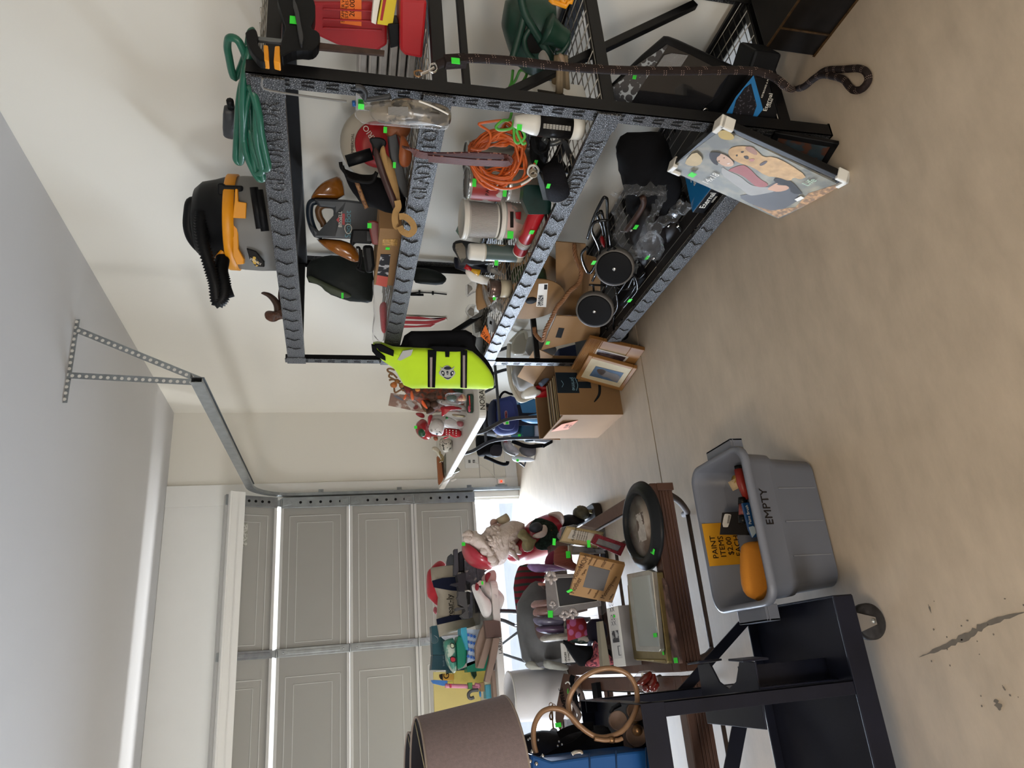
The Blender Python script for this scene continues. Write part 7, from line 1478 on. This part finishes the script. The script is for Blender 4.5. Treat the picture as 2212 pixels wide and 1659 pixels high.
for pts in ([(128,412),(250,380),(430,362),(520,540),(350,528),(150,492)],[(180,870),(360,825),(505,815),(510,868),(420,888),(192,940)]): v.slab('navy_handle','D6',pts,-.095,.01,mc('171B2E',.8),ch=0)
v.text('year-ly',.055,'D6',(345,715),-.096); v.text('CALENDAR CO',.016,'D6',(385,710),-.096)
v = BV('model_village','dark grey miniature model building with tower and chimneys on the back table','model','D6',(620,500),4.62)
dk = mat('model_grey','34343A',.6,var=.4,vs=50,col2='77706A',c2s=34,c2lo=.6,c2hi=.66)
for pts, dy, th, m in (([(490,100),(620,240),(800,280),(720,340),(650,420),(600,520),(590,860),(500,870),(510,720),(560,700),(560,450),(500,420)],.02,.14,dk),([(385,42),(430,38),(440,300),(420,352),(382,352)],-.02,.05,mc('3A3A40')),([(440,80),(480,62),(490,90),(500,300),(445,305)],0,.06,mc('1F1F24')),([(305,180),(320,120),(350,95),(385,130),(385,220),(300,225)],.01,.06,mc('34363A')),([(415,350),(480,330),(520,330),(520,560),(440,540),(430,480),(345,458),(430,440)],-.02,.08,mc('2E2C30')),([(430,545),(520,550),(540,700),(560,870),(500,870),(460,830),(515,780),(505,750),(410,775),(405,740),(500,735),(440,700),(435,640),(420,620),(435,590)],-.02,.07,mc('4A4848'))):
    v.slab('building_block','D6',pts,dy,th,m,bev=.002)
g = G(); q = v.l('D6',(560,600)); g.box(q.x-.10,q.x+.28,-.06,.08,0,.05); g.build('model_base',dk,v.t)
v.tube('lamp_string','D6',[(520,540),(560,530),(600,545)],-.06,.006,'silver')
v = BV('plush_moose','white plush toy dog with red ears lying at the near edge of the back table','plush toy','D6',(900,650),4.45)
pl2 = mat('white_plush','CFCBC6',.95)
v.puff('plush_head','D6',[(598,480),(620,450),(680,470),(740,580),(820,640),(842,720),(835,820),(790,868),(740,845),(700,740),(640,600)],-.02,.12,pl2,ch=2,n=6); v.puff('plush_body','D6',[(700,480),(760,430),(820,440),(920,520),(998,610),(975,720),(920,790),(850,800),(840,700),(760,600)],.03,.16,pl2,ch=2,n=6,base=.0)
v.puff('paw','D6',[(715,380),(760,330),(860,270),(900,330),(890,440),(850,470),(800,460),(740,440)],.04,.10,mat('plush_cream','B59C94',.95),ch=2)
v.puff('red_ear','D6',[(755,380),(775,320),(820,308),(832,340),(800,400),(780,440)],-.02,.05,mc('7A1E28',.9),ch=1); v.puff('red_ear','D6',[(640,480),(655,430),(680,440),(695,470),(680,530),(650,530)],-.07,.04,mc('7A1E28',.9),ch=1); v.slab('price_tag','D6',[(665,440),(700,408),(755,415),(765,455),(740,470),(690,470)],-.085,.002,mc('B59C94')); v.stk('D6',(730,438),-.088,.02,.012)
v = BV('clear_bag','clear crinkled plastic bag behind the plush dog','bag','D6',(740,850),4.70); v.puff('bag','D6',[(610,640),(660,620),(740,760),(755,880),(720,980),(660,1010),(640,900),(595,780)],0,.10,'frost',ch=1,amp=.25,base=True)
for nm, lb, pts, Y, m in (('book','dark teal boxed book, upper one of two in clear wrap',[(110,960),(190,950),(195,1060),(260,1120),(300,1140),(290,1300),(125,1300)],4.90,'1F4A54'),('book','dark teal boxed book, lower one of two in clear wrap',[(125,1306),(290,1306),(320,1480),(110,1480)],4.90,'1F4450')):
    v = BV(nm,lb,'book','D6',((pts[0][0]+300)/2,pts[-1][1]-60),Y); v.slab('cover','D6',pts,0,.10,mat('teal_cover_'+m,m,.4,var=.05),base=False); v.text('book set',.018,'D6',(265,(pts[-1][1]-110)),-.052,mc('7A8A92')); 
    q = v.l('D6',(300,pts[-1][1]-60)); g = G(); g.box(q.x-.05,q.x+.05,-.03,.04,0,max(.02,q.z)); g.build('wrapped_base',mc('2A4A54'),v.t)
v = BV('clear_wrap','loose clear plastic wrap bunched over the teal books','plastic wrap','D6',(200,1100),4.86); v.puff('wrap','D6',[(60,1100),(90,1030),(180,1060),(210,1130),(160,1180),(100,1150)],0,.08,'filmt',amp=.4); 
v = BV('toy_vehicle','turquoise cartoon bus shaped case with green roof on the back table','case','D6',(560,1300),4.66)
v.puff('painted_front','D6',[(260,1150),(300,1110),(400,1090),(420,1480),(390,1525),(360,1490),(300,1400),(285,1250)],-.01,.13,mat('bus_print','4A8A78',.4,var=.3,vs=12,col2='B9C4B4',c2s=14,c2lo=.52,c2hi=.58),ch=1,n=4,e=.2)
v.slab('green_side','D6',[(395,1070),(500,1080),(520,1160),(520,1360),(495,1440),(420,1482),(410,1440)],.0,.14,mat('bus_green','147A5E',.35),bev=.012,ch=1)
for pts in ([(345,1150),(395,1160),(405,1220),(350,1222)],[(340,1310),(420,1320),(430,1385),(350,1395)]): v.slab('window_panel','D6',pts,-.078,.004,mc('2A2E2A',.4),ch=1); 
v.slab('window_inner','D6',[(350,1325),(405,1330),(405,1380),(355,1380)],-.081,.002,mc('B02838',.4),ch=1); v.slab('window_inner','D6',[(352,1162),(388,1170),(392,1210),(356,1212)],-.081,.002,mc('B9C4A4',.4),ch=1)
q = v.l('D6',(540,1300)); g = G(); g.box(q.x-.10,q.x+.10,-.05,.05,0,q.z+.01); g.build('case_foot',MATS['bus_green'],v.t)
v = BV('snowflake_box','white box with blue snowflakes under the turquoise case','box','D6',(690,1100),4.62)
bxo = v.slab('box','D6',[(520,1000),(700,1010),(660,1180),(640,1360),(530,1400),(545,1250)],0,.12,mc('A9B9CC',.5),base=True); v.slab('cyan_lid','D6',[(455,985),(520,975),(540,1240),(520,1240),(455,1050)],0,.13,mc('3A9AB4',.4))
for i in range(3):
    for j in range(4):
        q = v.l('D6',(560+i*38,1060+j*85+i*10),-.062); g = G(); g.tf(basis(q,(1,0,0),(0,-1,0))); g.prism([(( .014 if n_%2 else .006)*math.cos(PI*n_/6),(.014 if n_%2 else .006)*math.sin(PI*n_/6)) for n_ in range(12)],0,.001); g.build('snowflake',mc('2E62B4',.5),bxo)
v.slab('foil_skirt','D6',[(520,1400),(640,1350),(640,1400),(540,1440),(430,1480),(430,1460)],.02,.06,'silver')
v = BV('cardboard_trays','long brown cardboard trays stacked lengthwise at the table front','cardboard tray','D6',(950,1200),4.43)
cdl = mat('light_cardboard','8A7566',.85,var=.06,bump=.1,bs=60)
for pts, dy, m in (([(745,890),(850,885),(930,900),(950,1090),(770,1096)],-.01,mat('dark_cardboard','5E4A42',.85)),([(760,900),(765,1096),(740,1240),(690,1400),(655,1452),(640,1200),(700,1010)],.04,cdl),([(770,1100),(850,1098),(810,1240),(740,1460),(660,1455),(720,1270)],.01,cdl),([(850,1098),(930,1098),(890,1330),(840,1500),(810,1630),(748,1618),(800,1380)],-.02,cdl),([(930,1095),(955,1100),(978,1500),(900,1500),(860,1480),(890,1330)],.03,mat('grey_cardboard','7E7672',.85))): v.slab('tray',('D6'),pts,dy,.05,m,bev=.002)
v.text('LARGE',.03,'D6',(945,1190),-.04)
q = v.l('D6',(960,1200)); g = G(); g.box(q.x-.30,q.x+.10,.03,.09,0,.02); g.build('tray_floor',cdl,v.t)
v = BV('amber_box','amber packet lettered in black on the yellow display board','packet','E6',(400,400),4.75); v.slab('packet','E6',[(250,365),(300,352),(445,360),(442,445),(300,450),(252,410)],0,.05,mc('B98A2E',.5)); v.slab('black_band','E6',[(250,365),(298,352),(300,450),(262,425)],-.026,.002,mc('22201E')); v.text('G',.05,'E6',(350,385),-.027); q = v.l('E6',(600,400)); g = G(); g.box(q.x-.04,q.x+.04,-.02,.02,0,v.l('E6',(440,400)).z); g.build('stand',mc('C9B45A',.5),v.t)
v = BV('display_board','tall pale yellow display board at the left end of the back table','board','E6',(900,600),4.98)
v.slab('board','E6',[(165,330),(860,330),(1000,560),(1000,900),(180,900)],0,.02,mat('pale_yellow_board','CFBE78',.5,var=.04),base=True); v.slab('yellow_frame','E6',[(350,465),(560,430),(860,400),(868,470),(560,475),(350,500)],-.06,.03,mc('BFB04A',.5))
v = BV('wand_toys','row of plastic wands, blue handle, pink and green segments, on the back table','toy','E6',(800,520),4.60)
v.slab('blue_handle','E6',[(133,445),(180,440),(357,450),(357,495),(305,525),(160,490)],0,.04,mc('3A72B4',.4)); v.tube('pink_wand','E6',[(330,520),(480,525),(640,530),(760,540),(800,520),(740,505)],-.02,.012,mc('C47A8E',.4)); v.slab('green_segment','E6',[(640,478),(700,475),(700,568),(648,568)],-.03,.04,mc('3E7A3A',.4)); v.slab('pink_knob','E6',[(388,495),(415,495),(412,550),(392,550)],-.03,.04,mc('B4304E',.4)); v.slab('cyan_box','E6',[(872,510),(950,500),(1032,510),(1042,690),(880,700)],.0,.08,mc('4A94A4',.5),base=True)
v.tube('grey_hook','E6',[(790,580),(700,590),(655,630),(660,680),(690,695),(730,680)],-.05,.010,mc('4A4A4A',.4)); v.puff('blue_drop','E6',[(800,590),(825,600),(828,660),(815,690),(800,640)],-.05,.03,mc('2E7AB4',.4)); v.puff('red_bag','E6',[(1085,570),(1135,575),(1130,720),(1110,740),(1085,640)],-.05,.06,mc('A8303A',.5)); v.slab('tan_box','E6',[(800,480),(865,470),(870,600),(810,600)],.02,.04,mc('9A7A52',.7)); v.slab('orange_lid','E6',[(975,362),(1030,360),(1030,402),(985,400)],-.05,.03,mc('D88A1A',.5)); v.slab('white_packet','E6',[(970,405),(1040,330),(1130,330),(1140,600),(1050,600),(1035,500),(975,490)],.0,.05,'paper',base=True)
v = BV('green_grass_toy','bundle of dark green bristles under the turquoise case','toy','E6',(700,300),4.72)
for i in range(9): v.tube('bristle','E6',[(660+i*10,180),(680+i*9,300),(705+i*7,430-abs(i-4)*12)],-.02+.004*i,.004,mc('24402E',.6))
q = v.l('E6',(700,200)); g = G(); g.box(q.x-.03,q.x+.03,-.02,.03,0,q.z+.01); g.build('holder',mc('2A3A30'),v.t)

# ---------------------------------------------------------------- on the left coffee table
q = at(1198,1490,Z=CT)
t = T('lamp_shade','white pleated drum lamp shade standing on the far end of the left coffee table','lamp shade',(q.x-.005,3.90,CT+.001))
n = 96; R0, R1, Hs = .128, .118, .30
rings = [[((R_+(.0035 if i%2 else 0))*math.cos(2*PI*i/n),(R_+(.0035 if i%2 else 0))*math.sin(2*PI*i/n),z) for i in range(n)] for R_, z in ((R0,0),(R0,.01),(R1,Hs-.01),(R1,Hs))]
g = G(); g.loft(rings, True, False, False); g.build('pleated_fabric',mat('pleated_white_fabric','D6D4D4',.9,var=.03),t,solid=.002)
for R_, z in ((R0+.004,.004),(R1+.004,Hs-.004)): g = G(); g.tube([(R_*math.cos(2*PI*i/40),R_*math.sin(2*PI*i/40),z) for i in range(40)],.004,6,closed=True); g.build('rim_band','whitecloth',t)
v = CTV('orange_toy','orange and purple plastic toy bar behind the white lamp shade','toy','E6',(1350,930),4.30,z=0.0); 
v.loc.z = v.t.location.z = 0; v.slab('orange_bar','E6',[(1200,905),(1537,870),(1560,945),(1215,980)],0,.04,mat('bright_orange','E08A10',.4),bev=.004); v.slab('purple_band','E6',[(1360,888),(1415,882),(1420,925),(1375,940)],-.022,.004,mc('7A2A6A',.4)); v.slab('stand','E6',[(1500,880),(1537,876),(1560,945),(1520,950)],.03,.03,mc('C9C6C0'),base=True)
v = CTV('sign_board','brown cardboard sign with black handwriting standing on the left coffee table','sign','E7',(700,900),3.60)
sg = v.slab('board','E7',[(625,105),(650,170),(672,380),(660,650),(575,1000),(500,850),(500,700),(560,400),(600,200)],0,.008,mat('sign_cardboard','5E463A',.85),ch=0,base=True)
for i, s_ in enumerate(('FREE','WITH','LAMP')): v.text(s_,.03,'E7',(600+i*22,430+i*90),-.006,parent=sg,roll=-6)
v.stk('E7',(540,900),-.008,.02,.03)
v = CTV('cord_tangle','tangle of black leather straps and white cords lying on the glass','straps','E7',(900,600),3.35)
for pts, r_, m in (([(770,140),(750,220),(790,420),(820,560),(900,640),(1000,780)],.012,'blkcloth'),([(800,320),(860,380),(900,440),(905,560),(850,600)],.014,mc('6A5E58',.7)),([(760,540),(840,680),(870,760),(830,850),(850,930)],.010,mc('6A5E58',.7)),([(650,260),(690,235),(730,280),(735,360),(700,430)],.003,'white'),([(830,660),(900,740),(980,820),(1100,830)],.003,'white'),([(690,340),(690,410),(725,370)],.003,'limec'),([(850,420),(900,440),(950,600),(970,700),(980,900)],.012,'blkcloth')): v.tube('strap','E7',pts,-.02,r_,m)
q = v.l('E7',(1060,700)); g = G(); g.box(q.x-.1,q.x+.12,-.02,.05,0,.02); g.build('folded_strap','blkcloth',v.t)
v = CTV('chili_ornament','clear packet of glossy red brown chili peppers on the near end of the left table','ornament','E7',(1960,230),2.70)
for pts in ([(1745,260),(1820,240),(1900,170),(1970,90)],[(1860,310),(1940,300),(2000,220),(2010,110)],[(1960,370),(2000,340),(2040,270),(2030,230)],[(1840,300),(1890,330),(1950,340)]): v.tube('pepper','E7',pts,-.03,[.004,.014,.016,.006],mat('chili_glaze','5E1A14',.12,coat=.7,var=.2),n=10)
v.puff('clear_packet','E7',[(1740,90),(1960,60),(2060,100),(2070,400),(1900,420),(1760,300)],0,.05,'filmt',ch=1,amp=.1,base=True); v.slab('price_tag','E7',[(1815,95),(1855,90),(1855,165),(1825,185)],-.03,.002,'paper')

# ---------------------------------------------------------------- grey tote of paint items
t = T('storage_tote','open slate grey plastic tote of paint items on the floor, marked EMPTY','tote',(.36,2.175,0))
def rr_(hx,hy,r,z,n=5): return [(x,y,z) for x,y in rrect(-hx,hx,-hy,hy,r,n)]
o_ = [rr_(.195,.115,.05,.0),rr_(.212,.132,.05,.012),rr_(.222,.142,.05,.17),rr_(.232,.150,.05,.175),rr_(.238,.158,.05,.285),rr_(.246,.170,.055,.288),rr_(.250,.176,.058,.276),rr_(.257,.184,.06,.278),rr_(.257,.184,.06,.298),rr_(.250,.177,.055,.303),rr_(.238,.163,.05,.298),rr_(.230,.150,.046,.18),rr_(.222,.142,.045,.172),rr_(.206,.126,.045,.02),rr_(.19,.11,.04,.012)]
# shift towards the photographed spread: a little wider at the base
g = G(); g.loft(o_, True, True, True); tb = g.build('tub','tote',t)
for x in (-.115,-.005,.105): g = G(); g.add([(x,-.1335,.02),(x+.004,-.1335,.02),(x+.004,-.1445,.168),(x,-.1445,.168),(x,-.130,.02),(x+.004,-.130,.02),(x+.004,-.140,.168),(x,-.140,.168)],[(0,1,2,3),(0,3,7,4),(1,5,6,2),(3,2,6,7)]); g.build('wall_rib',mat('tote_rib','6A6D73',.42),tb)
for s_ in (-1,1):
    g = G(); a = sorted((s_*.250,s_*.300)); g.box(a[0],a[1],-.085,.085,.262,.272); b = sorted((s_*.292,s_*.300)); g.box(b[0],b[1],-.085,.085,.225,.272)
    for y in (-.085,.0,.081): g.box(a[0],a[1],y,y+.004,.225,.262)
    g.build('handle','tote',t,bevel=.003)
text('lettering','EMPTY',.040,tb,(.045,-.1578,.235),(R(94),0,0),'ink',.0006)
g = G(); g.tf(Matrix.Translation((-.02,.158,.298)) @ Matrix.Rotation(R(-4),4,'X')); g.box(-.075,.075,-.002,-.0006,-.125,.004); c_ = g.build('price_card',mat('amber_card','C98F14',.75),t)
for i, s_ in enumerate(('PAINT','ITEMS','$2.00','EACH')): text('lettering',s_,.029,c_,(-.030,.1525-.0021*i,.272-.030*i),(R(86),0,0),'ink',.0004)
TI = .013
def titem(name,label,cat,k,p,z=TI,Y=2.14,rz=0): return V(name,label,cat,k,p,Y=Y,z=z,rz=rz)
def flatin(name,label,cat,k,p,z): return PL(name,label,cat,at(*zp(k,*p),Z=z),(1,0,0),(0,1,0))
v = titem('amber_pad','thick amber foam pad standing in the near end of the grey tote','pad','W4',(800,1250),Y=2.13); v.puff('pad','W4',[(742,1040),(775,1000),(880,990),(1000,1000),(1040,1200),(1020,1420),(940,1480),(860,1460),(780,1420),(745,1300)],0,.07,mat('amber_foam','B9761F',.85,var=.05,bump=.2,bs=120),ch=1,n=4,e=.2,base=True)
v = titem('dark_card','dark grey card with a white barcode label standing in the tote','card','W4',(600,850),Y=2.26); c_ = v.slab('card','W4',[(590,765),(740,755),(900,860),(900,960),(570,940)],0,.004,mc('2E2C2C',.7),base=True); o = v.slab('barcode_label','W4',[(605,780),(620,772),(660,778),(662,790),(640,875),(628,882),(588,878)],-.0025,.001,'paper',c_,ch=1); v.slab('barcode','W4',[(640,785),(656,787),(645,850),(628,850)],-.0035,.001,mat('barcode_ink','1A1A1A',.6,col2='C9C6C0',c2s=220,kind='wave',c2lo=.45,c2hi=.5),o,bev=0)
v = titem('paint_brush_pack','blue printed paint brush packet in the grey tote','packet','W4',(830,820),Y=2.10); c_ = v.slab('packet','W4',[(745,690),(800,668),(900,900),(830,965),(800,900)],0,.012,mc('14406E',.4),base=True); v.text('Paint Brush',.014,'W4',(800,780),-.007,'white',c_,roll=0); v.slab('white_end','W4',[(800,880),(835,870),(880,900),(830,965)],-.0065,.002,mc('A9B9C4',.4),c_)
v = titem('paint_brush','red brush with black ends in the grey tote','brush','W4',(750,750),Y=2.16); v.tube('handle','W4',[(755,700),(755,790)],0,.015,mc('7A3A34',.4),sm=0); v.tube('end_cap','W4',[(755,650),(755,700)],0,.017,mc('151515',.3),sm=0); v.tube('end_cap','W4',[(755,790),(758,850)],0,.017,mc('151515',.3),sm=0); v.slab('card_backing','W4',[(760,680),(800,680),(850,820),(760,820)],.02,.004,mc('3A3230',.8),base=True)
v = titem('paint_roller','cream paint roller cover with a red handle in the far corner of the tote','roller','W4',(720,560),Y=2.18); v.tube('roller_cover','W4',[(700,490),(740,560)],0,.032,mat('roller_nap','B9A07A',.9,bump=.6,bs=120),sm=0,n=16); v.tube('roller_core','W4',[(680,500),(705,505)],-.012,.016,mc('9A7A2E',.6),sm=0); v.tube('red_handle','W4',[(720,420),(740,520),(790,660)],-.03,[.016,.017,.012],mc('8A2A22',.4),sm=0); v.tube('dark_grip','W4',[(715,390),(725,430)],-.03,.014,mc('151515',.4),sm=0); v.slab('roller_frame','W4',[(740,480),(780,480),(800,560),(740,560)],.0,.02,mc('8A2A22',.4),base=True)
for n_ in ('amber_pad','dark_card','paint_brush_pack','paint_brush','paint_roller'): pass

# ---------------------------------------------------------------- navy welding cart
KX1, KX0, KY0, KY1 = .105, -1.15, 1.85, 2.33
t = T('welding_cart','navy blue steel cart with lower deck, upper tray and one visible caster','cart',(KX0,KY0,0)); cw, cd = KX1-KX0, KY1-KY0
nb = 'blueblk'
g = G(); g.box(0,cw,0,cd,.165,.17); g.box(0,cw,-.003,.003,.135,.20); g.box(0,cw,cd-.003,cd+.003,.135,.20); g.box(cw-.003,cw+.003,0,cd,.135,.20); g.box(-.003,.003,0,cd,.135,.20)
g.build('lower_deck',nb,t,bevel=.0015)
px_ = -.118-KX0
for y in (0,cd-.035):
    g = G(); g.box(px_-.036,px_,y,y+.004,.17,.83); g.box(px_-.004,px_,y,y+.036,.17,.83); g.build('post',nb,t,bevel=.001)
    g = G(); g.box(.02,.056,y,y+.004,.17,.83); g.box(.02,.024,y,y+.036,.17,.83); g.build('post',nb,t,bevel=.001)
g = G(); uz = .79; g.box(.02,px_,0,cd,uz,uz+.004); g.box(.02,px_,-.003,.0,uz-.02,uz+.045); g.box(.02,px_,cd,cd+.003,uz-.02,uz+.045); g.box(px_-.003,px_,0,cd,uz,uz+.045); g.box(.02,.023,0,cd,uz,uz+.045); g.build('upper_tray',nb,t,bevel=.001)
g = G(); g.box(px_-.002,px_+.002,.10,cd-.12,.17,.46); g.box(px_+.0,px_+.06,.14,.146,.17,.46); g.build('side_plate',nb,t,bevel=.001)
poly = [(px_-.10,.05),(px_+.07,.04),(px_+.075,.12),(px_+.02,.16),(px_+.0,.21),(px_+.02,.26),(px_+.075,.30),(px_+.07,.38),(px_-.10,.38)]
g = G(); g.prism(poly,.46,.466); g.prism([(px_+.072,.04),(px_+.078,.04),(px_+.083,.12),(px_+.077,.12)],.42,.50); g.prism([(px_+.077,.30),(px_+.083,.30),(px_+.078,.38),(px_+.072,.38)],.42,.50); g.build('bottle_saddle',nb,t,bevel=.0015)
def slbar(nm,a,b,w_): 
    g = G(); d = Vector(b)-Vector(a); g.tf(basis(a,d,(0,-1,.001))); g.box(0,d.length,-w_/2,w_/2,-.003,.003); return g.build(nm,nb,t)
slbar('rear_brace',(cw-.02,cd,.19),(px_-.02,cd,.50),.032); slbar('rear_brace',(px_-.02,cd,.25),(px_-.75,cd,.60),.05)
for x, y in ((cw-.075,.06),(cw-.075,cd-.06),(.08,.06),(.08,cd-.06)):
    g = G(); g.tf(basis((x,y-.016,.055),(1,0,0),(0,1,0))); g.lathe([(.045,0),(.052,.006),(.052,.026),(.045,.032)],30); wh = g.build('caster_wheel',mat('worn_caster','2C2B2C',.5,var=.5,vs=40),t)
    g = G(); g.box(x-.035,x+.035,y-.026,y+.026,.122,.132); g.add([(x-.032,y-.022,.125),(x+.032,y-.022,.125),(x+.010,y-.022,.045),(x-.010,y-.022,.045)],[(0,1,2,3)]); g.add([(x-.032,y+.022,.125),(x+.032,y+.022,.125),(x+.010,y+.022,.045),(x-.010,y+.022,.045)],[(0,1,2,3)]); g.build('caster_fork',mat('zinc_fork','8E8A86',.4,.6),t,solid=.003)
    g = G(); g.cyl((x,y-.027,.055),(x,y+.027,.055),.007,n=10); g.build('axle','galv',t)
# welder case, gauges and hose in the upper tray
v = V('metal_case','blue painted metal welder case standing in the cart tray','case','E7',(1900,1500),Y=1.90,z=.7945,rz=0)
v.slab('case_shell','E7',[(10,1310),(330,1420),(980,1330),(1440,1280),(1865,1235),(1990,1345),(2010,1563),(2010,2300),(10,2300)],.07,.14,'bluep',bev=.006,base=True)
for x in (1020,1430,1890): v.tube('panel_seam','E7',[(x,1340-(x-1000)*.11),(x+25,2000)],-.001,.0022,mc('16365E',.4),sm=0)
for p in ((20,1320),(285,1365),(120,1300)): v.tube('latch_clip','E7',[(p[0],p[1]),(p[0]+35,p[1]+25)],-.004,.004,'chrome',sm=0)
for p in ((108,1460),(205,1500),(1995,1365)): q = v.l('E7',p,-.003); g = G(); g.blob(q,(.005,.003,.005),nu=10,nv=6); g.build('screw','chrome',v.t)
v.tube('carry_handle','E7',[(750,1360),(800,1325),(890,1318),(905,1345)],-.004,.005,'chrome')
v = V('torch_hose','loops of brown copper welding hose standing above the tray','hose','E7',(1000,1000),Y=1.925,z=.7945,rz=0)
cop = mat('copper_brown_hose','84664C',.35,.15,var=.15,vs=6)
v.tube('hose','E7',[(200,1330),(165,1180),(160,1000),(190,860),(270,720),(380,655),(500,645),(620,680),(740,770),(860,900),(980,1000),(1130,1080),(1300,1085),(1500,1010),(1640,860),(1730,680),(1760,480),(1720,270),(1600,110),(1420,35),(1250,30),(1080,80),(900,190),(780,340),(710,500),(700,640),(760,800),(880,930),(1000,1010)],[.0]*18+[.0,.0,.0,.01,.02,.02,.03,.03,.03,.03],.0068,cop,n=12)
v.tube('hose_tail','E7',[(1100,1110),(1250,1135),(1350,1130),(1450,1135),(1530,1105)],-.01,.0055,cop); v.tube('brass_fitting','E7',[(1330,1125),(1400,1130)],-.01,.008,'brass',sm=0)
v = V('gas_regulator','pair of dusty round gas gauges with brass body in the tray','regulator','E7',(1700,1100),Y=1.98,z=.7945,rz=0)
dg = mat('dusty_gauge','5A483E',.7,0,var=.2,vs=14)
for c_, r_ in (((1460,835),.0245),((1735,690),.0245),((1740,1060),.028)):
    q = v.l('E7',c_,-.02); g = G(); g.tf(basis(q,(1,0,0),(0.1,-1,.2))); g.lathe([(r_*.9,-.012),(r_,-.009),(r_,.008),(r_*.93,.010),(r_*.88,.008),(.001,.009)],32); g.build('gauge',dg,v.t)
q = v.l('E7',(1755,985),-.045); g = G(); g.tf(basis(q,(1,0,0),(.1,-1,.2))); g.lathe([(.014,0),(.013,.01),(.007,.012),(.006,.017),(.001,.017)],22); g.build('brass_knob','brass',v.t)
v.tube('regulator_body','E7',[(1735,740),(1745,850),(1745,1000)],.0,.011,'brass',sm=0,n=12); v.tube('stem','E7',[(1500,960),(1640,1010),(1740,1050)],.0,.006,'brass',sm=0); v.tube('bracket','E7',[(1500,580),(1380,640),(1350,720)],.01,.006,mc('20242C',.4),sm=0); v.tube('foot','E7',[(1750,1100),(1830,1170),(1900,1180)],.0,.010,'brass',sm=0)
q = v.l('E7',(1760,1100)); g = G(); g.box(q.x-.03,q.x+.03,-.01,.05,0,.03); g.build('base',dg,v.t)
v = V('black_tarp','heap of black speckled fabric and straps stuffed behind the blue case','fabric','E7',(900,1200),Y=2.17,z=.7945,rz=0)
v.puff('fabric_heap','E7',[(0,1100),(200,1010),(400,985),(560,1010),(800,960),(1000,940),(1280,905),(1310,1060),(1500,1110),(1840,1160),(1870,1350),(1870,1500),(1000,1700),(200,1600),(10,1400)],0,.20,mat('speckled_black_fabric','17171C',.8,var=.4,vs=20,bump=1,bs=24),ch=1,amp=.12,base=True,n=6,e=.3)
for pts in ([(540,1060),(700,980),(900,930),(1080,915)],[(370,1410),(560,1300),(800,1200),(960,1060),(1000,960)]): v.strap('strap','E7',pts,-.12,.02,'blkcloth')
for p in ((105,1105),(80,1125),(555,1155),(537,1222),(600,1200),(235,1130)): q = v.l('E7',p,-.12); g = G(); g.blob(q,(.003,.003,.003),nu=8,nv=5); g.build('stud','chrome',v.t)
v = V('key_bunch','bunch of small keys and rings hanging beside the hose loop','keys','E7',(450,900),Y=2.30,rz=0)
for c_ in ((430,590),(470,610)): q = v.l('E7',c_); g = G(); g.tube([(q.x+.006*math.cos(a/12*2*PI),0,q.z+.006*math.sin(a/12*2*PI)) for a in range(12)],.0012,6,closed=True); g.build('ring','brass',v.t)
v.tube('chain','E7',[(440,640),(450,750),(460,900),(470,960)],0,.003,'brass'); v.puff('disc','E7',[(400,980),(470,930),(540,970),(520,1040),(440,1040)],.01,.01,mc('A9B4C4',.2)); v.tube('clip','E7',[(430,700),(410,760),(430,820),(460,780)],0,.0025,'brass')

# ---------------------------------------------------------------- lamp shades over the cart
def drum(label, cx, cy, z0, z1, r0, r1, rest=None):
    t = T('lamp_shade',label,'lamp shade',(cx,cy,z0)); h = z1-z0; n = 64
    g = G(); g.loft([[(r_*math.cos(2*PI*i/n),r_*math.sin(2*PI*i/n),z) for i in range(n)] for r_, z in ((r0,0),(r1,h))],True,False,False); g.build('shade_fabric',mat('taupe_linen','85787A',.9,var=.08,vs=120,bump=.2,bs=400),t)
    g = G(); g.loft([[((r_-.003)*math.cos(2*PI*i/n),(r_-.003)*math.sin(2*PI*i/n),z) for i in range(n)] for r_, z in ((r1,h),(r0,0))],True,False,False); g.build('shade_lining',mat('charcoal_lining','2A2A32',.8,var=.05),t)
    for r_, z in ((r0,.0),(r1,h)): g = G(); g.tube([((r_-.001)*math.cos(2*PI*i/n),(r_-.001)*math.sin(2*PI*i/n),z) for i in range(n)],.003,6,closed=True); g.build('rim_wire',mat('pale_rim_tape','9A8E86',.8),t)
    for a in (20,140,260):
        a = R(a); g = G(); g.tube([((r1-.003)*math.cos(a),(r1-.003)*math.sin(a),h-.004),(.035*math.cos(a),.035*math.sin(a),h-.03),(.02*math.cos(a),.02*math.sin(a),h-.03)],.0018,6); g.build('spider_wire',mat('pale_wire','C9BFA0',.4,.4),t)
    g = G(); g.tube([(.02*math.cos(2*PI*i/20),.02*math.sin(2*PI*i/20),h-.03) for i in range(20)],.0018,6,closed=True); g.build('spider_ring',mat('pale_wire','C9BFA0',.4,.4),t)
    return t
drum('large taupe linen drum shade, the nearer and lower of the two stacked shades', -.325, 2.09, 1.135, 1.375, .252, .222)
drum('taupe linen drum shade peeking out above and behind the nearer one', -.395, 2.62, 1.10, 1.345, .252, .222)
